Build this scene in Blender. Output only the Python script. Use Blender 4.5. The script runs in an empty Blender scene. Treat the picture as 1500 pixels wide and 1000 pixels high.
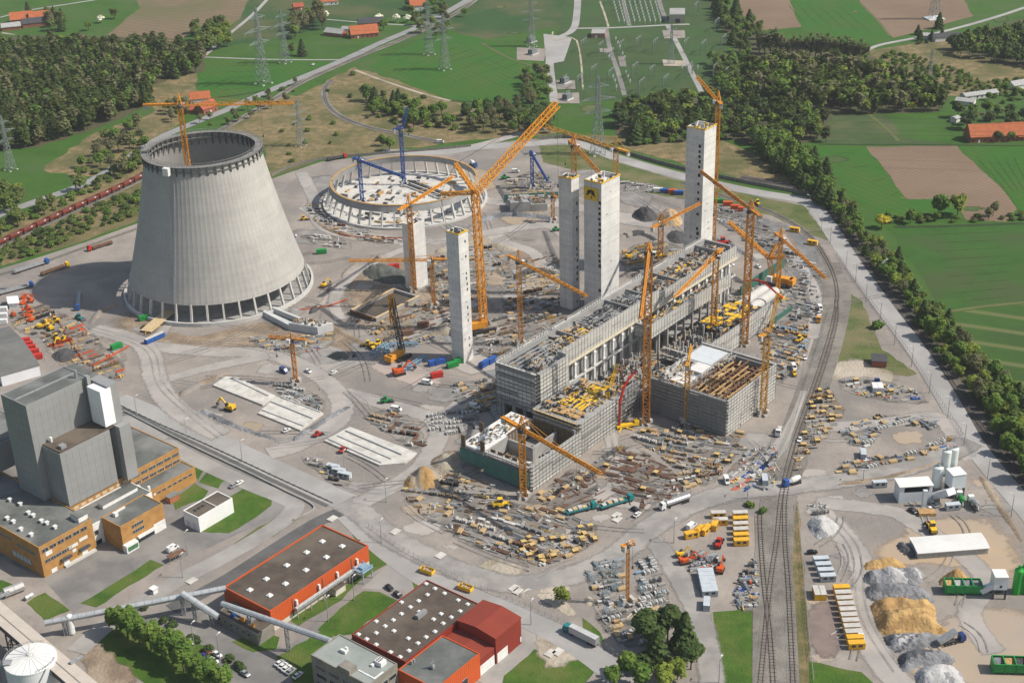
import bpy, math, random
import numpy as np
from mathutils import Vector
scene = bpy.context.scene
COL = scene.collection
rnd = random.Random(7)
# ---------------------------------------------------------------- camera, sky, sun, exposure
CAM_H = 330.0
FOC, PITCH, ROLL = 2080.0, math.radians(26.2), math.radians(-1.693)
TH = math.radians(51.13)                 # direction of the plant's long axis
cam = bpy.data.cameras.new("Camera")
cam.sensor_width = 36.0
cam.lens = FOC / 1500.0 * 36.0
cam.clip_start = 5.0
cam.clip_end = 20000.0
camo = bpy.data.objects.new("Camera", cam)
COL.objects.link(camo)
scene.camera = camo
_cp, _sp, _cr, _sr = math.cos(PITCH), math.sin(PITCH), math.cos(ROLL), math.sin(ROLL)
FW = (0.0, _cp, -_sp)
RT = (_cr, _sr * _sp, _sr * _cp)
UP = (-_sr, _cr * _sp, _cr * _cp)
from mathutils import Matrix
camo.matrix_world = Matrix(((RT[0], UP[0], -FW[0], 0), (RT[1], UP[1], -FW[1], 0), (RT[2], UP[2], -FW[2], CAM_H), (0, 0, 0, 1)))
SUN_EL, SUN_AZ = math.radians(47), math.radians(-7)       # azimuth from +X, counter-clockwise
world = bpy.data.worlds.new("World")
scene.world = world
world.use_nodes = True
nt = world.node_tree
sky = nt.nodes.new("ShaderNodeTexSky")
sky.sky_type = 'NISHITA'
sky.sun_disc = False
sky.sun_elevation = SUN_EL
sky.sun_rotation = math.pi / 2 - SUN_AZ
sky.air_density = 1.3
sky.dust_density = 2.0
nt.nodes["Background"].inputs[1].default_value = 0.1
nt.links.new(sky.outputs[0], nt.nodes["Background"].inputs[0])
sl = bpy.data.lights.new("Sun", 'SUN')
sl.energy = 4.7
sl.angle = math.radians(0.5)
sl.color = (1.0, 0.94, 0.84)
so = bpy.data.objects.new("Sun", sl)
COL.objects.link(so)
so.rotation_euler = Vector((math.cos(SUN_EL) * math.cos(SUN_AZ), math.cos(SUN_EL) * math.sin(SUN_AZ), math.sin(SUN_EL))).to_track_quat('Z', 'Y').to_euler()
scene.view_settings.view_transform = 'Standard'
scene.view_settings.look = 'None'
scene.view_settings.exposure = 0.1
scene.view_settings.gamma = 1.0
scene.cycles.max_bounces = 5
scene.cycles.diffuse_bounces = 4
scene.cycles.glossy_bounces = 2
scene.cycles.transparent_max_bounces = 8
scene.cycles.volume_bounces = 0
# ---------------------------------------------------------------- map survey: where a point of the plan lies on the ground
def G(x, y, z=0.0):
 a, b = (x - 750) / FOC, -(y - 500) / FOC
 d = [FW[i] + a * RT[i] + b * UP[i] for i in range(3)]
 t = (z - CAM_H) / d[2]
 return Vector((d[0] * t, d[1] * t, z))
def PJ(X, Y, Z):
 v = (X, Y, Z - CAM_H)
 w = sum(v[i] * FW[i] for i in range(3))
 return 750 + FOC * sum(v[i] * RT[i] for i in range(3)) / w, 500 - FOC * sum(v[i] * UP[i] for i in range(3)) / w
def HT(xb, yb, yt):
 p = G(xb, yb)
 lo, hi = 0.0, 250.0
 for _ in range(40):
  m = (lo + hi) / 2
  if PJ(p.x, p.y, m)[1] > yt: lo = m
  else: hi = m
 return lo
CT, ST = math.cos(TH), math.sin(TH)
def uv(x, y, z=0.0):
 p = G(x, y, z)
 return p.x * CT + p.y * ST, p.x * ST - p.y * CT
def W(u, v, z=0.0):
 return Vector((u * CT + v * ST, u * ST - v * CT, z))
def pxl(pts, z=0.0):
 return [G(x, y, z) for x, y in pts]
# ---------------------------------------------------------------- materials
MATS = {}
def lin(c):
 return tuple(c) + (1.0,) if len(c) == 3 else c
def M(name, c, c2=None, sc=0.25, rough=0.85, bump=0.0, metal=0.0, det=5.0, c3=None, sc3=0.02, lo=0.35, hi=0.65, bsc=None, spec=0.3):
 if name in MATS: return MATS[name]
 m = bpy.data.materials.new(name)
 m.use_nodes = True
 t = m.node_tree
 b = t.nodes["Principled BSDF"]
 b.inputs["Roughness"].default_value = rough
 b.inputs["Metallic"].default_value = metal
 b.inputs["Specular IOR Level"].default_value = spec
 c2 = c2 or tuple(x * 0.8 for x in c)
 g = t.nodes.new("ShaderNodeNewGeometry")
 n = t.nodes.new("ShaderNodeTexNoise")
 n.inputs["Scale"].default_value = sc
 n.inputs["Detail"].default_value = det
 n.inputs["Roughness"].default_value = 0.65
 t.links.new(g.outputs["Position"], n.inputs["Vector"])
 r = t.nodes.new("ShaderNodeValToRGB")
 r.color_ramp.elements[0].position = lo
 r.color_ramp.elements[1].position = hi
 r.color_ramp.elements[0].color = lin(c2)
 r.color_ramp.elements[1].color = lin(c)
 t.links.new(n.outputs[0], r.inputs[0])
 out = r.outputs[0]
 if c3:
  n3 = t.nodes.new("ShaderNodeTexNoise")
  n3.inputs["Scale"].default_value = sc3
  n3.inputs["Detail"].default_value = 6
  n3.inputs["Roughness"].default_value = 0.6
  t.links.new(g.outputs["Position"], n3.inputs["Vector"])
  r3 = t.nodes.new("ShaderNodeValToRGB")
  r3.color_ramp.elements[0].position = 0.45
  r3.color_ramp.elements[1].position = 0.62
  t.links.new(n3.outputs[0], r3.inputs[0])
  mx = t.nodes.new("ShaderNodeMix")
  mx.data_type = 'RGBA'
  t.links.new(r3.outputs[0], mx.inputs[0])
  t.links.new(out, mx.inputs[6])
  mx.inputs[7].default_value = lin(c3)
  out = mx.outputs[2]
 t.links.new(out, b.inputs["Base Color"])
 if bump:
  nb = t.nodes.new("ShaderNodeTexNoise")
  nb.inputs["Scale"].default_value = bsc or sc * 4
  nb.inputs["Detail"].default_value = 4
  t.links.new(g.outputs["Position"], nb.inputs["Vector"])
  bp = t.nodes.new("ShaderNodeBump")
  bp.inputs["Strength"].default_value = bump
  bp.inputs["Distance"].default_value = 1.0
  t.links.new(nb.outputs[0], bp.inputs["Height"])
  t.links.new(bp.outputs[0], b.inputs["Normal"])
 MATS[name] = m
 return m
def striped(name, c, c2, ang, period, mix=0.5, c3=None, sc3=0.012, rough=0.95, thin=0.5, dist=2.0):
 """field or sheet metal: bands across a compass direction, broken up by noise"""
 if name in MATS: return MATS[name]
 m = M(name, c, tuple(x * 0.86 for x in c), 0.12, rough, c3=c3, sc3=sc3)
 t = m.node_tree
 b = t.nodes["Principled BSDF"]
 src = b.inputs["Base Color"].links[0].from_socket
 g = [n for n in t.nodes if n.type == 'NEW_GEOMETRY'][0]
 mp = t.nodes.new("ShaderNodeMapping")
 mp.inputs["Rotation"].default_value = (0, 0, -ang)
 t.links.new(g.outputs["Position"], mp.inputs["Vector"])
 w = t.nodes.new("ShaderNodeTexWave")
 w.wave_type = 'BANDS'
 w.bands_direction = 'X'
 w.inputs["Scale"].default_value = 0.314 / period
 w.inputs["Distortion"].default_value = dist
 w.inputs["Detail"].default_value = 2
 w.inputs["Detail Scale"].default_value = 0.2
 t.links.new(mp.outputs[0], w.inputs["Vector"])
 r = t.nodes.new("ShaderNodeValToRGB")
 r.color_ramp.elements[0].position = thin
 r.color_ramp.elements[1].position = min(1, thin + 0.35)
 r.color_ramp.elements[1].color = (mix, mix, mix, 1)
 t.links.new(w.outputs[1], r.inputs[0])
 mx = t.nodes.new("ShaderNodeMix")
 mx.data_type = 'RGBA'
 t.links.new(r.outputs[0], mx.inputs[0])
 t.links.new(src, mx.inputs[6])
 mx.inputs[7].default_value = lin(c2)
 t.links.new(mx.outputs[2], b.inputs["Base Color"])
 return m
ORANGE = M("crane_paint", (0.78, 0.34, 0.03), (0.55, 0.22, 0.02), 0.8, 0.55)
ORANGE2 = M("faded_crane_paint", (0.72, 0.38, 0.06), (0.5, 0.25, 0.04), 0.5, 0.65)
ORANGE3 = M("dull_crane_paint", (0.66, 0.28, 0.04), (0.42, 0.17, 0.03), 0.5, 0.65)
YELLOW = M("yellow_paint", (0.82, 0.52, 0.02), (0.62, 0.36, 0.03), 0.9, 0.6)
BLUE = M("blue_paint", (0.03, 0.12, 0.42), (0.02, 0.07, 0.26), 0.7, 0.5)
LBLUE = M("light_blue_steel", (0.26, 0.38, 0.48), (0.18, 0.28, 0.36), 0.7, 0.6)
RED = M("red_paint", (0.55, 0.035, 0.02), (0.38, 0.025, 0.02), 0.7, 0.5)
REDOR = M("red_orange_paint", (0.62, 0.11, 0.02), (0.5, 0.07, 0.015), 0.8, 0.55)
GREENP = M("green_paint", (0.02, 0.28, 0.06), (0.015, 0.2, 0.045), 0.5, 0.5)
TEAL = M("teal_paint", (0.02, 0.24, 0.24), (0.02, 0.16, 0.17), 0.5, 0.5)
WHITE = M("white_paint", (0.78, 0.78, 0.76), (0.62, 0.62, 0.6), 0.7, 0.5)
BLACK = M("black_rubber", (0.02, 0.02, 0.022), (0.03, 0.03, 0.03), 1, 0.8)
GLASS = M("dark_glass", (0.02, 0.025, 0.03), (0.035, 0.04, 0.05), 1, 0.15, spec=0.6)
DGREY = M("dark_steel", (0.09, 0.09, 0.095), (0.05, 0.05, 0.05), 0.6, 0.6)
GALV = M("galvanised_steel", (0.42, 0.43, 0.43), (0.28, 0.29, 0.3), 0.9, 0.5, metal=0.3)
PYLON = M("pylon_steel", (0.27, 0.31, 0.29), (0.18, 0.21, 0.2), 0.2, 0.6)
CONC = M("fresh_concrete", (0.58, 0.57, 0.54), (0.44, 0.43, 0.41), 0.12, 0.9, c3=(0.5, 0.49, 0.46), sc3=0.4)
CONCD = M("grey_concrete", (0.36, 0.355, 0.34), (0.25, 0.245, 0.235), 0.18, 0.92)
SLAB = M("pale_slab", (0.62, 0.6, 0.55), (0.5, 0.48, 0.44), 0.15, 0.9, c3=(0.44, 0.42, 0.38), sc3=0.25)
TIMBER = M("timber", (0.5, 0.33, 0.15), (0.34, 0.2, 0.08), 0.7, 0.85)
TIMBERP = M("pale_timber", (0.6, 0.47, 0.28), (0.45, 0.33, 0.18), 0.9, 0.85)
RUST = M("rusty_steel", (0.2, 0.11, 0.07), (0.12, 0.065, 0.042), 0.5, 0.9)
SCAF = M("scaffold_grey", (0.54, 0.525, 0.49), (0.42, 0.41, 0.385), 0.12, 0.8)
SCAFD = M("scaffold_dark_painted_shade", (0.27, 0.27, 0.265), (0.2, 0.2, 0.2), 0.3, 0.9)  # darker scaffold grey; on faces away from the sun it paints in shade
CLAD = M("grey_cladding", (0.29, 0.293, 0.29), (0.245, 0.248, 0.246), 0.06, 0.55)
BRICK = M("yellow_brick", (0.44, 0.24, 0.08), (0.34, 0.175, 0.055), 0.35, 0.9)
ROOFG = M("grey_felt_roof", (0.13, 0.138, 0.13), (0.09, 0.095, 0.09), 0.09, 0.95, c3=(0.2, 0.2, 0.19), sc3=0.05)
ROOFB = M("brown_gravel_roof", (0.105, 0.082, 0.065), (0.07, 0.055, 0.045), 0.25, 0.98, c3=(0.14, 0.115, 0.09), sc3=0.04)
ROOFR = M("red_tile_roof", (0.4, 0.11, 0.055), (0.3, 0.075, 0.04), 0.3, 0.85)
# ---------------------------------------------------------------- mesh building
class MB:
 def __init__(self): self.v, self.f, self.m, self.k = [], [], [], 0
 def quad(self, *p):
  n = len(self.v); self.v += [tuple(q) for q in p]; self.f.append(tuple(range(n, n + len(p)))); self.m.append(self.k)
 def hexa(self, b, t, caps=True):
  """b, t: bottom and top loops (same length, counter-clockwise seen from above)"""
  n, c = len(self.v), len(b)
  self.v += [tuple(q) for q in b] + [tuple(q) for q in t]
  for i in range(c):
   j = (i + 1) % c
   self.f.append((n + i, n + j, n + c + j, n + c + i)); self.m.append(self.k)
  if caps:
   self.f.append(tuple(n + c + i for i in range(c))); self.f.append(tuple(n + c - 1 - i for i in range(c)))
   self.m += [self.k, self.k]
 def box(self, x, y, z0, sx, sy, sz, rot=0.0):
  c, s = math.cos(rot), math.sin(rot)
  q = [(x + c * a - s * b, y + s * a + c * b) for a, b in ((-sx / 2, -sy / 2), (sx / 2, -sy / 2), (sx / 2, sy / 2), (-sx / 2, sy / 2))]
  self.hexa([(a, b, z0) for a, b in q], [(a, b, z0 + sz) for a, b in q])
 def ub(self, u0, u1, v0, v1, z0, z1):
  """box in the plant's own axes"""
  q = [W(u0, v1), W(u1, v1), W(u1, v0), W(u0, v0)]
  self.hexa([(p.x, p.y, z0) for p in q], [(p.x, p.y, z1) for p in q])
 def prism(self, pts, z0, z1):
  a = sum(pts[i][0] * pts[(i + 1) % len(pts)][1] - pts[(i + 1) % len(pts)][0] * pts[i][1] for i in range(len(pts)))
  if a < 0: pts = pts[::-1]
  self.hexa([(p[0], p[1], z0) for p in pts], [(p[0], p[1], z1) for p in pts])
 def beam(self, p, q, w, h=None, caps=False):
  p, q = Vector(p), Vector(q)
  d = q - p
  if d.length < 1e-6: return
  d.normalize()
  s = d.cross(Vector((0, 0, 1)))
  if s.length < 1e-3: s = Vector((1, 0, 0))
  s.normalize()
  t = s.cross(d)
  h = h or w
  k = [s * (-w / 2) - t * (h / 2), s * (w / 2) - t * (h / 2), s * (w / 2) + t * (h / 2), s * (-w / 2) + t * (h / 2)]
  self.hexa([p + e for e in k], [q + e for e in k], caps)
 def tube(self, p, q, r0, r1=None, n=10, caps=True):
  p, q = Vector(p), Vector(q)
  r1 = r0 if r1 is None else r1
  d = (q - p).normalized()
  s = d.cross(Vector((0, 0, 1)))
  if s.length < 1e-3: s = Vector((1, 0, 0))
  s.normalize(); t = d.cross(s)
  a = [s * math.cos(2 * math.pi * i / n) + t * math.sin(2 * math.pi * i / n) for i in range(n)]
  self.hexa([p + e * r0 for e in a], [q + e * r1 for e in a], caps)
 def lathe(self, x, y, prof, n=24, cap=True):
  base = len(self.v)
  for r, z in prof:
   self.v += [(x + r * math.cos(2 * math.pi * i / n), y + r * math.sin(2 * math.pi * i / n), z) for i in range(n)]
  for k in range(len(prof) - 1):
   for i in range(n):
    j = (i + 1) % n
    self.f.append((base + k * n + i, base + k * n + j, base + (k + 1) * n + j, base + (k + 1) * n + i)); self.m.append(self.k)
  if cap:
   self.f.append(tuple(base + (len(prof) - 1) * n + i for i in range(n))); self.m.append(self.k)
 def lattice(self, p, q, w, bay=None, bar=0.25, h=None, tri=False):
  """square lattice girder from p to q"""
  p, q = Vector(p), Vector(q)
  d = q - p; L = d.length; d.normalize()
  s = d.cross(Vector((0, 0, 1)))
  if s.length < 1e-3: s = Vector((1, 0, 0))
  s.normalize(); t = s.cross(d)
  h = h or w
  n = max(1, round(L / (bay or w * 1.15)))
  if tri: cs = [s * (-w / 2) - t * (h / 2), s * (w / 2) - t * (h / 2), t * (h / 2)]
  else: cs = [s * (-w / 2) - t * (h / 2), s * (w / 2) - t * (h / 2), s * (w / 2) + t * (h / 2), s * (-w / 2) + t * (h / 2)]
  for e in cs: self.beam(p + e, q + e, bar * 1.25)
  c = len(cs)
  for k in range(n):
   a, b = p + d * (L * k / n), p + d * (L * (k + 1) / n)
   for i in range(c):
    e, g = cs[i], cs[(i + 1) % c]
    self.beam(a + e, a + g, bar * 0.8)
    if (k + i) % 2: self.beam(a + e, b + g, bar * 0.8)
    else: self.beam(a + g, b + e, bar * 0.8)
 def build(self, name, mats, parent=None, loc=None, smooth=False):
  if not isinstance(mats, (list, tuple)): mats = [mats]
  v = np.array(self.v, dtype=np.float32).reshape(-1, 3)
  if parent is not None: o0 = np.array(ORG.get(parent.name, (0, 0, 0)), dtype=np.float32)
  elif loc is not None: o0 = np.array(loc, dtype=np.float32)
  else:
   mn, mx = v.min(0), v.max(0)
   o0 = np.array(((mn[0] + mx[0]) / 2, (mn[1] + mx[1]) / 2, mn[2]), dtype=np.float32)
  me = bpy.data.meshes.new(name)
  me.from_pydata((v - o0).tolist(), [], self.f)
  for m in mats: me.materials.append(m)
  if len(mats) > 1: me.polygons.foreach_set("material_index", self.m)
  if smooth: me.polygons.foreach_set("use_smooth", [True] * len(self.f))
  me.update()
  ob = bpy.data.objects.new(name, me)
  COL.objects.link(ob)
  if parent is not None: ob.parent = parent
  else: ob.location = o0.tolist()
  ORG[ob.name] = tuple(o0.tolist())
  return ob
ORG = {}
CHILD = {}
def tag(o, label=None, cat=None, group=None, kind=None):
 if label: o["label"] = label
 if cat: o["category"] = cat
 if group: o["group"] = group
 if kind: o["kind"] = kind
 return o
def thing(name, label, cat, loc=(0, 0, 0), group=None, rz=0.0):
 o = bpy.data.objects.new(name, None)
 COL.objects.link(o)
 o.location = loc
 o.rotation_euler = (0, 0, rz)
 o.empty_display_size = 1
 ORG[o.name] = tuple(loc)
 return tag(o, label, cat, group)
def kids(o):
 return [c for c in bpy.data.objects if c.parent == o]
def clone(o, loc, rz=0.0, label=None, group=None, parts=True, scale=None, kl=None):
 c = o.copy(); COL.objects.link(c)
 c.location = loc
 c.rotation_euler = (0, 0, rz)
 if scale: c.scale = scale if hasattr(scale, '__len__') else (scale,) * 3
 if label: c["label"] = label
 if group: c["group"] = group
 if parts:
  for k in (kl if kl is not None else kids(o)):
   d = k.copy(); COL.objects.link(d); d.parent = c
   for g in kids(k):
    e = g.copy(); COL.objects.link(e); e.parent = d
 return c
class Proto:
 """one thing of a kind; the first placement uses the thing itself, later ones copies of it and of its parts"""
 def __init__(self, maker): self.maker, self.o, self.tree = maker, None, None
 def put(self, loc, rz, label, group=None, scale=None):
  if self.o is None:
   self.o = self.maker()
   self.tree = [(k, kids(k)) for k in kids(self.o)]
   self.o.location = loc; self.o.rotation_euler = (0, 0, rz)
   if scale: self.o.scale = scale if hasattr(scale, '__len__') else (scale,) * 3
   tag(self.o, label, None, group)
   return self.o
  c = self.o.copy(); COL.objects.link(c)
  c.location = loc; c.rotation_euler = (0, 0, rz)
  c.scale = (scale if hasattr(scale, '__len__') else (scale,) * 3) if scale else (1, 1, 1)
  c["label"] = label
  if "group" in c and not group: del c["group"]
  if group: c["group"] = group
  for k, gs in self.tree:
   d = k.copy(); COL.objects.link(d); d.parent = c
   for g in gs:
    e = g.copy(); COL.objects.link(e); e.parent = d
  return c
def inside(p, poly):
 r = False
 n = len(poly)
 for i in range(n):
  a, b = poly[i], poly[(i + 1) % n]
  if (a[1] > p[1]) != (b[1] > p[1]) and p[0] < (b[0] - a[0]) * (p[1] - a[1]) / (b[1] - a[1]) + a[0]: r = not r
 return r
def scatter(pts, n, seed=0, gap=0.0):
 """n random ground points inside an outline of the plan"""
 P = [(p.x, p.y) for p in pxl(pts)]
 R = random.Random(seed)
 x0, x1 = min(p[0] for p in P), max(p[0] for p in P)
 y0, y1 = min(p[1] for p in P), max(p[1] for p in P)
 out, tries = [], 0
 while len(out) < n and tries < n * 60:
  tries += 1
  q = (R.uniform(x0, x1), R.uniform(y0, y1))
  if not inside(q, P): continue
  if gap and any((q[0] - o[0]) ** 2 + (q[1] - o[1]) ** 2 < gap * gap for o in out): continue
  out.append(q)
 return out
# ================================================================ GROUND, FIELDS, ROADS
LAYN = {}
def layer_z(k):
 LAYN[k] = LAYN.get(k, 0) + 1
 return 0.03 * k + 0.0013 * LAYN[k]
def soft(mat, sc=0.25):
 """the same surface, thinning out raggedly where the mesh's own 'edge' value falls to 0"""
 nm = mat.name + "_ragged"
 if nm in MATS: return MATS[nm]
 m = mat.copy(); m.name = nm
 t = m.node_tree
 b = t.nodes["Principled BSDF"]
 o = [n for n in t.nodes if n.type == 'OUTPUT_MATERIAL'][0]
 a = t.nodes.new("ShaderNodeAttribute"); a.attribute_name = "edge"
 g = [n for n in t.nodes if n.type == 'NEW_GEOMETRY'][0]
 n = t.nodes.new("ShaderNodeTexNoise"); n.inputs["Scale"].default_value = sc; n.inputs["Detail"].default_value = 8; n.inputs["Roughness"].default_value = 0.7
 t.links.new(g.outputs["Position"], n.inputs["Vector"])
 s = t.nodes.new("ShaderNodeMath"); s.operation = 'SUBTRACT'
 t.links.new(a.outputs["Fac"], s.inputs[0]); t.links.new(n.outputs[0], s.inputs[1])
 r = t.nodes.new("ShaderNodeMapRange"); r.inputs[1].default_value = -0.12; r.inputs[2].default_value = 0.22
 t.links.new(s.outputs[0], r.inputs[0])
 tr = t.nodes.new("ShaderNodeBsdfTransparent"); mx = t.nodes.new("ShaderNodeMixShader")
 t.links.new(r.outputs[0], mx.inputs[0]); t.links.new(tr.outputs[0], mx.inputs[1]); t.links.new(b.outputs[0], mx.inputs[2])
 t.links.new(mx.outputs[0], o.inputs[0])
 MATS[nm] = m
 return m
SOFT = {}
def soft_add(name, mat, v, f, vals):
 e = SOFT.setdefault((name, mat.name), [mat, [], [], []])
 n = len(e[1]); e[1].extend(v); e[2].extend(tuple(i + n for i in q) for q in f); e[3].extend(vals)
def soft_flush():
 for (name, _), (mat, v, f, vals) in SOFT.items():
  m = MB(); m.v, m.f, m.m = v, f, [0] * len(f)
  ob = m.build(name, mat); edge_attr(ob, vals); tag(ob, kind="structure")
 SOFT.clear()
def edge_attr(ob, vals):
 at = ob.data.attributes.new("edge", 'FLOAT', 'POINT')
 at.data.foreach_set("value", vals)
def patch(name, pts, k, mat, amp=1.0, sc=0.25, kind="structure", core=0.62):
 """a stain or bare patch with a ragged, thinning rim"""
 P = wobble(smooth(pxl(pts)), 6, amp, len(pts) * 17 + int(pts[0][0]))
 c = sum(P, Vector()) / len(P)
 z = layer_z(k)
 a = sum(P[i].x * P[(i + 1) % len(P)].y - P[(i + 1) % len(P)].x * P[i].y for i in range(len(P)))
 if a < 0: P = P[::-1]
 m = MB(); n = len(P)
 m.v = [(p.x, p.y, z) for p in [c + (p - c) * 1.12 for p in P]] + [(p.x, p.y, z + 0.02) for p in [c + (p - c) * core for p in P]]
 for i in range(n):
  j = (i + 1) % n
  m.f.append((i, j, n + j, n + i)); m.m.append(0)
 m.f.append(tuple(n + i for i in range(n))); m.m.append(0)
 soft_add(name, soft(mat, sc), m.v, m.f, [0.0] * n + [1.0] * n)
def trail(name, pts, w, k, mat, sc=0.3, sub=6, off=0.0, strength=1.0):
 P = strip_pts(pts, sub)
 z = layer_z(k)
 cols = [(-w * 0.75, 0.0), (-w * 0.3, strength), (w * 0.3, strength), (w * 0.75, 0.0)]
 m = MB(); n = len(P); vals = []
 for d, e in cols:
  m.v += [(p.x, p.y, z + 0.0012 * i + 0.01 * (e > 0)) for i, p in enumerate(offs(P, d + off))]; vals += [e] * n
 for c in range(3):
  for i in range(n - 1): m.f.append((c * n + i + 1, c * n + i, (c + 1) * n + i, (c + 1) * n + i + 1)); m.m.append(0)
 for c in range(4):
  vals[c * n] = vals[c * n + n - 1] = 0.0
 soft_add(name, soft(mat, sc), m.v, m.f, vals)
def wobble(P, step, amp, seed):
 R = random.Random(seed)
 out = []
 n = len(P)
 for i in range(n):
  a, b = P[i], P[(i + 1) % n]
  L = (b - a).length
  m = max(1, int(L / step))
  d = (b - a) / max(L, 1e-6)
  s = Vector((-d.y, d.x, 0))
  for k in range(m):
   q = a + (b - a) * (k / m)
   if amp: q = q + s * R.uniform(-amp, amp)
   out.append(q)
 return out
def smooth(P, closed=True, sub=4):
 out = []
 n = len(P)
 rng = range(n) if closed else range(n - 1)
 for i in rng:
  p1, p2 = P[i], P[(i + 1) % n]
  p0 = P[i - 1] if (closed or i > 0) else p1
  p3 = P[(i + 2) % n] if (closed or i + 2 < n) else p2
  for k in range(sub):
   t = k / sub
   out.append(0.5 * ((2 * p1) + (p2 - p0) * t + (2 * p0 - 5 * p1 + 4 * p2 - p3) * t * t + (3 * p1 - p0 - 3 * p2 + p3) * t * t * t))
 if not closed: out.append(P[-1])
 return out
def sheet(name, pts, k, mat, amp=0.0, step=7.0, curve=False, kind="structure"):
 P = pxl(pts)
 if curve: P = smooth(P)
 P = wobble(P, step, amp, len(pts) * 31 + int(pts[0][0])) if amp else P
 m = MB()
 z = layer_z(k)
 a = sum(P[i].x * P[(i + 1) % len(P)].y - P[(i + 1) % len(P)].x * P[i].y for i in range(len(P)))
 if a < 0: P = P[::-1]
 m.quad(*[(p.x, p.y, z) for p in P])
 return tag(m.build(name, mat), kind=kind)
def strip_pts(pts, sub=5):
 return smooth(pxl(pts), False, sub)
def offs(P, d):
 out = []
 for i, p in enumerate(P):
  t = (P[min(i + 1, len(P) - 1)] - P[max(i - 1, 0)]).normalized()
  out.append(p + Vector((-t.y, t.x, 0)) * d)
 return out
def road(name, pts, w, k, mat, kind="structure", sub=5, off=0.0, h=0.0):
 P = strip_pts(pts, sub)
 z = layer_z(k) + h
 A, B = offs(P, off + w / 2), offs(P, off - w / 2)
 m = MB()
 n = len(P)
 m.v = [(p.x, p.y, z + 0.0006 * i) for i, p in enumerate(A)] + [(p.x, p.y, z + 0.0006 * i) for i, p in enumerate(B)]
 for i in range(n - 1): m.f.append((i, n + i, n + i + 1, i + 1)); m.m.append(0)
 if h:
  for X, sgn in ((A, 1), (B, -1)):
   for i in range(n - 1):
    q = [(X[i].x, X[i].y, 0), (X[i + 1].x, X[i + 1].y, 0), (X[i + 1].x, X[i + 1].y, z), (X[i].x, X[i].y, z)]
    m.quad(*(q if sgn < 0 else q[::-1]))
 return tag(m.build(name, mat), kind=kind)
GRASS = M("meadow_green", (0.044, 0.115, 0.01), (0.032, 0.088, 0.008), 0.05, 0.95, c3=(0.055, 0.105, 0.022), sc3=0.02, bump=0.2, bsc=0.8)
LAWN = M("lawn_green", (0.062, 0.128, 0.012), (0.036, 0.085, 0.008), 0.12, 0.95, c3=(0.1, 0.13, 0.026), sc3=0.05, bump=0.4, bsc=1.2)
DRYG = M("dry_grass", (0.27, 0.195, 0.1), (0.11, 0.1, 0.04), 0.14, 0.97, det=9, c3=(0.1, 0.1, 0.036), sc3=0.03, bump=0.6, bsc=0.7)
VERGE = M("green_verge", (0.115, 0.135, 0.04), (0.07, 0.1, 0.028), 0.1, 0.97, c3=(0.17, 0.15, 0.075), sc3=0.04, bump=0.5, bsc=1)
WOODF = M("woodland_floor", (0.085, 0.085, 0.04), (0.055, 0.06, 0.028), 0.2, 0.97, c3=(0.09, 0.075, 0.04), sc3=0.03)
GRAVEL = M("site_gravel", (0.335, 0.292, 0.255), (0.235, 0.207, 0.184), 0.05, 0.95, c3=(0.205, 0.186, 0.17), sc3=0.022, bump=0.25, bsc=0.5, det=9)
HAUL = M("haul_road_dust", (0.4, 0.366, 0.335), (0.33, 0.304, 0.28), 0.06, 0.95, c3=(0.28, 0.262, 0.245), sc3=0.05, det=8)
HAULD = M("dark_haul_road", (0.29, 0.272, 0.254), (0.225, 0.213, 0.2), 0.06, 0.95, c3=(0.35, 0.325, 0.3), sc3=0.06, det=8)
PAVED = M("pale_paved_road", (0.37, 0.356, 0.34), (0.32, 0.308, 0.295), 0.08, 0.9, c3=(0.28, 0.27, 0.26), sc3=0.03)
ASPH = M("worn_asphalt", (0.2, 0.19, 0.18), (0.145, 0.14, 0.135), 0.07, 0.92, c3=(0.25, 0.235, 0.215), sc3=0.04, det=8)
ASPHD = M("dark_asphalt", (0.12, 0.118, 0.115), (0.085, 0.084, 0.083), 0.1, 0.9, c3=(0.12, 0.12, 0.118), sc3=0.05)
BALL = M("rail_ballast", (0.2, 0.185, 0.162), (0.145, 0.132, 0.117), 0.3, 0.97, c3=(0.25, 0.23, 0.2), sc3=0.05, bump=0.5, bsc=2)
MUD = M("brown_mud", (0.27, 0.2, 0.14), (0.19, 0.145, 0.105), 0.1, 0.96, c3=(0.33, 0.27, 0.2), sc3=0.05, bump=0.5, bsc=0.8)
SANDY = M("sandy_ground", (0.42, 0.31, 0.2), (0.36, 0.29, 0.225), 0.05, 0.96, c3=(0.32, 0.28, 0.24), sc3=0.025, det=8)
SANDM = M("yellow_sand", (0.55, 0.36, 0.15), (0.44, 0.28, 0.11), 0.12, 0.97, c3=(0.36, 0.23, 0.1), sc3=0.3, bump=1.0, bsc=0.5)
GREYP = M("crushed_stone", (0.19, 0.19, 0.2), (0.11, 0.115, 0.125), 0.15, 0.97, c3=(0.27, 0.27, 0.28), sc3=0.12, bump=1.0, bsc=0.6)
PALEP = M("pale_grit", (0.5, 0.49, 0.48), (0.38, 0.375, 0.37), 0.15, 0.97, bump=0.6, bsc=0.6)
DARKP = M("dark_spoil", (0.085, 0.083, 0.085), (0.055, 0.054, 0.055), 0.2, 0.97, bump=1.0, bsc=0.5)
PALED = M("pale_earth", (0.5, 0.44, 0.35), (0.36, 0.31, 0.25), 0.12, 0.96, c3=(0.27, 0.23, 0.17), sc3=0.06, bump=0.6, bsc=0.7)
m = MB(); m.quad((-2600, -700, 0), (2600, -700, 0), (2600, 4200, 0), (-2600, 4200, 0))
tag(m.build("ground", GRASS), kind="structure")
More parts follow.
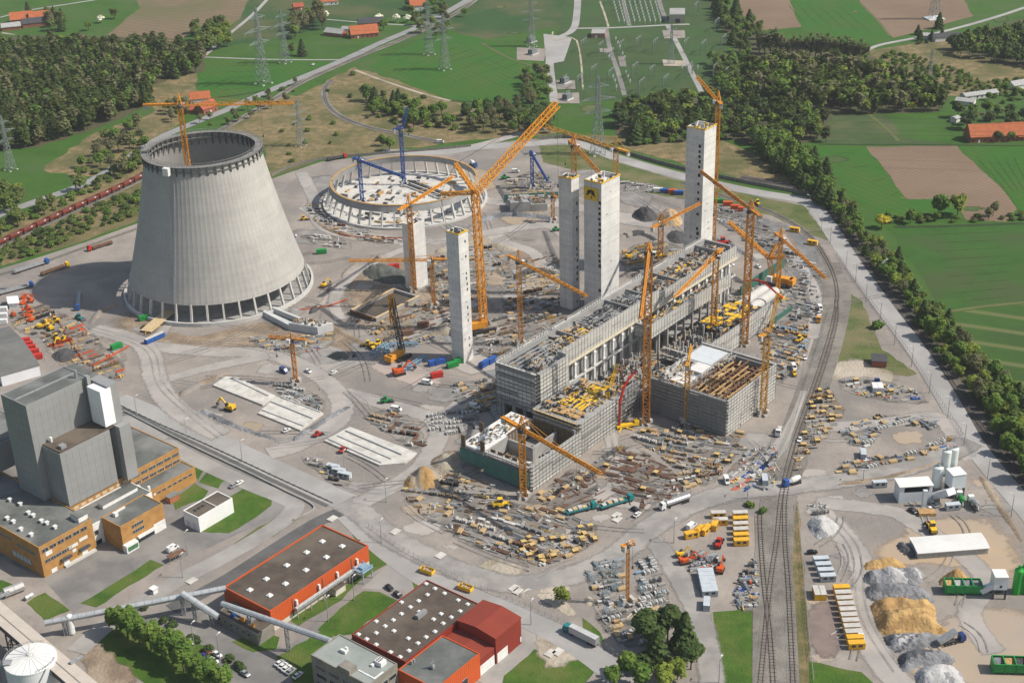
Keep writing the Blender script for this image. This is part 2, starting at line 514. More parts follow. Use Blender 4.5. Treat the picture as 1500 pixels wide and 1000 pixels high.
# fields
PLOUGH = striped("ploughed_brown", (0.2, 0.138, 0.09), (0.155, 0.108, 0.072), math.radians(28), 4.0, 0.7, c3=(0.225, 0.158, 0.105))
PLOUGH2 = striped("ploughed_stubble", (0.2, 0.14, 0.09), (0.1, 0.1, 0.04), math.radians(60), 9.0, 0.45, c3=(0.13, 0.12, 0.055), thin=0.4, dist=6)
CROP = striped("young_crop", (0.034, 0.124, 0.009), (0.027, 0.1, 0.008), math.radians(30), 6.0, 0.6, c3=(0.055, 0.11, 0.014), sc3=0.018, dist=1.5)
CROPL = striped("crop_with_tracks", (0.042, 0.1, 0.014), (0.14, 0.145, 0.055), math.radians(66), 19.0, 0.8, c3=(0.036, 0.072, 0.016), thin=0.78, dist=0.5)
for pts, mt, k in (
 ([(175, -60), (420, -60), (378, 6), (330, 45), (290, 40), (268, 56), (200, 60), (155, 52), (205, 12)], PLOUGH2, 1),
 ([(235, 48), (270, 48), (262, 62), (222, 60)], PLOUGH, 2),
 ([(395, -60), (1060, -60), (1000, 10), (840, 35), (700, 60), (600, 20), (380, 60), (300, 75), (350, 30)], M("meadow_mixed", (0.034, 0.085, 0.02), (0.025, 0.068, 0.016), 0.04, 0.95, c3=(0.085, 0.095, 0.035), sc3=0.012), 1),
 ([(290, 88), (372, 86), (440, 90), (480, 92), (395, 132), (300, 145), (288, 130)], CROP, 2),
 ([(540, 98), (640, 45), (700, 55), (790, 85), (808, 100), (770, 130), (735, 150), (655, 146), (590, 122)], CROP, 2),
 ([(1075, -60), (1130, -60), (1165, 22), (1176, 40), (1110, 45), (1085, 20)], PLOUGH, 2),
 ([(1132, -60), (1225, -60), (1308, 55), (1285, 66), (1176, 45), (1165, 20)], CROP, 2),
 ([(1228, -60), (1375, -60), (1426, 24), (1310, 56), (1262, 8)], PLOUGH, 2),
 ([(1269, 215), (1400, 214), (1478, 286), (1492, 306), (1474, 325), (1416, 322), (1392, 292), (1328, 292)], PLOUGH, 2),
 ([(1190, 212), (1267, 215), (1327, 292), (1390, 291), (1415, 321), (1300, 318), (1250, 290), (1215, 250)], CROP, 2),
 ([(1300, 334), (1520, 328), (1520, 440), (1385, 456), (1345, 400)], M("rough_pasture", (0.036, 0.108, 0.012), (0.027, 0.082, 0.01), 0.06, 0.95, c3=(0.05, 0.08, 0.022), sc3=0.02), 2),
 ([(1388, 458), (1530, 442), (1640, 700), (1560, 640), (1470, 560)], CROPL, 2),
 ([(1402, 214), (1530, 216), (1530, 318), (1494, 308), (1480, 286)], CROP, 2),
 ([(1215, 165), (1300, 164), (1320, 200), (1390, 212), (1195, 210), (1220, 195)], M("thin_meadow", (0.06, 0.095, 0.026), (0.036, 0.07, 0.018), 0.05, 0.95, c3=(0.09, 0.1, 0.04), sc3=0.02), 1),
 ([(840, -60), (1020, -60), (1075, 90), (1090, 125), (990, 140), (860, 150), (815, 140), (800, 95), (820, 40)], M("switchyard_grass", (0.055, 0.088, 0.028), (0.034, 0.068, 0.018), 0.05, 0.95, c3=(0.04, 0.09, 0.022), sc3=0.02), 2),
): sheet("field", pts, k, mt, 1.2, 15)
# tramlines, ditches and worn strips in the fields
TRAML = M("tramline_soil", (0.07, 0.11, 0.03), (0.05, 0.085, 0.022), .2, .95); DITCH = M("ditch_dark", (0.03, 0.05, 0.018), (0.022, 0.036, 0.013), .2, .95); WORN = M("worn_grass", (0.12, 0.13, 0.045), (0.09, 0.11, 0.035), .1, .95)
def lines(a0, a1, b0, b1, n, mt, w, strength=.6):
 for i in range(n):
  t_ = (i + .5) / n
  trail("field_line", [(a0[0] + (a1[0] - a0[0]) * t_, a0[1] + (a1[1] - a0[1]) * t_), (b0[0] + (b1[0] - b0[0]) * t_, b0[1] + (b1[1] - b0[1]) * t_)], w, 4.5, mt, .2, 3, strength=strength)
lines((575, 90), (770, 110), (690, 60), (798, 92), 7, TRAML, 1.2); lines((545, 100), (640, 135), (640, 50), (790, 90), 5, TRAML, 1.2, .5)
lines((1190, 215), (1320, 300), (1262, 214), (1325, 288), 4, TRAML, 1.2); lines((1305, 340), (1385, 450), (1515, 332), (1515, 436), 9, TRAML, 1.4, .55); lines((300, 92), (300, 140), (470, 92), (400, 128), 5, TRAML, 1.2)
lines((1140, 0), (1225, 0), (1180, 44), (1300, 62), 6, TRAML, 1.2); lines((1410, 216), (1500, 216), (1490, 300), (1530, 300), 6, TRAML, 1.2)
for pts, w, mt in (([(1300, 333), (1400, 331), (1510, 327)], 3, DITCH), ([(1385, 457), (1450, 448), (1530, 441)], 3, WORN), ([(1270, 165), (1300, 190), (1318, 209)], 3, WORN), ([(1190, 212), (1300, 212), (1420, 213), (1510, 214)], 2, DITCH), ([(300, 145), (345, 140), (395, 132)], 2.5, DITCH), ([(155, 52), (190, 57), (268, 58)], 2.5, DITCH), ([(655, 147), (700, 150), (740, 150)], 2, DITCH), ([(1305, 56), (1285, 30), (1255, 0)], 2.5, WORN), ([(810, 45), (812, 60), (845, 60), (855, 140)], 1.6, PALED), ([(878, 0), (886, 22), (892, 42)], 2, PALED), ([(700, 60), (745, 85), (790, 100)], 3, WORN), ([(1075, 0), (1085, 25), (1110, 44)], 2.5, DITCH), ([(0, 48), (25, 52)], 3, PALED)): trail("field_line", pts, w, 4.6, mt, .3, 4)
for k in range(26):
 x, y = random.Random(k).uniform(640, 1500), random.Random(k + 99).uniform(0, 330)
 if y > 180 and x < 1200: continue
 rx = random.Random(k + 7).uniform(8, 34); q = random.Random(k + 3)
 patch("grass_patch", [(x + rx * q.uniform(.6, 1.3) * math.cos(a * .785), y + rx * .28 * q.uniform(.6, 1.3) * math.sin(a * .785)) for a in range(8)], 1.5, q.choice((WORN, WORN, TRAML)), 1, .12, core=.2)
# rough dry ground round the rail loop and under the power lines
sheet("heath", [(395, 262), (380, 200), (440, 140), (520, 98), (580, 118), (660, 148), (735, 165), (790, 180), (820, 195), (700, 205), (560, 222), (470, 234)], 1, DRYG, 3, 9)
sheet("heath", [(60, 250), (130, 200), (225, 165), (225, 125), (262, 112), (300, 100), (285, 150), (250, 190), (215, 260), (140, 262)], 1, DRYG, 3, 9)
sheet("heath", [(0, 330), (140, 268), (215, 235), (300, 200), (420, 140), (440, 142), (300, 290), (205, 322), (130, 350), (0, 390)], 1, DRYG, 2, 9)
sheet("heath", [(1270, 75), (1380, 55), (1510, 100), (1510, 130), (1440, 140), (1380, 140), (1290, 110)], 1, DRYG, 3, 10)
sheet("heath", [(830, 198), (900, 212), (1000, 240), (1100, 266), (1150, 272), (1195, 285), (1190, 262), (1120, 232), (1050, 200), (930, 200)], 1, DRYG, 2, 8)
for pts in ([(-60, 65), (40, 52), (120, 52), (190, 57), (260, 62), (302, 78), (298, 105), (250, 116), (222, 126), (222, 152), (190, 168), (140, 188), (60, 214), (-80, 230)],
   [(1040, 0), (1100, 45), (1280, 84), (1275, 118), (1385, 142), (1380, 164), (1215, 168), (1222, 200), (1150, 216), (1050, 205), (930, 212), (900, 196), (905, 150), (1080, 138), (1085, 95)],
   [(1390, 62), (1520, 20), (1540, 105), (1400, 78)],
   [(1195, 275), (1235, 292), (1262, 340), (1315, 385), (1345, 430), (1405, 490), (1440, 540), (1510, 590), (1560, 760), (1500, 710), (1440, 610), (1380, 535), (1330, 455), (1268, 380), (1212, 308)]):
 sheet("woodland_floor", pts, 3, WOODF, 3, 9)
# the building site
sheet("site_ground", [(-90, 412), (0, 394), (60, 376), (130, 353), (205, 326), (300, 282), (392, 264), (470, 237), (560, 226), (640, 220), (690, 214), (770, 204), (840, 203), (905, 226), (985, 249), (1060, 267), (1120, 280), (1182, 288), (1207, 310), (1247, 372), (1302, 450), (1347, 510), (1392, 580), (1427, 640), (1467, 690), (1530, 765), (1600, 900), (1620, 1080), (-140, 1080)], 1, GRAVEL)
# grassed areas inside the outer road
for pts, mt in (
 ([(790, 214), (840, 212), (905, 238), (985, 262), (1005, 266), (1002, 292), (930, 279), (880, 262), (845, 250), (795, 238)], VERGE),
 ([(1040, 268), (1120, 291), (1178, 301), (1198, 328), (1216, 354), (1185, 342), (1130, 316), (1045, 296)], VERGE),
 ([(1238, 425), (1262, 440), (1278, 480), (1293, 512), (1345, 548), (1330, 552), (1270, 545), (1213, 534), (1222, 500), (1232, 460)], VERGE),
 ([(1045, 897), (1108, 888), (1108, 1010), (1050, 1010)], LAWN),
 ([(1150, 735), (1170, 735), (1187, 960), (1192, 1010), (1172, 1010)], DRYG),
 ([(1185, 968), (1262, 984), (1290, 1010), (1185, 1010)], LAWN),
 ([(263, 665), (281, 667), (305, 678), (304, 683), (289, 703), (270, 690)], LAWN),
 ([(311, 681), (326, 687), (331, 700), (319, 716), (292, 706)], LAWN),
 ([(251, 733), (286, 707), (307, 719), (297, 730), (259, 746)], LAWN),
 ([(335, 728), (364, 710), (386, 715), (400, 726), (397, 740), (373, 758), (335, 781), (294, 778)], LAWN),
 ([(119, 884), (221, 819), (240, 827), (140, 890)], LAWN),
 ([(310, 818), (380, 772), (425, 745), (445, 755), (400, 785), (322, 826)], VERGE),
 ([(38, 882), (67, 867), (102, 893), (66, 910)], LAWN),
 ([(0, 850), (18, 855), (2, 868), (-20, 870)], LAWN),
 ([(135, 930), (162, 906), (305, 948), (338, 1010), (230, 1010), (185, 985)], LAWN),
 ([(516, 783), (532, 787), (572, 812), (570, 823), (527, 852), (500, 879), (437, 917), (424, 908), (470, 880), (545, 832)], LAWN),
 ([(532, 866), (556, 867), (582, 879), (517, 927), (483, 931), (464, 922), (500, 890)], LAWN),
 ([(598, 838), (614, 831), (625, 848), (606, 862)], LAWN),
 ([(405, 962), (462, 928), (490, 920), (462, 1010), (430, 1000)], LAWN),
 ([(340, 940), (372, 925), (411, 933), (405, 950), (370, 955)], LAWN),
 ([(740, 990), (783, 950), (850, 968), (850, 943), (872, 952), (879, 966), (853, 1010), (735, 1010)], LAWN),
 ([(852, 905), (880, 925), (885, 945), (860, 930)], LAWN),
): sheet("lawn", pts, 3, mt, 0.6, 4)
# asphalt yards round the old plant
sheet("yard", [(-60, 790), (64, 848), (108, 898), (180, 852), (310, 800), (440, 738), (392, 700), (330, 660), (255, 618), (180, 588), (-60, 640)], 2, ASPH, 0.3, 8)
sheet("yard", [(200, 908), (285, 880), (345, 930), (420, 950), (470, 900), (480, 1010), (330, 1010), (315, 985)], 2, ASPH, 0.3, 8)
sheet("yard", [(520, 765), (575, 790), (640, 850), (700, 870), (790, 905), (890, 972), (840, 1010), (720, 1010), (690, 990), (600, 880), (590, 865), (530, 862), (580, 815)], 2, M("pale_asphalt", (0.3, 0.285, 0.265), (0.24, 0.23, 0.215), 0.06, 0.92, c3=(0.35, 0.33, 0.3), sc3=0.04, det=8), 0.3, 8)
# bare earth, sand, mud
for pts, mt, k in (
 ([(116, 944), (142, 938), (165, 955), (203, 988), (188, 1010), (135, 1010), (118, 985)], MUD, 4),
 ([(1265, 845), (1275, 800), (1310, 780), (1340, 758), (1450, 752), (1510, 800), (1510, 850), (1440, 835), (1340, 830), (1290, 835)], SANDY, 2),
 ([(1370, 905), (1440, 880), (1530, 900), (1530, 1010), (1330, 1010), (1330, 960)], SANDY, 2),
 ([(1208, 530), (1260, 525), (1300, 540), (1325, 552), (1310, 560), (1255, 553), (1205, 556)], PALED, 4),
 ([(785, 925), (815, 920), (848, 943), (849, 968), (800, 978), (780, 950)], PALED, 4),
 ([(775, 860), (805, 858), (850, 900), (830, 905)], PALED, 2),
 ([(560, 700), (600, 690), (660, 660), (690, 680), (650, 710), (600, 725)], PALED, 2),
 ([(700, 825), (730, 818), (775, 835), (760, 845), (715, 840)], PALED, 2),
 ([(520, 525), (570, 520), (640, 545), (655, 565), (620, 575)], M("pinkish_gravel", (0.42, 0.35, 0.31), (0.34, 0.29, 0.26), 0.06, 0.95), 2),
 ([(485, 420), (500, 395), (545, 370), (620, 380), (700, 370), (800, 395), (800, 430), (700, 440), (610, 445), (600, 470), (540, 480), (500, 465)], MUD, 1.5),
 ([(395, 470), (470, 470), (530, 500), (500, 530), (420, 520)], MUD, 2),
 ([(710, 400), (820, 380), (830, 440), (760, 470), (705, 450)], M("dark_grey_ground", (0.2, 0.19, 0.18), (0.13, 0.125, 0.12), 0.08, 0.95, c3=(0.3, 0.27, 0.22), sc3=0.03), 2),
 ([(640, 480), (730, 470), (790, 510), (740, 560), (690, 545), (660, 520)], M("grey_work_floor", (0.25, 0.255, 0.26), (0.2, 0.205, 0.21), 0.08, 0.95), 1.5),
 ([(1040, 300), (1130, 318), (1190, 350), (1212, 395), (1205, 450), (1165, 430), (1140, 360), (1060, 330)], M("dark_yard", (0.2, 0.2, 0.2), (0.15, 0.15, 0.15), 0.06, 0.95, c3=(0.27, 0.265, 0.26), sc3=0.03), 2),
 ([(60, 500), (130, 480), (190, 520), (170, 560), (110, 560)], M("brownish_yard", (0.33, 0.28, 0.235), (0.26, 0.22, 0.19), 0.1, 0.95), 2),
 ([(425, 505), (490, 500), (520, 520), (470, 545), (400, 535), (380, 515)], HAULD, 2),
 ([(150, 470), (190, 455), (215, 480), (290, 495), (400, 470), (440, 490), (420, 505), (330, 515), (230, 510), (190, 500)], MUD, 1.6),
 ([(1178, 890), (1228, 880), (1232, 960), (1195, 962)], M("brown_paving", (0.23, 0.18, 0.155), (0.18, 0.14, 0.125), 0.2, 0.95), 2),
): patch("bare_earth", pts, k, mt, 1.5)
# roads
RD = "road"
road(RD, [(560, 222), (640, 224), (700, 216), (780, 211), (838, 208), (905, 232), (985, 255), (1060, 273), (1120, 284), (1178, 295), (1203, 316), (1243, 377), (1295, 450), (1342, 512), (1388, 585), (1422, 645), (1462, 697), (1520, 765), (1580, 850)], 11, 4, PAVED)
road(RD, [(640, 222), (690, 215), (735, 204), (775, 192), (800, 188)], 8, 4, HAUL)
road(RD, [(-60, 345), (0, 314), (45, 298), (140, 262), (230, 205), (290, 178), (330, 162), (395, 133), (490, 94), (560, 62), (612, 40), (660, 15), (700, -10), (760, -60)], 9, 4, M("country_road", (0.28, 0.28, 0.275), (0.23, 0.23, 0.225), 0.1, 0.9))
road(RD, [(1520, 5), (1460, 25), (1400, 42), (1340, 56), (1290, 66), (1270, 74)], 5, 4, PAVED)
road(RD, [(0, 26), (40, 16), (90, 8), (180, -6)], 4, 4, PAVED)
road(RD, [(300, 82), (330, 55), (370, 22), (400, -10)], 4, 4, PAVED)
road(RD, [(300, 84), (380, 87), (440, 88), (508, 88)], 3, 4, PAVED)
road(RD, [(470, 28), (540, 34), (610, 38)], 3, 4, PAVED)
road(RD, [(848, -40), (845, 20), (838, 45), (812, 60), (805, 90), (812, 150)], 7, 5, PAVED)
road(RD, [(845, 42), (900, 41), (980, 37), (1010, 36)], 4.5, 5, PAVED)
road(RD, [(978, 38), (995, 70), (1025, 130), (1040, 160)], 4.5, 5, PAVED)
road(RD, [(888, 42), (893, 70), (905, 105), (915, 140)], 4, 5, ASPH)
road(RD, [(905, -40), (915, 10), (922, 38)], 4, 5, ASPH)
road(RD, [(955, -40), (968, 10), (978, 34)], 4.5, 5, ASPH)
sheet("concrete_apron", [(796, 50), (838, 55), (826, 90), (800, 95)], 4, PAVED)
# plant road along the sunk trench, gate road, perimeter haul road
road(RD, [(170, 585), (235, 612), (300, 640), (420, 696), (480, 724), (515, 738)], 13, 4, PAVED)
road(RD, [(180, 610), (235, 645), (300, 680), (372, 712), (412, 728), (432, 742), (405, 770), (330, 815), (262, 850), (190, 893), (150, 920), (112, 955)], 8.5, 4, M("grey_drive", (0.3, 0.285, 0.265), (0.25, 0.235, 0.22), 0.08, 0.92, c3=(0.34, 0.32, 0.3), sc3=0.04))
road(RD, [(525, 740), (470, 762), (400, 805), (330, 850), (250, 892)], 7, 5, ASPHD)
trail(RD, [(500, 735), (530, 752), (570, 785), (640, 822), (710, 848), (770, 855), (840, 842), (900, 815), (950, 775), (1000, 745), (1070, 722), (1150, 714), (1230, 704), (1300, 692), (1380, 668), (1425, 645)], 12, 5, HAULD)
road(RD, [(500, 742), (560, 800), (640, 855), (740, 892), (830, 935), (900, 985), (930, 1020)], 11, 4, M("pale_drive", (0.36, 0.345, 0.33), (0.3, 0.29, 0.275), 0.06, 0.92, c3=(0.28, 0.27, 0.26), sc3=0.05, det=8))
trail(RD, [(935, 775), (965, 800), (1000, 855), (1025, 905), (1038, 960), (1045, 1020)], 9, 5, HAULD)
trail(RD, [(1240, 425), (1215, 450), (1198, 500), (1183, 560), (1165, 620), (1128, 670), (1090, 700), (1020, 740), (960, 775)], 8, 4, HAUL)
# haul tracks over the site
for pts, w in (
 ([(130, 480), (210, 505), (230, 560), (260, 600), (330, 640)], 12), ([(200, 505), (300, 515), (400, 520), (480, 560), (500, 610), (440, 650), (390, 665)], 11),
 ([(230, 560), (300, 540), (400, 520)], 8), ([(480, 570), (560, 590), (640, 620), (620, 680), (560, 720), (520, 740)], 10),
 ([(440, 300), (520, 340), (620, 355), (720, 340), (800, 330), (830, 345)], 11), ([(440, 250), (460, 290), (470, 330), (530, 350)], 9),
 ([(690, 290), (760, 300), (830, 300), (900, 320), (960, 330)], 12), ([(720, 350), (780, 370), (790, 400), (740, 440)], 8),
 ([(500, 470), (490, 440), (520, 400), (580, 370), (640, 350)], 7), ([(420, 545), (520, 530), (620, 480), (700, 440)], 9),
 ([(640, 620), (700, 580), (740, 620), (690, 660), (640, 690)], 9), ([(1190, 740), (1240, 790), (1270, 850), (1260, 910), (1300, 980), (1340, 1020)], 11),
 ([(1190, 735), (1280, 745), (1330, 760), (1440, 840), (1420, 900), (1460, 960)], 9), ([(1200, 560), (1200, 620), (1290, 620), (1370, 610), (1400, 640)], 9),
 ([(870, 540), (905, 690), (880, 730), (960, 740)], 7), ([(1140, 340), (1180, 400), (1195, 440), (1190, 500)], 7),
): trail("haul_track", pts, w, 3, HAUL)
for pts in ([(520, 745), (600, 800), (700, 850), (790, 855), (900, 822), (1000, 752), (1150, 717)], [(870, 540), (900, 640), (905, 690)], [(1010, 740), (1090, 705), (1130, 675)],
   [(130, 480), (215, 510), (240, 570), (330, 645)], [(480, 700), (560, 720), (640, 680)], [(440, 300), (530, 345), (640, 355), (720, 345)], [(1190, 740), (1250, 800), (1265, 900), (1320, 990)],
   [(780, 860), (830, 845), (900, 820), (950, 780)], [(1290, 640), (1200, 640), (1195, 580)], [(150, 440), (110, 470), (180, 520)]):
 for q in (-1.6, 1.6): trail("wheel_marks", pts, 1.1, 5.5, HAULD, 0.5, off=q, strength=0.7)
# damp and dusty patches and stray wheel marks all over the yard
RUT = M("rut_dark", (0.225, 0.208, 0.193), (0.175, 0.163, 0.152), .2, .95)
SITE_IN = [(130, 470), (200, 440), (440, 300), (480, 250), (700, 230), (900, 260), (1040, 300), (1180, 360), (1195, 470), (1120, 650), (960, 770), (780, 850), (640, 800), (500, 720), (330, 630), (200, 570)]
R_ = random.Random(17)
WETP = M("damp_grey_ground", (0.235, 0.222, 0.208), (0.18, 0.17, 0.16), 0.12, 0.9, c3=(0.28, 0.26, 0.24), sc3=0.08)
DUSTP = M("dusty_pale_ground", (0.4, 0.366, 0.33), (0.34, 0.312, 0.285), 0.1, 0.95)
TANP = M("tan_earth", (0.36, 0.285, 0.205), (0.29, 0.235, 0.175), 0.1, 0.95)
def blot(x, y, rx, k, mt):
 ry = rx * R_.uniform(.3, .5)
 patch("bare_earth", [(x + rx * R_.uniform(.6, 1.3) * math.cos(a * .785), y + ry * R_.uniform(.6, 1.3) * math.sin(a * .785)) for a in range(8)], k, mt, 1.0, R_.choice((.15, .3, .5)))
nb = 0
while nb < 95:
 x, y = R_.uniform(120, 1200), R_.uniform(240, 850)
 if inside((x, y), SITE_IN): nb += 1; blot(x, y, R_.uniform(8, 42), 2.2, R_.choice((WETP, WETP, DUSTP, TANP, HAULD)))
for k in range(26): blot(R_.uniform(1185, 1480), R_.uniform(590, 990), R_.uniform(8, 34), 2.4, R_.choice((WETP, DUSTP, SANDY, TANP)))
nb = 0
while nb < 110:
 x, y = R_.uniform(120, 1200), R_.uniform(240, 850)
 if not inside((x, y), SITE_IN): continue
 nb += 1; a = R_.uniform(-1, 1.2); L = R_.uniform(40, 150); b_ = R_.uniform(-.3, .3)
 pts = [(x + L * t_ * math.cos(a + b_ * t_), y + .5 * L * t_ * math.sin(a + b_ * t_)) for t_ in (0, .35, .7, 1.1)]
 mt = R_.choice((HAUL, RUT, RUT))
 for q in (-1.3, 1.3): trail("wheel_marks", pts, .8, 3.4, mt, .5, off=q, strength=.62)
for k in range(12):
 x, y = R_.uniform(1190, 1420), R_.uniform(720, 960); a = R_.uniform(-.6, 1.6); L = R_.uniform(40, 90)
 pts = [(x + L * t_ * math.cos(a + .4 * t_), y + .6 * L * t_ * math.sin(a + .4 * t_)) for t_ in (0, .35, .7, 1.1)]
 for q in (-1.3, 1.3): trail("wheel_marks", pts, .8, 3.4, R_.choice((HAUL, WETP)), .5, off=q, strength=.62)
# railways
RAILM = M("rail_steel", (0.16, 0.12, 0.1), (0.1, 0.07, 0.055), 0.5, 0.6)
SLEEP = M("sleepers", (0.13, 0.115, 0.1), (0.09, 0.08, 0.07), 0.5, 0.95)
def track(pts, k=6, ballast=4.4, bm=None, sub=8):
 b = road("railway_ballast", pts, ballast, k, bm or BALL, sub=sub)
 P = strip_pts(pts, sub)
 z = layer_z(k)
 m = MB()
 for d in (-0.75, 0.75):
  Q = offs(P, d)
  for i in range(len(Q) - 1): m.beam((Q[i].x, Q[i].y, z + 0.22), (Q[i + 1].x, Q[i + 1].y, z + 0.22), 0.16, 0.16)
 m.k = 1
 A, B = offs(P, -1.3), offs(P, 1.3)
 for i in range(len(P) - 1):
  L = (P[i + 1] - P[i]).length
  n = max(1, int(L / 1.6))
  for j in range(n):
   a, c = A[i].lerp(A[i + 1], j / n), B[i].lerp(B[i + 1], j / n)
   m.beam((a.x, a.y, z + 0.06), (c.x, c.y, z + 0.06), 0.3, 0.14)
 tag(m.build("railway_track", [RAILM, SLEEP]), kind="structure")
RY = [(1000, 268), (1060, 288), (1128, 310), (1182, 342), (1213, 385), (1226, 425), (1221, 470), (1204, 530), (1180, 600), (1160, 660), (1145, 725), (1138, 790), (1128, 860), (1112, 1020)]
road("railway_bed", [(1210, 385), (1226, 425), (1221, 470), (1204, 530), (1180, 600), (1160, 660), (1142, 725), (1135, 790), (1132, 860), (1134, 1020)], 15, 5, BALL)
track(RY)
track([(1225, 440), (1225, 470), (1209, 530), (1185, 600), (1166, 660), (1151, 725), (1150, 790), (1155, 860), (1163, 1020)])
track([(1113, 755), (1115, 800), (1120, 860), (1128, 930), (1134, 1020)])
RO = [(1085, 260), (1140, 270), (1185, 280), (1213, 308), (1262, 368), (1312, 433), (1362, 508), (1402, 572), (1442, 630), (1502, 700), (1560, 775)]
road("railway_bed", RO, 10, 3.5, M("dark_ballast", (0.085, 0.08, 0.075), (0.055, 0.052, 0.05), 0.3, 0.97, c3=(0.13, 0.115, 0.1), sc3=0.05))
track(RO, 6, 3.0, MATS["dark_ballast"])
RL_ = [(-60, 390), (0, 360), (100, 313), (208, 262), (300, 205), (395, 150), (440, 122), (520, 86), (580, 62), (640, 35), (690, 5), (740, -40)]
track(RL_, 6, 7)
track([(486, 118), (477, 128), (476, 145), (488, 163), (512, 177), (545, 188), (580, 195), (640, 208)], 6, 6)
road("path", [(520, 103), (560, 118), (620, 138), (660, 148)], 3, 5, PALED)
soft_flush()
# ================================================================ LARGE STRUCTURES
def win(parent, u, v, z, w, h, axis, mat=None, name="window", d=0.12, out=1):
 """one window on a facade: axis 'u' runs along u on a v=const wall, 'v' along v on a u=const wall"""
 m = MB()
 if axis == 'u': m.ub(u, u + w, v - 0.25, v + d, z, z + h)
 else: m.ub(u - d, u + 0.25, v, v + w, z, z + h)
 o = m.build(name, mat or GLASS, parent)
 if name == "window":
  f = MB(); t = .1
  for a, b, c, e in ((-t, w + t, -t, 0), (-t, w + t, h, h + t), (-t, 0, 0, h), (w, w + t, 0, h)):
   if axis == 'u': f.ub(u + a, u + b, v - .2, v + d + .08, z + c, z + e)
   else: f.ub(u - d - .08, u + .2, v + a, v + b, z + c, z + e)
  f.build("frame", GALV, o)
 return o
def parapet(m, u0, u1, v0, v1, z, t=0.5, h=0.7):
 m.ub(u0, u1, v1 - t, v1, z, z + h); m.ub(u0, u1, v0, v0 + t, z, z + h)
 m.ub(u0, u0 + t, v0 + t, v1 - t, z, z + h); m.ub(u1 - t, u1, v0 + t, v1 - t, z, z + h)
def block(name, label, cat, u0, u1, v0, v1, z, wall, roof, par=True, z0=0.0, wallname="wall", group=None):
 c = W((u0 + u1) / 2, (v0 + v1) / 2)
 t = thing(name, label, cat, (c.x, c.y, z0), group)
 m = MB(); m.ub(u0, u1, v0, v1, z0, z - 0.3)
 if par: parapet(m, u0, u1, v0, v1, z - 0.3, 0.4, 0.6)
 m.build(wallname, wall, t)
 m = MB(); e = 0.42 if par else -0.25
 m.ub(u0 + e, u1 - e, v0 + e, v1 - e, z - 0.28, z - 0.02)
 r = m.build("roof", roof, t)
 return t, r
def mk(parent, name, mat, fn, kind=None):
 m = MB(); fn(m); o = m.build(name, mat, parent)
 if kind: o["kind"] = kind
 return o
# ---- cooling tower -------------------------------------------------------------
RIBC = M("shell_concrete", (0.41, 0.395, 0.365), (0.35, 0.34, 0.32), 0.05, 0.95, c3=(0.46, 0.445, 0.41), sc3=0.012, det=8)
def stain_streaks(m):
 t = m.node_tree; b = t.nodes["Principled BSDF"]
 src = b.inputs["Base Color"].links[0].from_socket
 tc = t.nodes.new("ShaderNodeNewGeometry"); mp = t.nodes.new("ShaderNodeMapping"); mp.inputs["Scale"].default_value = (0.9, 0.9, 0.02)
 n = t.nodes.new("ShaderNodeTexNoise"); n.inputs["Scale"].default_value = 0.8; n.inputs["Detail"].default_value = 6
 t.links.new(tc.outputs["Position"], mp.inputs[0]); t.links.new(mp.outputs[0], n.inputs["Vector"])
 mp2 = t.nodes.new("ShaderNodeMapping"); mp2.inputs["Scale"].default_value = (0.01, 0.01, 0.55)
 n2 = t.nodes.new("ShaderNodeTexNoise"); n2.inputs["Scale"].default_value = 1.0; n2.inputs["Detail"].default_value = 4
 t.links.new(tc.outputs["Position"], mp2.inputs[0]); t.links.new(mp2.outputs[0], n2.inputs["Vector"])
 ad = t.nodes.new("ShaderNodeMath"); t.links.new(n.outputs[0], ad.inputs[0]); t.links.new(n2.outputs[0], ad.inputs[1])
 r = t.nodes.new("ShaderNodeMapRange"); r.inputs[1].default_value = 0.7; r.inputs[2].default_value = 1.3; r.inputs[3].default_value = 0.9; r.inputs[4].default_value = 1.05
 t.links.new(ad.outputs[0], r.inputs[0])
 mx = t.nodes.new("ShaderNodeVectorMath"); mx.operation = 'SCALE'
 t.links.new(src, mx.inputs[0]); t.links.new(r.outputs[0], mx.inputs[3])
 t.links.new(mx.outputs[0], b.inputs["Base Color"])
stain_streaks(RIBC)
SHAFTC = M("shaft_concrete", (0.74, 0.72, 0.685), (0.62, 0.61, 0.585), 0.1, 0.92, c3=(0.58, 0.57, 0.55), sc3=0.08, det=8)
stain_streaks(SHAFTC)
CTX, CTY = G(322, 420).x, G(322, 420).y
BR = (G(187, 425) - G(458, 415)).length / 2
def shell_r(z):
 t = (z - 11) / (83 - 11)
 return 49.6 + (31.6 - 49.6) * (1.24 * t - 0.24 * t * t)
ct = thing("cooling_tower", "tall grey concrete cooling tower shell under construction with scaffold ring round its open rim", "cooling tower", (CTX, CTY, 0))
def f(m):
 n, prof = 288, [11 + 72 * k / 20 for k in range(21)]
 def ring(z, inner):
  out = []
  for i in range(n):
   a = 2 * math.pi * i / n
   r = shell_r(z) + (0.07 if (i % 3 == 0 and not inner) else 0.0) - (0.9 if inner else 0.0)
   out.append((CTX + r * math.cos(a), CTY + r * math.sin(a), z))
  return out
 R = [ring(z, False) for z in prof] + [ring(z, True) for z in reversed(prof)]
 for q in R: m.v += q
 L = len(R)
 for k in range(L):
  for i in range(n):
   j = (i + 1) % n; k2 = (k + 1) % L
   m.f.append((k * n + i, k * n + j, k2 * n + j, k2 * n + i)); m.m.append(0)
mk(ct, "shell", RIBC, f)
for i in range(36):
 a = 2 * math.pi * (i + 0.3) / 36
 mk(ct, "support_column", CONC, lambda m: m.beam((CTX + (BR - 1.5) * math.cos(a), CTY + (BR - 1.5) * math.sin(a), 0), (CTX + 49.4 * math.cos(a), CTY + 49.4 * math.sin(a), 11.4), 1.0, 1.3))
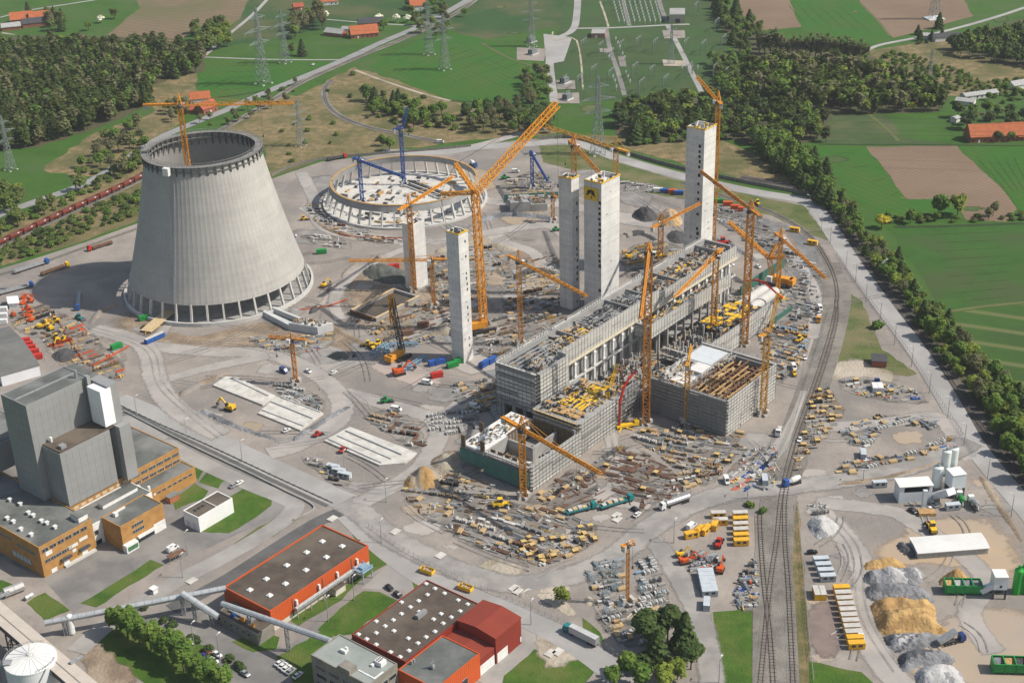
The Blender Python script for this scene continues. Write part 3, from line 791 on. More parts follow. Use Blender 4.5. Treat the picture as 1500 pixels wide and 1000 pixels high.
def f(m):
 n = 72
 for i in range(n):
  a, b = 2 * math.pi * i / n, 2 * math.pi * (i + 1) / n
  def P(r, t, z): return (CTX + r * math.cos(t), CTY + r * math.sin(t), z)
  m.hexa([P(BR - 0.6, a, 0), P(BR + 0.6, a, 0), P(BR + 0.6, b, 0), P(BR - 0.6, b, 0)], [P(BR - 0.6, a, 2.2), P(BR + 0.6, a, 2.2), P(BR + 0.6, b, 2.2), P(BR - 0.6, b, 2.2)])
mk(ct, "basin_wall", CONC, f)
mk(ct, "basin_floor", CONCD, lambda m: m.lathe(CTX, CTY, [(0.1, 0.5), (BR - 0.7, 0.55)], 72, False))
def f(m):
 n = 96
 for i in range(n):
  a, b = 2 * math.pi * i / n, 2 * math.pi * (i + 1) / n
  def P(r, t, z): return (CTX + r * math.cos(t), CTY + r * math.sin(t), z)
  rr = shell_r(83)
  for z, ri, ro, k in ((83.4, -2.4, 1.5, 0), (80.6, 0.3, 1.3, 0), (80.6, -2.3, -1.1, 0)):
   m.k = k
   m.hexa([P(rr + ri, a, z), P(rr + ro, a, z), P(rr + ro, b, z), P(rr + ri, b, z)], [P(rr + ri, a, z + 0.22), P(rr + ro, a, z + 0.22), P(rr + ro, b, z + 0.22), P(rr + ri, b, z + 0.22)])
  m.k = 1
  for ro in (1.5, -2.4):
   m.beam(P(rr + ro, a, 83.5), P(rr + ro, a, 85.0), 0.16)
   m.beam(P(rr + ro, a, 84.7), P(rr + ro, b, 84.7), 0.14)
  if i % 2 == 0:
   m.k = 2
   for s in (1, -1):
    o1, o0 = (0.3, 1.4) if s > 0 else (-1.2, -2.2)
    q = [(o1, 76.4), (o0, 79.6), (o0, 83.2), (o1, 83.2)]
    w = 0.011
    m.hexa([P(rr + r, a - w, z) for r, z in q], [P(rr + r, a + w, z) for r, z in q])
mk(ct, "climbing_formwork", [M("formwork_grey", (0.24, 0.23, 0.215), (0.16, 0.153, 0.143), 0.4, 0.9), GALV, M("bracket_net", (0.12, 0.125, 0.12), (0.08, 0.08, 0.08), 0.4, 0.9)], f)
def f(m):
 a = math.radians(-108)
 for z0, z1 in ((12, 30), (30, 50), (50, 66), (66, 79)):
  r0, r1 = shell_r(z0) + 0.6, shell_r(z1) + 0.6
  m.lattice((CTX + r0 * math.cos(a), CTY + r0 * math.sin(a), z0), (CTX + r1 * math.cos(a), CTY + r1 * math.sin(a), z1), 0.7, 2, 0.14)
mk(ct, "access_hoist", GALV, f)
a_ = math.radians(-113)
mk(ct, "hoist_cabin", WHITE, lambda m: m.box(CTX + 34.4 * math.cos(a_), CTY + 34.4 * math.sin(a_), 79.5, 3.6, 2.6, 4.2, a_ + 1.57))
# ---- second tower base: ring of raking columns under a ring beam -----------------
rx, ry = G(594, 293).x, G(594, 293).y
R0 = (G(476, 295) - G(712, 292)).length / 2
rt = thing("cooling_tower_ring", "broad ring of raking concrete columns carrying a ring beam, base of a second cooling tower", "tower base", (rx, ry, 0))
def ringpiece(m, x, y, r0, r1, z0, z1, n=96, r0t=None, r1t=None):
 r0t = r0 if r0t is None else r0t; r1t = r1 if r1t is None else r1t
 for i in range(n):
  a, b = 2 * math.pi * i / n, 2 * math.pi * (i + 1) / n
  m.hexa([(x + r * math.cos(t), y + r * math.sin(t), z0) for r, t in ((r0, a), (r1, a), (r1, b), (r0, b))], [(x + r * math.cos(t), y + r * math.sin(t), z1) for r, t in ((r0t, a), (r1t, a), (r1t, b), (r0t, b))], True)
for i in range(40):
 a = 2 * math.pi * (i + 0.5) / 40
 mk(rt, "support_column", CONC, lambda m: m.beam((rx + (R0 - 1) * math.cos(a), ry + (R0 - 1) * math.sin(a), 0), (rx + (R0 - 4.4) * math.cos(a), ry + (R0 - 4.4) * math.sin(a), 10.6), 1.1, 1.5))
mk(rt, "ring_beam", M("ring_beam_concrete", (0.33, 0.33, 0.325), (0.26, 0.26, 0.255), 0.2, 0.9), lambda m: ringpiece(m, rx, ry, R0 - 5.2, R0 - 4.1, 10.2, 14.4, 120, R0 - 6.2, R0 - 5.1))
mk(rt, "timber_capping", TIMBER, lambda m: ringpiece(m, rx, ry, R0 - 6.4, R0 - 4.9, 14.4, 14.75, 120))
mk(rt, "basin_kerb", CONC, lambda m: ringpiece(m, rx, ry, R0 - 0.6, R0 + 0.8, 0, 1.6, 96))
mk(rt, "basin_floor", SLAB, lambda m: m.lathe(rx, ry, [(0.1, 0.5), (R0 - 0.7, 0.55)], 72, False))
def f(m):
 R = random.Random(3)
 d = (G(668, 306) - G(588, 272)).normalized(); n = Vector((-d.y, d.x, 0))
 for k in range(5):
  a = G(588, 272) + n * (k * 2.6); b = G(662, 300) + n * (k * 2.6)
  m.k = k % 2
  m.beam((a.x, a.y, 1.1), (b.x, b.y, 1.1), 0.8, 0.8)
 for i in range(150):
  a, r = R.uniform(0, 6.28), (R0 - 8) * math.sqrt(R.random())
  m.k = R.choice((0, 1, 1, 2, 3))
  m.box(rx + r * math.cos(a), ry + r * math.sin(a), 0.55, R.uniform(1, 7), R.uniform(0.6, 2.2), R.uniform(0.3, 1.6), -0.4 + R.choice((0, 1.57)) + R.uniform(-0.1, 0.1))
o = mk(rt, "basin_fittings", [CONC, DGREY, TIMBER, CONCD], f); o["kind"] = "stuff"
# ---- concrete stair shafts --------------------------------------------------------
def shaft(label, u0, u1, v0, v1, h, openings, trim=True, holes=True, name="stair_tower"):
 c = W((u0 + u1) / 2, (v0 + v1) / 2)
 t = thing(name, label, "tower", (c.x, c.y, 0))
 def f(m):
  k = 0.5
  m.ub(u0, u1, v0, v1, 0, h - 2.5)
  m.ub(u0, u1, v1 - k, v1, h - 2.5, h); m.ub(u0, u1, v0, v0 + k, h - 2.5, h)
  m.ub(u0, u0 + k, v0 + k, v1 - k, h - 2.5, h); m.ub(u1 - k, u1, v0 + k, v1 - k, h - 2.5, h)
  z = 4.0
  m.k = 1
  while z < h - 2:                                             # pour joints
   m.ub(u0 - 0.04, u1 + 0.04, v0 - 0.04, v1 + 0.04, z, z + 0.1); z += 4.0
 mk(t, "wall", [SHAFTC, M("pour_joint", (0.4, 0.39, 0.37), (0.34, 0.33, 0.32), 0.4, 0.95)], f)
 for ax, p, z, w, hh in openings:
  w *= rnd.uniform(.72, 1.05); hh *= rnd.uniform(.75, 1.08); p += rnd.uniform(-.15, .25)
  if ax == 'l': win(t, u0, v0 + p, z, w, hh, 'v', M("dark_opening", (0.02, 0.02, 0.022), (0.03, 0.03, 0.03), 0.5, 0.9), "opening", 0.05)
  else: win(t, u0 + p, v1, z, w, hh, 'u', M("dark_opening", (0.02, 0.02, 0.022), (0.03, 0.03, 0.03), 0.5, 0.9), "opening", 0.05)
 def f(m):
  R = random.Random(int(h * 10))
  m.k = 0
  if trim:
   m.ub(u0 - 0.25, u1 + 0.25, v1 + 0.02, v1 + 0.3, h - 0.3, h + 0.35); m.ub(u0 - 0.3, u0 - 0.02, v0, v1, h - 0.3, h + 0.35)
  for i in range(22):
   m.k = R.choice((1, 1, 2, 2, 0))
   m.box(*(W(R.uniform(u0 + 1, u1 - 1), R.uniform(v0 + 1, v1 - 1)).xy), h - 2.5, R.uniform(0.5, 2.6), R.uniform(0.3, 1.0), R.uniform(0.6, 3.2), TH + R.choice((0, 1.57)))
 mk(t, "formwork_top", [YELLOW, CONC, DGREY], f)
 if holes:
  def f(m):
   R = random.Random(int(h * 7))
   for z in range(5, int(h) - 3, 4):
    for k in range(4):
     if R.random() < 0.75: m.ub(u0 - 0.05, u0 + 0.1, v0 + 1 + k * (v1 - v0 - 2) / 3.2, v0 + 1.35 + k * (v1 - v0 - 2) / 3.2, z, z + 0.4)
    if R.random() < 0.4:
     a = R.uniform(u0 + 1, u1 - 4)
     m.ub(a, a + R.uniform(0.6, 2.6), v1 - 0.1, v1 + 0.05, z, z + R.uniform(0.2, 0.5))
  mk(t, "anchor_holes", DGREY, f)
 return t
tA = shaft("slender pale concrete stair tower standing alone by the blue and green containers", 487.8, 495.2, -433, -425, 71, [('f', 4.4, z, 1.0, 1.7) for z in (8, 12, 22, 25.5, 29, 39, 42, 45, 48, 57, 65)] )
tB = shaft("low broad concrete wall tower beside the ring of columns, without window openings", 541.7, 553, -513.5, -506.5, 40, [], False, False)
tC1 = shaft("narrower of the twin concrete stair towers, left of the one with the yellow banner", 571.8, 578.7, -426, -417.7, 76, [('f', 4.2, z, 1.2, 1.9) for z in (3, 9, 16, 19.5, 23, 27, 30.5, 34, 45, 52, 60)])
tC2 = shaft("wider of the twin concrete stair towers, with a yellow banner below its top", 575, 592, -411.8, -400.6, 76, [('l', 9.3, z, 1.7, 2.0) for z in (6, 14, 28, 31, 34, 37, 40, 43, 46, 49, 52, 55, 58, 61, 64)])
tD = shaft("tallest concrete stair tower, at the far end of the building block", 655, 667.5, -398.6, -387, 86, [('l', 8.2, z, 1.7, 2.0) for z in (17, 20, 23, 26, 35, 44, 48, 53, 58, 63, 66, 69, 72)] + [('l', 8.2, 75, 1.5, 2.4)])
# banner with its black emblem on the wide tower
mk(tC2, "banner", M("banner_yellow", (0.75, 0.5, 0.03), (0.7, 0.45, 0.03), 0.2, 0.6), lambda m: m.ub(574.6, 574.9, -411.6, -402.6, 65.5, 72.5))
def f(m):
 for s in (-1, 1):
  c = -407.1
  m.hexa([W(574.52, c + s * 0.3, 69.2), W(574.52, c + s * 1.1, 71.2), W(574.52, c + s * 1.9, 71.0), W(574.52, c + s * 2.9, 67.6)][::s], [W(574.4, c + s * 0.3, 69.2), W(574.4, c + s * 1.1, 71.2), W(574.4, c + s * 1.9, 71.0), W(574.4, c + s * 2.9, 67.6)][::s])
  m.ub(574.42, 574.55, c + s * 0.1 - 0.6, c + s * 0.1 + 0.6, 69.8, 71.3)
mk(tC2, "emblem", BLACK, f)
# ---- unfinished power house -----------------------------------------------------
def scaffold(m, A, B, n, z0, z1, lift=2.0, bay=2.5, net=0.55, seed=1, ks=(0, 1)):
 """walkways, rails, standards and netting along a wall from A to B, n pointing outwards"""
 R = random.Random(seed)
 A, B, n = Vector(A), Vector(B), Vector(n).normalized()
 L = (B - A).length; d = (B - A) / L
 nz = max(1, int((z1 - z0) / lift + 0.5)); lift = (z1 - z0) / nz
 nb = max(1, int(L / bay + 0.5))
 def H(a, b, za, zb, w0, w1):
  q = [a + n * w0, b + n * w0, b + n * w1, a + n * w1]
  if (q[1] - q[0]).cross(q[2] - q[0]).z < 0: q = q[::-1]
  m.hexa([(p.x, p.y, za) for p in q], [(p.x, p.y, zb) for p in q])
 for k in range(nz + 1):
  z = z0 + k * lift
  m.k = ks[0]
  H(A, B, z - 0.08, z + 0.05, 0.15, 1.25)
  if k < nz or True:
   H(A, B, z + 0.6, z + 0.72, 1.2, 1.27)
   H(A, B, z + 1.1, z + 1.2, 1.2, 1.27)
  i = 0
  while i < nb and k < nz:
   j = min(nb, i + R.randint(2, 9))
   if R.random() < net:
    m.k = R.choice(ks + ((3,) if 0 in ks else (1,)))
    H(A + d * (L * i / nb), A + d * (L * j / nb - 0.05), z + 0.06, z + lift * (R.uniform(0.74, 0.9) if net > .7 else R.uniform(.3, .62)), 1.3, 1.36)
   i = j
 m.k = ks[1]
 for i in range(nb + 1):
  p = A + d * (L * i / nb) + n * 1.44
  m.beam((p.x, p.y, max(0, z0 - 1)), (p.x, p.y, z1 + 1.6), 0.13)
def scaf_v(m, u0, u1, v, z0, z1, **k): scaffold(m, W(u0, v), W(u1, v), W(0, 1), z0, z1, **k)
def scaf_u(m, v0, v1, u, z0, z1, **k): scaffold(m, W(u, v0), W(u, v1), W(-1, 0), z0, z1, **k)
SC = [SCAF, SCAFD, TIMBERP, M("scaffold_mid", (0.42, 0.41, 0.385), (0.34, 0.33, 0.31), .2, .85)]
DECKM = M("site_deck", (0.34, 0.32, 0.3), (0.2, 0.19, 0.18), 0.25, 0.95, c3=(0.25, 0.22, 0.18), sc3=0.15)
CLUT = [TIMBER, CONCD, DGREY, RUST, CONC, TIMBERP, GALV]
def deck_clutter(m, u0, u1, v0, v1, z, n, seed, ks=(0, 1, 1, 1, 2, 2, 2, 3, 5, 6), hmax=1.4, lmax=6.0):
 R = random.Random(seed)
 for i in range(int(n * 1.7)):
  m.k = R.choice(ks)
  L, w = R.uniform(0.6, lmax * .7), R.uniform(0.12, 0.7)
  p = W(R.uniform(u0 + 1, u1 - 1), R.uniform(v0 + 1, v1 - 1))
  m.box(p.x, p.y, z + R.uniform(0, 0.4), L, w, R.uniform(0.15, hmax), TH + R.choice((0, 0, 1.5708)) + R.uniform(-0.08, 0.08))
def panels(m, u0, u1, v0, v1, z, nu, nv, fill=0.8, seed=2, gap=0.3):
 R = random.Random(seed)
 du, dv = (u1 - u0) / nu, (v1 - v0) / nv
 for i in range(nu):
  for j in range(nv):
   if R.random() < fill:
    zz = z + R.uniform(0.02, 0.8)
    m.ub(u0 + i * du + gap, u0 + (i + 1) * du - gap, v0 + j * dv + gap, v0 + (j + 1) * dv - gap, zz, zz + 0.4)
# turbine hall: long block on the left of the complex
U0, U1, VB, VF = 455.3, 640.0, -376.0, -355.5
c = W((U0 + U1) / 2, VB)
th = thing("turbine_hall", "long unfinished concrete hall with white columns along its open side", "building", (c.x, c.y, 0))
def f(m):
 m.ub(U0, U1, VB, VB + 1.2, 0, 29)                       # rear wall
 m.ub(478, U1, VF - 3.2, VF - 2.0, 0, 22)                  # wall behind the columns
 m.ub(U0 + 0.2, 478, VF + 1.5, VF + 2.7, 9, 29)            # near end, front
 m.ub(U0, U0 + 1.2, VB + 1.3, VF + 2.6, 9, 29)             # near end, side
 m.ub(U1 - 1.2, U1, VB + 1.3, VF - 3.3, 0, 29)
 m.ub(U0 + 1.3, U1 - 1.3, VB + 1.3, VF - 3.3, 25.4, 26.2)
 for u, h in ((500, 28.2), (514, 27.6), (541, 29), (560, 28), (584, 28.8), (612, 27.8), (628, 29.4)): m.ub(u, u + .7, VB + 1.3, VF - 3.4, 26.2, h)
 for u, a in ((455, .3), (480, .5), (520, .3), (566, .6), (600, .4)):
  for q in range(9): m.ub(u + 2 + q * 2.1, u + 2.25 + q * 2.1, VB + .2, VB + .5, 29, 30 + (q * 7 % 5) * .4)
 m.ub(U0 + 1.3, 477.5, VF - 3.2, VF + 1.4, 25.4, 26.1)
 m.ub(U0 + 0.5, 477.5, VB + 1.5, VF + 1.2, 8.4, 9.4)
mk(th, "wall", CONCD, f)
for v in (-374, -367.5, -361, -354.5): mk(th, "pier", CONCD, lambda m: m.ub(U0 + 0.4, U0 + 2.2, v - 0.9, v + 0.9, 0, 8.38))
mk(th, "pier", CONCD, lambda m: m.ub(475.5, 477.3, -355.4, -353.6, 0, 8.38))
for i in range(20):
 u = 480 + i * 8.0
 if u > U1 - 2: break
 def f(m):
  m.ub(u, u + 1.2, VF - 0.9, VF + 0.3, 0, 21.9); m.ub(u - 0.35, u + 1.55, VF - 1.2, VF + 0.6, 19.4, 20.3); m.ub(u - 0.3, u + 1.5, VF - 1.1, VF + 0.5, 13, 13.7)
 mk(th, "column", WHITE, f)
def f(m):
 m.ub(478.2, U1, VF - 1.4, VF + 0.9, 22.0, 22.9)
 m.k = 1; m.ub(478.2, U1, VF - 0.6, VF + 0.4, 11.6, 12.4)
mk(th, "crane_beam", [M("beam_cream", (0.62, 0.56, 0.42), (0.5, 0.45, 0.34), 0.5, 0.9), CONC], f)
def f(m):
 scaf_v(m, 478.5, 562, VF - 1.2, 23.2, 31.2, lift=1.3, net=0.9, seed=4, ks=(0, 0))
 scaf_v(m, U0 + 0.4, 477.8, VF + 2.75, 9.4, 29.4, lift=2.0, net=0.97, seed=5, ks=(0, 0))
 scaf_v(m, 562, U1, VF - 1.2, 23.2, 29.0, lift=1.4, net=0.85, seed=8, ks=(0, 0))
 scaf_u(m, VB, VF + 2.6, U0 - 0.05, 9.4, 29.4, lift=2.0, net=0.9, seed=6, ks=(0, 1))
 scaffold(m, W(U1, VB), W(U0, VB), W(0, -1), 2, 29, lift=2.2, net=0.5, seed=7)
 scaf_u(m, VF - 2.2, VF + 2.6, 478.9, 23, 31, net=0.9, seed=3, ks=(0, 0))
mk(th, "scaffold", SC, f)
def f(m):
 deck_clutter(m, U0 + 2, 476, VB + 2, VF, 26.2, 120, 11)
 deck_clutter(m, 478, 515, VB + 2, VF - 4, 26.3, 190, 12, ks=(0, 5, 1, 2, 2, 1))
 deck_clutter(m, 515, 560, VB + 2, VF - 4, 26.3, 260, 13, ks=(1, 2, 2, 2, 6, 6), lmax=8)
 deck_clutter(m, 560, U1, VB + 2, VF - 4, 26.3, 380, 14)
 for k in range(5):
  m.k = 6
  a = W(U0 + 2, VB + 3 + k * 2.2); b = W(490, VB + 3 + k * 2.2)
  m.beam((a.x, a.y, 28.4 - k * .4), (b.x, b.y, 28.4 - k * .4), 0.5, 0.7)
o = mk(th, "deck_fittings", CLUT, f); o["kind"] = "stuff"
o = mk(th, "formwork_panels", [YELLOW], lambda m: (panels(m, 488, 512, -368, -361, 26.4, 4, 5, 0.6), panels(m, 590, 612, -372, -364, 26.4, 4, 4, 0.5))); o["kind"] = "stuff"
mk(th, "blue_roof_cover", M("blue_sheet", (0.2, 0.3, 0.4), (0.13, 0.2, 0.28), 0.2, 0.7), lambda m: m.ub(566, 612, -399, -378.5, 4, 5))
# deck block beyond the hall front (white fenced band)
c = W(575, -343)
db = thing("boiler_bunker_block", "raised concrete deck with a pale boarded edge and yellow formwork beside the white columns", "building", (c.x, c.y, 0))
def f(m):
 m.ub(536, 612, -352.5, -344.5, 20, 21)
 for u in range(538, 612, 8):
  for v in (-352, -345.5): m.ub(u, u + 1, v - 0.5, v + 0.5, 0, 19.98)
 m.ub(560, 610, -352, -346, 8, 8.6)
mk(db, "deck", CONCD, f)
mk(db, "edge_boarding", SC, lambda m: (scaf_v(m, 535, 613, -344.3, 18, 25, lift=1.4, net=1.0, seed=21, ks=(0, 0)), scaf_u(m, -352, -344.5, 535.8, 18, 25, lift=1.4, net=.8, seed=22)))
o = mk(db, "formwork_panels", [YELLOW, TIMBER], lambda m: panels(m, 542, 575, -352, -346, 21.1, 9, 4, 0.75)); o["kind"] = "stuff"
o = mk(db, "deck_fittings", CLUT, lambda m: deck_clutter(m, 536, 612, -352, -345, 21.0, 200, 23)); o["kind"] = "stuff"
# deck with yellow formwork in front of the hall
c = W(492, -337)
m2 = thing("formwork_deck_block", "half-built concrete block with bright yellow formwork lying on its deck", "building", (c.x, c.y, 0))
def f(m):
 m.ub(449, 486, -350.5, -325, 14.6, 15.6)
 m.ub(449, 486, -326.2, -325, 0, 14.5); m.ub(484.8, 486, -350, -326.3, 0, 14.5)
 for v in (-349, -343, -337, -331): m.ub(449.6, 450.8, v - 0.6, v + 0.6, 0, 14.5)
 m.ub(462, 463, -350, -326.3, 0, 14.5)
 m.ub(486.1, 534, -353, -326, 6, 6.8)
 for u in (490, 497, 504, 512, 520, 528):
  for v in (-350, -342, -334): m.ub(u, u + .9, v, v + .9, 6.8, 6.8 + 2.5 + (u * 7 + v * 3) % 4); m.ub(u, u + .9, v, v + .9, 0, 5.9)
 m.ub(486.1, 500, -330, -328, 6.8, 13)
mk(m2, "frame", CONCD, f)
mk(m2, "scaffold", SC, lambda m: (scaf_v(m, 449, 486, -324.9, 0.5, 15.6, net=0.5, seed=31), scaf_u(m, -350, -325, 449, 11.5, 15.6, net=0.4, seed=32, ks=(2, 1)), scaf_v(m, 486.2, 534, -325.9, 1, 9.5, net=0.4, seed=33, ks=(1, 0)), scaf_v(m, 486.2, 501, -327.9, 8, 14.5, net=.5, seed=36, ks=(1, 1))))
def f(m):
 panels(m, 458, 482, -344, -330, 15.7, 3, 8, 0.85, 5, 0.35)
 m.k = 1; panels(m, 450.5, 458, -349, -327, 15.7, 2, 6, 0.7, 6); panels(m, 482, 485.5, -349, -327, 15.7, 1, 6, 0.6, 7)
o = mk(m2, "formwork_panels", [YELLOW, TIMBER], f); o["kind"] = "stuff"
o = mk(m2, "deck_fittings", CLUT, lambda m: (deck_clutter(m, 450, 485, -350, -326, 15.7, 130, 34, ks=(0, 5, 2, 2, 1)), deck_clutter(m, 487, 534, -352, -327, 6.8, 330, 35, ks=(1, 1, 2, 2, 0, 5, 3), hmax=2.2))); o["kind"] = "stuff"
# low foundation block at the near corner: slab with round openings, open basin, timber shutters
c = W(428, -342)
m3 = thing("foundation_block", "low concrete foundation block with round pads on a white slab and an open basin", "building", (c.x, c.y, 0))
def f(m):
 m.ub(410.5, 447, -362, -349, 4.0, 11)
 m.ub(411.5, 448, -325.5, -324, 0, 11); m.ub(411.5, 413, -348.9, -325.6, 0, 11); m.ub(446.5, 448, -348.9, -325.6, 0, 13)
 m.ub(413.1, 446.4, -348.9, -325.6, 0, 2.5); m.ub(428, 429, -348.9, -335, 2.5, 9.5); m.ub(429.1, 446.4, -336, -335, 2.5, 9.5)
mk(m3, "wall", CONCD, f)
mk(m3, "slab", M("white_slab", (0.72, 0.71, 0.68), (0.58, 0.57, 0.55), 0.4, 0.9), lambda m: (m.ub(411, 446.5, -361.6, -349.3, 11.02, 11.25), m.ub(413.2, 427.8, -348.8, -325.7, 2.6, 2.75), m.ub(431, 445, -334, -327, 2.6, 2.8)))
for u, v, r in ((425, -356, 2.4), (418, -353.5, 1.8), (432, -357.5, 1.6), (438, -354.5, 1.5)):
 mk(m3, "round_pad", CONC, lambda m: m.lathe(*W(u, v).xy, [(r, 11.2), (r, 11.7), (r * 0.8, 11.72), (0.1, 11.7)], 20))
SHB = M("shutter_brown", (0.16, 0.11, 0.06), (0.1, 0.07, 0.045), 0.4, 0.9)
for q in [(428.2 + k * 2.2, 429.8 + k * 2.2, -349.2, -348.95, 4, 12.4) for k in range(8)] + [(413.3, 413.7, -347 + k * 4, -344.5 + k * 4, 3, 12.2) for k in range(5)] + [(446.0, 446.45, -348 + k * 3.6, -345 + k * 3.6, 3, 12.6) for k in range(6)]: mk(m3, "timber_shutter", SHB, lambda m: m.ub(*q))
for u, v in ((410.4, -361.5), (424, -362.2), (411, -351)): mk(m3, "steel_shutter", MATS["shutter_brown"], lambda m: m.ub(u, u + 0.6, v, v + 2.2, 10, 16))
mk(m3, "green_shutter", M("green_shutter", (0.07, 0.2, 0.16), (0.05, 0.14, 0.12), 0.3, 0.8), lambda m: (m.ub(409.9, 410.4, -362, -324, 3, 9.5), m.ub(410.0, 411.2, -348.8, -325, 1, 4)))
mk(m3, "scaffold", SC, lambda m: (scaf_v(m, 411.5, 448, -323.9, 0.5, 12, net=0.35, seed=41), scaf_u(m, -348, -325, 411.4, 9, 12, net=0.4, seed=42)))
o = mk(m3, "deck_fittings", CLUT, lambda m: (deck_clutter(m, 412, 446, -361, -350, 11.2, 60, 43, hmax=1.0, lmax=3), deck_clutter(m, 414, 446, -348, -326, 2.7, 60, 44))); o["kind"] = "stuff"
# boiler house foundation on the right
c = W(522, -300)
m4 = thing("boiler_house", "square unfinished block wrapped in grey scaffolding with rusty steel girders across its open top", "building", (c.x, c.y, 0))
def f(m):
 m.ub(501.5, 545, -280.6, -279.8, 0, 17.5); m.ub(501.5, 502.3, -320, -280.7, 0, 17.5); m.ub(544.2, 545, -320, -280.7, 0, 17.5); m.ub(502.4, 544.1, -320, -319.2, 0, 17.5)
 m.ub(502.4, 544.1, -319.1, -280.7, 9, 10); m.ub(503, 523, -319, -302, 10, 17.0); m.ub(526, 544, -319, -303, 10, 18.2)
mk(m4, "wall", CONCD, f)
mk(m4, "slab", M("blue_white_slab", (0.58, 0.61, 0.63), (0.5, 0.53, 0.55), 0.3, 0.8), lambda m: (m.ub(527.5, 543.5, -318, -304, 18.22, 18.5), ))
mk(m4, "slab", M("white_slab", (1, 1, 1)), lambda m: (m.ub(504, 515, -312, -303, 17.02, 18.3), m.ub(517, 526, -310, -303, 17.02, 19.0)))
for k in range(8):
 mk(m4, "girder", [TIMBER if k % 3 else RUST], lambda m: m.ub(503 + (k % 2) * 2.5, 543.5 - (k % 3) * 5, -300.8 + k * 2.7, -300.3 + k * 2.7, 17.0, 17.7))
for k in range(4):
 mk(m4, "cross_girder", [RUST], lambda m: m.ub(510 + k * 9, 510.6 + k * 9, -302, -281, 16.0, 16.9))
mk(m4, "scaffold", SC, lambda m: (scaf_v(m, 500.5, 545.5, -279.7, 0.5, 18.6, lift=1.9, net=0.6, seed=51, ks=(0, 0)), scaf_u(m, -320.5, -279.2, 501.4, 0.5, 18.6, lift=1.9, net=0.9, seed=52, ks=(1, 1)),  # side away from the sun takes the darker grey, shade painted in
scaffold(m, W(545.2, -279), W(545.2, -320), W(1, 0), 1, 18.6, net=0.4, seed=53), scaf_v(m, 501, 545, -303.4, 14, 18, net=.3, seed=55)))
o = mk(m4, "deck_fittings", CLUT + [YELLOW], lambda m: (deck_clutter(m, 502, 526, -319, -302, 17.1, 170, 54, ks=(4, 4, 1, 0, 6)), deck_clutter(m, 502, 544, -301, -281, 10.1, 150, 56, ks=(0, 0, 3, 3, 2, 5), hmax=5.5), deck_clutter(m, 503, 544, -301, -281, 15.6, 45, 58, ks=(0, 3, 5), hmax=.8, lmax=9), deck_clutter(m, 526, 544, -303, -299, 17, 40, 57))); o["kind"] = "stuff"
# sunken level with columns and yellow formwork behind it
c = W(588, -332)
m6 = thing("column_level_block", "sunken deck of short concrete columns and yellow formwork tables", "building", (c.x, c.y, 0))
def f(m):
 m.ub(546, 616, -343, -322, 3, 4)
 R = random.Random(61)
 for u in range(548, 616, 5):
  for v in (-341, -336, -331, -326): m.ub(u, u + .9, v, v + .9, 4, 4 + R.uniform(4, 9))
 m.ub(546, 616, -322.8, -322, 0, 9)
mk(m6, "frame", CONCD, f)
mk(m6, "scaffold", SC, lambda m: (scaf_v(m, 546, 619, -321.8, 1, 12.5, lift=1.5, net=0.85, seed=62, ks=(0, 0)), scaf_u(m, -342, -322, 546, 4, 10, net=.4, seed=63)))
o = mk(m6, "formwork_panels", [YELLOW, TIMBERP], lambda m: panels(m, 575, 612, -341, -325, 10.5, 10, 6, 0.62)); o["kind"] = "stuff"
o = mk(m6, "deck_fittings", CLUT, lambda m: (deck_clutter(m, 546, 616, -342, -323, 4.0, 380, 64, hmax=3.5), deck_clutter(m, 575, 614, -342, -323, 10.2, 120, 65))); o["kind"] = "stuff"
mk(m6, "green_hoarding", M("green_hoarding", (0.05, 0.15, 0.115), (0.035, 0.1, 0.08), 0.3, 0.8), lambda m: (m.ub(640, 690, -352, -351.3, 0, 6), m.ub(616, 640, -320, -319.4, 0, 3)))
for k, v in enumerate((-342, -335.5)):
 def f(m):
  a, b = W(622, v, 3.2), W(650, v, 3.2)
  m.tube(a, b, 3.0, 3.0, 20, True); m.k = 1
  m.tube(W(621.6, v, 3.2), W(622.0, v, 3.2), 2.5, 2.5, 20)
 tag(MB.build.__get__((lambda mm: (f(mm), mm)[1])(MB()))("concrete_pipe", [CONC, RUST]), "huge pale cooling water pipe, " + ("rear" if k == 0 else "front") + " of the pair behind the formwork tables", "pipe", "cooling water pipes behind the formwork tables")
# ---- old power plant on the left ---------------------------------------------------
PANEL = M("cladding_seam", (0.25, 0.25, 0.25), (0.22, 0.22, 0.22), 0.3, 0.7)
def clad(m, u0, u1, v0, v1, z0, z1, fu=True, fv=True):
 """the seams of the sheet cladding, standing 4 cm proud"""
 k = z0 + 3
 while k < z1 - 1:
  if fu: m.ub(u0, u1, v1 - 0.1, v1 + 0.05, k, k + 0.12)
  if fv: m.ub(u0 - 0.05, u0 + 0.1, v0, v1, k, k + 0.12)
  k += 4.0
 u = u0 + 2.5
 while fu and u < u1 - 1: m.ub(u, u + 0.1, v1 - 0.1, v1 + 0.04, z0, z1 - 0.6); u += 3.2
 v = v0 + 2.5
 while fv and v < v1 - 1: m.ub(u0 - 0.04, u0 + 0.1, v, v + 0.1, z0, z1 - 0.6); v += 3.2
bh, rf = block("boiler_house_tower", "tall windowless grey sheet-clad boiler house with a white stack panel, above the brick buildings", "building", 269.3, 300.2, -487, -469.6, 59, CLAD, ROOFG, z0=14.0)
mk(bh, "cladding_seams", PANEL, lambda m: clad(m, 269.3, 300.2, -487, -469.6, 14, 59))
mk(bh, "stair_core", CLAD, lambda m: (m.ub(300.25, 305.5, -487, -458.2, 14, 58.2), m.ub(297.6, 299.2, -469.5, -467.4, 40, 61)))
mk(bh, "stair_roof", ROOFG, lambda m: m.ub(300.6, 305.1, -486.6, -470, 58.25, 58.7))
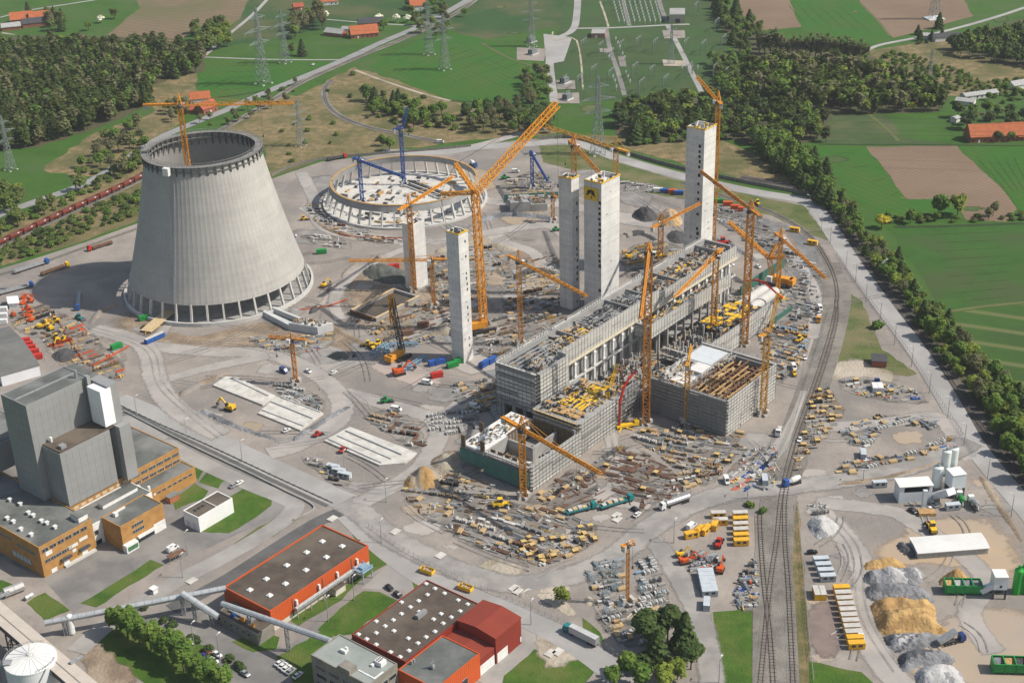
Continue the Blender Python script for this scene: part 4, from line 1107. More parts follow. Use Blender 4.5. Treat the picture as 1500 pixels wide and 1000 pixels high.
mk(bh, "stack_panel", M("bright_white", (0.88, 0.88, 0.87), (0.8, 0.8, 0.79), 0.2, 0.5), lambda m: m.ub(296.5, 301.8, -466.8, -458.0, 40.6, 57.3))
mk(bh, "lower_block", CLAD, lambda m: m.ub(272.8, 297.5, -469.4, -457.4, 14, 39.2))
mk(bh, "lower_seams", PANEL, lambda m: clad(m, 272.8, 297.5, -469.4, -457.4, 14, 39.2))
mk(bh, "lower_roof", ROOFB, lambda m: m.ub(273.2, 305.4, -469.3, -457.8, 39.3, 39.8))
mk(bh, "corner_pier", CLAD, lambda m: (m.ub(300.4, 306, -457.9, -454.4, 14, 39.9), m.ub(297.6, 300.3, -469.4, -461.5, 14, 39.2)))
mk(bh, "roof_pipe", GALV, lambda m: m.tube(W(297, -474, 59), W(297, -474, 62.5), 0.6)); mk(bh, "roof_seam", GALV, lambda m: m.ub(270, 300, -478.5, -477.8, 58.9, 59.4)); mk(bh, "roof_pipe", WHITE, lambda m: m.tube(W(276.5, -468, 39.6), W(276.5, -468, 42), 0.6)); mk(bh, "roof_hatch", CLAD, lambda m: m.ub(275, 277.5, -461.5, -459, 39.8, 41.2))
b3, r3 = block("turbine_building", "long brown brick building with two rows of dark windows below the grey tower", "building", 272.2, 331, -494, -458.1, 14, BRICK, ROOFG)
for i in range(6):
 for z in (11.0, 7.6):
  for q in range(4): win(b3, 305.6 + i * 4.3 + q * 0.85, -458.1, z, 0.62, 1.3, 'u')
for i in range(8): win(b3, 275 + i * 3.6, -458.1, 11.3, 2.2, 1.1, 'u', M("pale_vent", (0.55, 0.48, 0.36), (0.5, 0.43, 0.32), 0.5, 0.8), "vent_panel")
for u, v in ((282, -461), (312, -470), (318, -480), (290, -460.5)): mk(r3, "roof_vent", WHITE, lambda m: (m.ub(u, u + 1.2, v, v + 1.2, 14, 15.2), m.ub(u - 0.2, u + 1.4, v - 0.2, v + 1.4, 15.25, 15.5)))
b4, r4 = block("brick_annex", "low brick annex with a strip of small windows, in front of the turbine building", "building", 303.5, 331.2, -458.0, -448.8, 7.3, BRICK, ROOFG)
for i in range(7): win(b4, 310 + i * 2.9, -448.8, 4.6, 1.7, 0.8, 'u')
mk(b4, "white_panel", WHITE, lambda m: (m.ub(304.5, 306.5, -448.85, -448.6, 4.6, 5.8), m.ub(308, 309, -448.85, -448.65, 4.6, 5.4)))
mk(b4, "roof_vent", WHITE, lambda m: (m.ub(304, 305.4, -455, -453.6, 7.3, 9.2), m.lathe(*W(307, -450).xy, [(0.6, 7.2), (0.6, 9.4)], 12)))
b5, r5 = block("link_building", "narrow flat-roofed link with a white front between the two brick blocks", "building", 272.2, 303.4, -458.0, -443.2, 10.5, WHITE, ROOFG)
win(b5, 273.2, -443.2, 5.5, 1.6, 2.0, 'u'); win(b5, 273.2, -443.2, 0.5, 2.6, 2.2, 'u')
mk(b5, "roof_monitor", WHITE, lambda m: (m.ub(283, 301, -452.5, -449.5, 10.5, 12.2)))
mk(b5, "monitor_roof", ROOFG, lambda m: m.ub(282.8, 301.2, -452.7, -449.3, 12.25, 12.5))
b1, r1 = block("workshop_block", "wide brown brick block with many white roof vents, at the left edge", "building", 246.8, 272.1, -545, -442.0, 14.2, BRICK, ROOFG)
for i in range(6):
 for q in range(2): win(b1, 248 + i * 3.7 + q * 1.5, -442.0, 11.3, 1.1, 1.5, 'u')
for i in range(5):
 for q in range(2): win(b1, 248.6 + i * 2.6 + q * 1.2, -442.0, 6.2, 0.8, 1.4, 'u')
for u, w, z, h in ((249.2, 3.0, 9.0, 1.9), (259.5, 4.5, 6.4, 1.4), (264.8, 4.0, 7.2, 1.4), (261, 1.8, 4.2, 1.3), (250.3, 2.6, 0.3, 1.8)): win(b1, u, -442, z, w, h, 'u', WHITE, "wall_panel")
for u in (256.3, 265.2):
 win(b1, u, -442, 0.4, 2.6, 2.8, 'u', WHITE, "door")
 mk(b1, "canopy", DGREY, lambda m: m.ub(u - 1.4, u + 3.6, -441.9, -440.6, 3.6, 4.4))
mk(b1, "loading_dock", CONC, lambda m: m.ub(256, 271, -441.9, -440.4, 0, 0.9))
for v, w, z in ((-470, 9, 10.2), (-458, 13, 9.5), (-488, 12, 11)): win(b1, 246.8, v, z, w, 1.0, 'v')
for v in (-462, -459.5, -457, -454.5, -452): win(b1, 246.8, v, 3.0, 2.0, 2.4, 'v', M("pale_glass", (0.5, 0.55, 0.58), (0.4, 0.45, 0.5), 0.5, 0.3))
for px, py in ((12, 733), (27, 739), (17, 765), (8, 760), (28, 776), (46, 756), (58, 764), (66, 767), (78, 773), (43, 784), (39, 752)):
 u, v = uv(px, py, 14.5)
 if u < 271: mk(r1, "roof_vent", WHITE, lambda m: (m.ub(u, u + 1.1, v, v + 1.1, 14.2, 15.2), m.ub(u - 0.25, u + 1.35, v - 0.25, v + 1.35, 15.25, 15.6)))
mk(b1, "stair_head", WHITE, lambda m: m.ub(267.5, 272, -449, -444, 14.2, 16.4)); mk(b1, "stair_head_roof", ROOFG, lambda m: m.ub(267.3, 272.2, -449.2, -443.8, 16.45, 16.8))
b2, r2 = block("office_block", "small brick block with a white ground floor corner and green entrance glass", "building", 277.4, 299.2, -443.1, -430.8, 11.8, BRICK, ROOFG)
for q in range(5):
 for z in (8.6, 5.9): win(b2, 283 + q * 1.15, -430.8, z, 0.8, 1.2, 'u')
win(b2, 293.2, -430.8, 0, 6.0, 4.6, 'u', WHITE, "wall_panel"); win(b2, 284.5, -430.8, 2.8, 8.6, 0.9, 'u', WHITE, "canopy", 1.2); win(b2, 284.5, -430.8, 0.3, 8.4, 2.4, 'u')
mk(b2, "entrance", WHITE, lambda m: m.ub(277, 283, -430.7, -428.2, 0, 3.6)); mk(b2, "entrance_glass", M("green_glass", (0.08, 0.2, 0.1), (0.05, 0.14, 0.07), 0.5, 0.2), lambda m: m.ub(277.6, 282.6, -428.3, -428.1, 0.8, 2.8))
mk(b2, "roof_unit", WHITE, lambda m: (m.ub(281, 282.6, -440.5, -438.5, 11.8, 13.4), m.ub(283.5, 288, -441.5, -441, 11.8, 12.6)))
bw, rw = block("garage", "low white flat-roofed garage standing on the lawn", "garage", 305.2, 324.0, -425.9, -416.2, 7.0, M("white_render", (0.78, 0.78, 0.77), (0.7, 0.7, 0.69), 0.2, 0.8), ROOFB)
for k in range(3): mk(bw, "roof_light", DGREY, lambda m: m.ub(308 + k * 2.2, 309.2 + k * 2.2, -422.5, -421.2, 7.0, 7.5))
mk(bw, "roof_divider", CONC, lambda m: m.ub(315.3, 315.8, -425.4, -416.7, 6.95, 7.4))
win(bw, 305.2, -424.5, 0.4, 2.4, 3.0, 'v', M("pale_door", (0.55, 0.57, 0.6), (0.5, 0.52, 0.55), 0.5, 0.6), "door"); win(bw, 305.2, -420.5, 0.4, 2.6, 3.0, 'v', MATS["pale_door"], "door")
c = G(252, 735); u, v = uv(252, 735)
sh, _ = block("brick_shed", "tiny red brick shed beside the annex lawn", "shed", u - 1.5, u + 3.5, v - 2, v + 1.0, 3.2, M("red_brick", (0.42, 0.16, 0.08), (0.33, 0.12, 0.06), 0.5, 0.9), ROOFG, False)
# plant block behind, at the left edge
bx, _ = block("pump_building", "dark grey plant building half hidden behind the boiler house tower", "building", 262, 292, -545, -505, 27, CLAD, ROOFG, z0=14.3)
# ---- orange hall, brown-roofed hall and neighbours ---------------------------------
ORW = striped("orange_cladding", (0.58, 0.1, 0.02), (0.4, 0.065, 0.014), TH, 1.1, 0.8, thin=.6, dist=0, rough=.6, c3=(0.5, 0.095, 0.025), sc3=.15)
REDW = striped("dark_red_cladding", (0.27, 0.035, 0.02), (0.17, 0.022, 0.013), TH, 1.0, 0.8, thin=.6, dist=0, rough=.6, c3=(0.23, 0.035, 0.022), sc3=.15)
oh = thing("orange_hall", "long bright orange hall with a dark gravel roof and ten white skylights", "hall", tuple(W(303, -355)))
mk(oh, "wall", ORW, lambda m: (m.ub(276.7, 329.7, -368, -342.2, 2.4, 8.9), parapet(m, 276.7, 329.7, -368, -342.2, 8.9, 0.5, 0.8)))
mk(oh, "plinth", M("cream_plinth", (0.6, 0.56, 0.47), (0.5, 0.47, 0.4), 0.4, 0.9), lambda m: m.ub(276.8, 329.6, -367.9, -342.3, 0, 2.38))
ohr = mk(oh, "roof", ROOFB, lambda m: m.ub(277.25, 329.15, -367.45, -342.75, 8.92, 9.25))
for px, py in ((472, 792), (501, 799), (449, 808), (478, 815), (420, 827), (448, 834), (390, 847), (418, 854), (366, 863), (395, 871)):
 u, v = uv(px, py, 9.6)
 mk(ohr, "skylight", WHITE, lambda m: (m.ub(u - 1.0, u + 1.0, v - 1.0, v + 1.0, 9.2, 9.7), m.hexa([W(u - .9, v + .9, 9.7), W(u + .9, v + .9, 9.7), W(u + .9, v - .9, 9.7), W(u - .9, v - .9, 9.7)], [W(u - .4, v + .4, 10.1), W(u + .4, v + .4, 10.1), W(u + .4, v - .4, 10.1), W(u - .4, v - .4, 10.1)])))
for u in (287.5, 303.5, 319.5): mk(oh, "wall_joint", DGREY, lambda m: m.ub(u, u + 0.4, -342.25, -342.1, 1, 9))
mk(oh, "pipe_bridge", [GALV, LBLUE], lambda m: (m.ub(287.5, 323, -341, -339.6, 4.2, 5.0), [m.tube(W(287.5, -340.8 + k * .5, 5.3), W(323, -340.8 + k * .5, 5.3), 0.2) for k in range(3)], [m.ub(288 + k * 7, 288.3 + k * 7, -340.4, -340.1, 0, 4.2) for k in range(6)]))
mk(oh, "steel_platform", LBLUE, lambda m: ([m.ub(319 + i * 5, 319.35 + i * 5, -340.4 + j * 4.5, -340.05 + j * 4.5, 0, 6.4) for i in (0, 1) for j in (0, 1)], m.ub(318.6, 324.8, -340.8, -335.2, 5.0, 5.3), m.ub(318.6, 324.8, -335.4, -335.2, 6.2, 6.4), m.ub(318.6, 318.8, -340.8, -335.3, 6.2, 6.4), m.ub(320, 323.5, -339, -336.5, 5.3, 6.3)))
mk(oh, "lean_to", MATS["cream_plinth"], lambda m: m.ub(306.5, 312, -342.1, -338.4, 0, 2.9)); mk(oh, "lean_to_roof", ROOFB, lambda m: m.ub(306.3, 312.2, -342.1, -338.2, 2.92, 3.2))
for u in (289, 301, 311, 322): mk(oh, "vent_duct", WHITE, lambda m: m.ub(u, u + 0.8, -342.15, -341.2, 5.4, 7.6))
bhh, rr = block("brown_roof_hall", "wide low hall whose brown gravel roof carries about thirty small white skylights", "hall", 284.7, 326, -308, -281.7, 9.6, REDW, ROOFB)
for px, py in ((624, 854), (637, 861), (651, 868), (626, 870), (588, 881), (613, 879), (601, 888), (614, 895), (671, 878), (685, 884), (674, 894), (635, 906), (661, 903), (649, 912), (662, 919), (576, 907), (588, 898), (551, 909), (564, 916), (577, 923), (551, 926), (537, 935), (525, 928), (551, 943), (598, 934), (612, 941), (624, 932), (637, 924), (599, 952), (572, 954), (586, 961), (646, 898)):
 u, v = uv(px, py, 9.9)
 if 285.5 < u < 325.2 and -307.2 < v < -282.5: mk(rr, "skylight", WHITE, lambda m: (m.ub(u - .7, u + .7, v - .7, v + .7, 9.5, 10.0), m.ub(u - .4, u + .4, v - .4, v + .4, 10.02, 10.25)))
mk(bhh, "roof_unit", [CLAD], lambda m: (m.ub(305.5, 310.5, -295.8, -294.2, 9.6, 11.2)))
rh = thing("red_hall", "tall dark red sheet-metal hall with a shallow pitched roof and white gates", "hall", tuple(W(319.5, -272)))
def f(m):
 m.ub(312, 326.8, -280.8, -263.1, 0, 11.4)
 m.hexa([W(311.8, -262.9, 11.42), W(327, -262.9, 11.42), W(327, -281, 11.42), W(311.8, -281, 11.42)], [W(311.8, -271.9, 12.5), W(327, -271.9, 12.5), W(327, -272.1, 12.5), W(311.8, -272.1, 12.5)])
mk(rh, "wall", REDW, f)
mk(rh, "roof_sheet", striped("red_roof_sheet", (0.27, 0.05, 0.03), (0.19, 0.035, 0.022), TH, 1.0, 0.8), lambda m: (m.hexa([W(311.7, -262.8, 11.5), W(327.1, -262.8, 11.5), W(327.1, -271.95, 12.6), W(311.7, -271.95, 12.6)], [W(311.7, -262.8, 11.62), W(327.1, -262.8, 11.62), W(327.1, -271.95, 12.72), W(311.7, -271.95, 12.72)]), m.hexa([W(311.7, -272.05, 12.6), W(327.1, -272.05, 12.6), W(327.1, -281.1, 11.5), W(311.7, -281.1, 11.5)], [W(311.7, -272.05, 12.72), W(327.1, -272.05, 12.72), W(327.1, -281.1, 11.62), W(311.7, -281.1, 11.62)])))
win(rh, 312.6, -263.1, 0.1, 6.0, 4.2, 'u', WHITE, "gate"); win(rh, 319, -263.1, 0.1, 3.2, 3.4, 'u', REDW, "door"); win(rh, 326, -263.1, 1, 0.6, 2.2, 'u', WHITE, "door")
rl = thing("red_lean_hall", "lower dark red sheet-metal hall joined to the taller red hall", "hall", tuple(W(307.5, -272)))
mk(rl, "wall", REDW, lambda m: m.ub(302.9, 311.9, -281.4, -263.6, 0, 7.2))
mk(rl, "roof_sheet", MATS["red_roof_sheet"], lambda m: (m.hexa([W(302.9, -263.4, 7.25), W(311.95, -263.4, 7.25), W(311.95, -272.4, 8.1), W(302.9, -272.4, 8.1)], [W(302.9, -263.4, 7.4), W(311.95, -263.4, 7.4), W(311.95, -272.4, 8.25), W(302.9, -272.4, 8.25)]), m.hexa([W(302.9, -272.5, 8.1), W(311.95, -272.5, 8.1), W(311.95, -281.5, 7.25), W(302.9, -281.5, 7.25)], [W(302.9, -272.5, 8.25), W(311.95, -272.5, 8.25), W(311.95, -281.5, 7.4), W(302.9, -281.5, 7.4)])))
win(rl, 303.5, -263.6, 0.1, 8.0, 4.2, 'u', WHITE, "gate")
so_, rr = block("orange_workshop", "small orange building with a plain grey felt roof, next to the red hall", "building", 279.2, 302.8, -280.3, -262.9, 10.6, ORW, ROOFG)
win(so_, 293, -262.9, 2.5, 2.6, 2.6, 'u'); mk(so_, "roof_mast", GALV, lambda m: (m.lathe(*W(287, -271).xy, [(0.3, 10.6), (0.12, 15)], 8), m.ub(286.2, 287.8, -271.1, -270.9, 13.4, 13.6), m.ub(286.4, 287.6, -271.6, -270.4, 11, 12.2)))
for k in (0, 1): mk(so_, "roof_vent", GALV, lambda m: m.lathe(*W(284.5 + k * 1.2, -278.5).xy, [(0.4, 10.5), (0.4, 12)], 10))
win(so_, 279.2, -277, 5, 2.2, 1.8, 'v'); win(so_, 279.2, -272, 5, 2.2, 1.8, 'v')
of, rr = block("concrete_office", "grey exposed-concrete office with a pale green flat roof at the bottom edge", "office", 264.6, 279.0, -308, -280.2, 13.4, M("washed_concrete", (0.27, 0.25, 0.215), (0.19, 0.175, 0.15), 0.25, 0.95), M("pale_green_roof", (0.26, 0.285, 0.265), (0.2, 0.22, 0.205), 0.08, 0.9, c3=(0.3, 0.32, 0.3), sc3=0.05))
for z in (1.5, 5.2, 8.9):
 for k in range(4): win(of, 264.6, -306 + k * 6.6, z, 5.0, 1.6, 'v')
 for k in range(3): win(of, 266 + k * 4.3, -280.2, z, 3.2, 1.6, 'u')
mk(of, "stair_head", MATS["washed_concrete"], lambda m: (m.ub(264.4, 268.2, -294.5, -289, 13.4, 15.6)))
mk(of, "roof_unit", WHITE, lambda m: (m.ub(274.2, 277, -286.5, -283.3, 13.4, 15.2), m.ub(272.6, 274, -287, -286, 13.4, 14.2), m.ub(272, 273, -301, -298.5, 13.4, 14.6), m.ub(273.4, 274.2, -300, -298.9, 13.4, 15), m.ub(268.3, 268.9, -288.8, -281, 13.4, 13.6), m.ub(268.9, 273, -281.6, -281, 13.4, 13.6)))
mk(of, "fan", BLACK, lambda m: [m.lathe(*W(274.8 + i * .8, -285.8 + j * 1.0).xy, [(0.32, 15.21), (0.32, 15.3)], 12) for i in range(3) for j in range(2)])
# ---- conveyors, tank and pipes in the lower left corner ------------------------------
def pipe_run(name, label, cat, a, za, b, zb, r, mat, legs=(), n=16, ridge=None):
 A, B = G(a[0], a[1], za), G(b[0], b[1], zb)
 t = thing(name, label, cat, ((A.x + B.x) / 2, (A.y + B.y) / 2, 0))
 mk(t, "duct", mat, lambda m: m.tube(A, B, r, r, n))
 for q in legs:
  p = A.lerp(B, q)
  mk(t, "trestle", GALV, lambda m: (m.lattice((p.x, p.y, 0), (p.x, p.y, p.z - r), 1.2, 2, 0.2),))
 def f(m):
  d = (B - A).normalized(); s = d.cross(Vector((0, 0, 1))).normalized() * r * 1.05
  k = max(2, int((B - A).length / 3))
  for sg in (-1, 1):
   m.beam(A + s * sg + Vector((0, 0, .3)), B + s * sg + Vector((0, 0, .3)), 0.15)
  for i in range(k): m.tube(A.lerp(B, i / k) - d * 0.12, A.lerp(B, i / k) + d * 0.12, r * 1.07, r * 1.07, n)
 mk(t, "flanges", GALV, f)
 return t
PIPEM = M("pale_conveyor_sheet", (0.5, 0.52, 0.53), (0.4, 0.42, 0.43), 0.3, 0.45, metal=0.3)
pipe_run("conveyor_gallery", "long thin grey conveyor tube rising over the drive to the orange hall", "conveyor", (66, 912), 7, (331, 861), 9, 1.2, PIPEM, (0.1, 0.42, 0.75))
pipe_run("conveyor_duct", "short steep silver duct beside the orange hall with orange ends", "duct", (267, 869), 11, (319, 903), 5, 1.25, PIPEM, (0.3, 0.8))
pipe_run("conveyor_duct", "silver duct running from the orange hall corner towards the concrete office roof", "duct", (326, 884), 8.5, (484, 938), 13.5, 1.1, PIPEM, (0.25, 0.6))
pipe_run("storage_vessel", "horizontal silver vessel lying on saddles at the left edge", "vessel", (6, 868), 2.2, (34, 857), 2.2, 1.9, M("silver_sheet", (0.55, 0.54, 0.52), (0.45, 0.44, 0.43), 0.3, 0.4, metal=0.4))
pipe_run("gas_bottle", "small white horizontal gas vessel on the grass by the silver vessel", "vessel", (37, 876), 1.1, (48, 870), 1.1, 0.8, WHITE)
p = G(106, 928)
vv = thing("standing_vessel", "slim upright white vessel below the conveyor tube", "vessel", (p.x, p.y, 0))
mk(vv, "shell", WHITE, lambda m: (m.lathe(p.x, p.y, [(1.2, 0.5), (1.25, 1), (1.25, 8), (1.1, 8.6), (0.4, 9)], 18), [m.box(p.x + a, p.y + b, 0, 0.25, 0.25, 0.7) for a in (-.8, .8) for b in (-.8, .8)]))
b = G(322, 905); u, v = uv(350, 905)
tr, _ = block("transfer_station", "small weathered concrete transfer station under the silver ducts", "building", 268.0, 276.4, -363, -340.5, 5.0, MATS["washed_concrete"], ROOFB)
for k in range(6): win(tr, 268.0, -362 + k * 3.3, 2.6, 1.4, 1.3, 'v')
mk(tr, "roof_plant", [ORANGE, GALV, BLUE], lambda m: (m.ub(270, 271.2, -352, -350.5, 5, 6.5), m.ub(270, 271, -346, -345, 5, 6.2), setattr(m, 'k', 1), m.ub(271.5, 275, -360, -348, 5, 5.8), setattr(m, 'k', 2), m.ub(269.5, 271, -357, -355.5, 5, 6)))
# coal conveyor bridge, beige roof
A, B = G(-60, 829, 13.5), G(215, 1060, 13.5)
d = (B - A).normalized(); s = Vector((d.y, -d.x, 0)); s = -s if s.y > 0 else s
wd = 7.4
t = thing("conveyor_bridge", "wide beige roofed conveyor bridge crossing the lower left corner", "conveyor", ((A.x + B.x) / 2, (A.y + B.y) / 2, 0))
BEIGE = M("beige_roof_sheet", (0.52, 0.46, 0.4), (0.46, 0.41, 0.36), 0.2, 0.7)
def f(m):
 L = (B - A).length; n = int(L / 1.1)
 m.hexa([A + s * wd - Vector((0, 0, .25)), B + s * wd - Vector((0, 0, .25)), B - Vector((0, 0, .25)), A - Vector((0, 0, .25))], [A + s * wd, B + s * wd, B, A])
 for i in range(n):
  q = A + d * (L * i / n); m.beam(q + Vector((0, 0, .04)), q + s * wd + Vector((0, 0, .04)), 0.14, 0.1)
mk(t, "roof", BEIGE, f)
mk(t, "roof_ridge", M("ridge_strip", (0.3, 0.26, 0.23), (0.25, 0.22, 0.2), 0.3, 0.8), lambda m: m.beam(A + s * wd * .55 + Vector((0, 0, .12)), B + s * wd * .55 + Vector((0, 0, .12)), 0.3, 0.12))
mk(t, "gallery", DGREY, lambda m: m.hexa([A + s * (wd - .5) - Vector((0, 0, 3.4)), B + s * (wd - .5) - Vector((0, 0, 3.4)), B + s * .5 - Vector((0, 0, 4)), A + s * .5 - Vector((0, 0, 4))], [A + s * (wd - .5) - Vector((0, 0, .3)), B + s * (wd - .5) - Vector((0, 0, .3)), B + s * .5 - Vector((0, 0, .3)), A + s * .5 - Vector((0, 0, .3))]))
for q in (0.15, 0.36, 0.58, 0.8):
 p0 = A + d * ((B - A).length * q) + s * wd / 2
 mk(t, "trestle", DGREY, lambda m: m.lattice((p0.x, p0.y, 0), (p0.x, p0.y, 9.4), 4, 4, 0.35))
for px, py in ((5, 871), (112, 966)):
 q = G(px, py, 13.9); mk(t, "roof_hatch", GALV, lambda m: m.box(q.x, q.y, 13.6, 5, 1.2, 0.8, math.atan2(s.y, s.x)))
# white storage tank
p = G(44, 964, 15); x, y = p.x, p.y; TR = 8.9
t = thing("storage_tank", "large round white storage tank with a ribbed conical roof and ladder", "tank", (x, y, 0))
mk(t, "shell", M("tank_white", (0.72, 0.73, 0.74), (0.64, 0.66, 0.68), 0.15, 0.45), lambda m: (m.lathe(x, y, [(TR, 0), (TR, 15)], 64, False), m.lathe(x, y, [(TR + .12, 14.5), (TR + .12, 14.9), (TR, 15.02)], 64, False)))
mk(t, "roof", M("tank_roof_white", (0.78, 0.77, 0.74), (0.7, 0.69, 0.66), 0.3, 0.5), lambda m: m.lathe(x, y, [(TR, 15.0), (0.8, 16.6)], 64, True))
def f(m):
 for i in range(20):
  a = 2 * math.pi * i / 20
  m.beam((x + TR * math.cos(a), y + TR * math.sin(a), 15.08), (x + math.cos(a), y + math.sin(a), 16.66), 0.14, 0.1)
 m.lathe(x, y, [(0.8, 16.5), (0.8, 17.0), (0.5, 17.1)], 16)
mk(t, "roof_ribs", M("rib_pale", (0.58, 0.57, 0.55), (0.5, 0.49, 0.47), .5, .6), f)
def f(m):
 for i in range(48):
  a, b = 2 * math.pi * i / 48, 2 * math.pi * (i + 1) / 48
  if 1.2 < a < 3.6 or a > 5.2:
   m.beam((x + TR * math.cos(a), y + TR * math.sin(a), 15), (x + TR * math.cos(a), y + TR * math.sin(a), 16.1), 0.08)
   for z in (15.6, 16.1): m.beam((x + TR * math.cos(a), y + TR * math.sin(a), z), (x + TR * math.cos(b), y + TR * math.sin(b), z), 0.08)
 a0, a1 = -1.9, -0.7
 for i in range(20):
  a = a0 + (a1 - a0) * i / 20; b = a0 + (a1 - a0) * (i + 1) / 20
  m.beam((x + (TR + .4) * math.cos(a), y + (TR + .4) * math.sin(a), 15 * i / 20), (x + (TR + .4) * math.cos(b), y + (TR + .4) * math.sin(b), 15 * (i + 1) / 20), 0.6, 0.2)
 a = math.radians(200); m.box(x + (TR - 1.4) * math.cos(a), y + (TR - 1.4) * math.sin(a), 15.6, 3, 3, 0.15); m.lattice((x + (TR + .5) * math.cos(a), y + (TR + .5) * math.sin(a), 0), (x + (TR + .5) * math.cos(a), y + (TR + .5) * math.sin(a), 17.2), 0.9, 1.2, 0.1)
mk(t, "stair_and_railing", GALV, f)
# ---- sunk trench wall along the plant road, gate piers -------------------------------
def wall_line(name, label, cat, pts, w, h, mat, post=None, z0=0.0, posth=0.4, pm=None, kind=None):
 P = strip_pts(pts, 4)
 m = MB()
 for i in range(len(P) - 1):
  a, b = P[i], P[i + 1]
  t = (b - a).normalized(); n = Vector((-t.y, t.x, 0)) * (w / 2)
  m.hexa([(a - n).to_3d() + Vector((0, 0, z0)), (b - n) + Vector((0, 0, z0)), (b + n) + Vector((0, 0, z0)), (a + n) + Vector((0, 0, z0))], [(a - n) + Vector((0, 0, z0 + h)), (b - n) + Vector((0, 0, z0 + h)), (b + n) + Vector((0, 0, z0 + h)), (a + n) + Vector((0, 0, z0 + h))])
 if post:
  m.k = 1
  acc = 0
  for i in range(len(P) - 1):
   L = (P[i + 1] - P[i]).length; k = 0
   while acc < L:
    q = P[i].lerp(P[i + 1], acc / L); m.box(q.x, q.y, z0, w * 1.6, w * 1.6, h + posth); acc += post
   acc -= L
 return tag(m.build(name, [mat, pm or mat]), label, cat)
HOARD = M("hoarding_grey", (0.2, 0.19, 0.17), (0.15, 0.142, 0.13), 0.4, 0.9); HPOST = M("hoarding_post", (0.34, 0.31, 0.26), (0.26, 0.24, 0.2), 0.5, 0.9)
wall_line("site_fence", "dark panelled fence with pale posts along the far left rim of the site", "fence", [(0, 404), (60, 387), (130, 362), (200, 337)], 0.2, 1.5, HOARD, 4.5, pm=HPOST)
wall_line("site_fence", "dark panelled fence with pale posts curving behind the ring of columns", "fence", [(398, 258), (430, 244), (480, 233), (560, 226), (640, 220), (690, 215)], 0.2, 1.8, HOARD, 4.5, pm=HPOST)
wall_line("noise_barrier", "long dark noise barrier along the outer road behind the stair towers", "fence", [(790, 205), (840, 203), (905, 222), (985, 245), (1060, 262), (1120, 274), (1185, 286)], 0.25, 2.4, HOARD, 4.0, pm=HPOST)
wall_line("retaining_wall", "straight retaining wall with railing on the near side of the plant road", "wall", [(176, 594), (235, 622), (300, 650), (420, 706), (488, 737)], 0.25, 0.7, CONCD, 4.0, pm=GALV)
wall_line("boundary_wall", "low concrete wall between the drive and the sunk road on the left", "wall", [(182, 603), (240, 633), (300, 663), (372, 697), (420, 721), (455, 738), (458, 748), (430, 762)], 0.5, 0.9, CONCD)
road("trench_floor", [(178, 598), (237, 627), (300, 656), (420, 713), (480, 741)], 2.0, 4, M("trench_dark", (0.13, 0.13, 0.125), (0.09, 0.09, 0.087), 0.3, 0.9))
# ---- concrete works on the right -------------------------------------------------------
def gbox(m, a, b, depth, z0, z1, front=0.0):
 """box whose front bottom edge runs from plan point a to b; depth goes away from the viewer"""
 d = (b - a).normalized(); n = Vector((-d.y, d.x, 0))
 if n.y < 0: n = -n
 q = [a + n * front, b + n * front, b + n * (front + depth), a + n * (front + depth)]
 m.hexa([(p.x, p.y, z0) for p in q], [(p.x, p.y, z1) for p in q])
PLW = M("plant_white", (0.66, 0.69, 0.71), (0.58, 0.61, 0.64), 0.15, 0.55)
a, b = G(1316, 737), G(1364, 734)
t = thing("mixing_hall", "white concrete mixing hall with an open dark bay, beside three pale silos", "building", ((a.x + b.x) / 2, (a.y + b.y) / 2, 0))
mk(t, "wall", PLW, lambda m: (gbox(m, a, b, 6.5, 0, 4.8), gbox(m, a, a.lerp(b, .14), 6.5, 4.8, 7.8), gbox(m, a.lerp(b, .9), b, 6.5, 4.8, 7.8), gbox(m, a.lerp(b, .15), a.lerp(b, .89), .8, 4.8, 7.8, 5.7)))
mk(t, "roof", M("plant_roof", (0.76, 0.75, 0.72), (0.7, 0.69, 0.66), 0.2, 0.5), lambda m: gbox(m, a - (b - a) * .02, b + (b - a) * .02, 7.4, 7.85, 8.2, -0.4))
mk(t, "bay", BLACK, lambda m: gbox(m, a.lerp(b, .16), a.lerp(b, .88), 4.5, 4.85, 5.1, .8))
q = G(1354, 743)
mk(t, "elevator_chute", PLW, lambda m: m.box(q.x, q.y + 1, 0, 1.8, 1.4, 7.9)); mk(t, "hopper", TIMBER, lambda m: m.box(q.x - .5, q.y - 5, 0, 7, 4, 1.6))
for k, (px, py, r, h, lb) in enumerate(((1371, 716, 2.2, 11, "shortest of the three pale silos, beside the mixing hall"), (1381, 713, 2.0, 18, "middle one of the three pale silos, on legs"), (1391, 711, 2.0, 18.5, "pale silo nearest the white tower of the mixing hall"))):
 q = G(px, py)
 s_ = thing("cement_silo", lb, "silo", (q.x, q.y, 0), "pale silos of the mixing hall")
 z0 = 0 if k == 0 else 5.5
 mk(s_, "shell", M("silo_pale", (0.68, 0.72, 0.7), (0.6, 0.64, 0.62), 0.2, 0.5), lambda m: m.lathe(q.x, q.y, [(0.6, z0), (r, z0 + 2.0), (r, h), (r * 0.7, h + 0.4)], 20))
 if z0:
  for dx in (-1.4, 1.4):
   for dy in (-1.4, 1.4): mk(s_, "leg", GALV, lambda m: m.box(q.x + dx, q.y + dy, 0, 0.3, 0.3, 7.4))
 mk(s_, "filter", GALV, lambda m: (m.lathe(q.x, q.y, [(0.7, h + .4), (0.7, h + 1.7)], 10), m.box(q.x + 1, q.y, h + .4, .6, .6, 1.0)))
a, b = G(1392, 730), G(1412, 727)
t = thing("mixer_tower", "white box tower of the concrete works with a sloping gallery", "building", ((a.x + b.x) / 2, (a.y + b.y) / 2, 0))
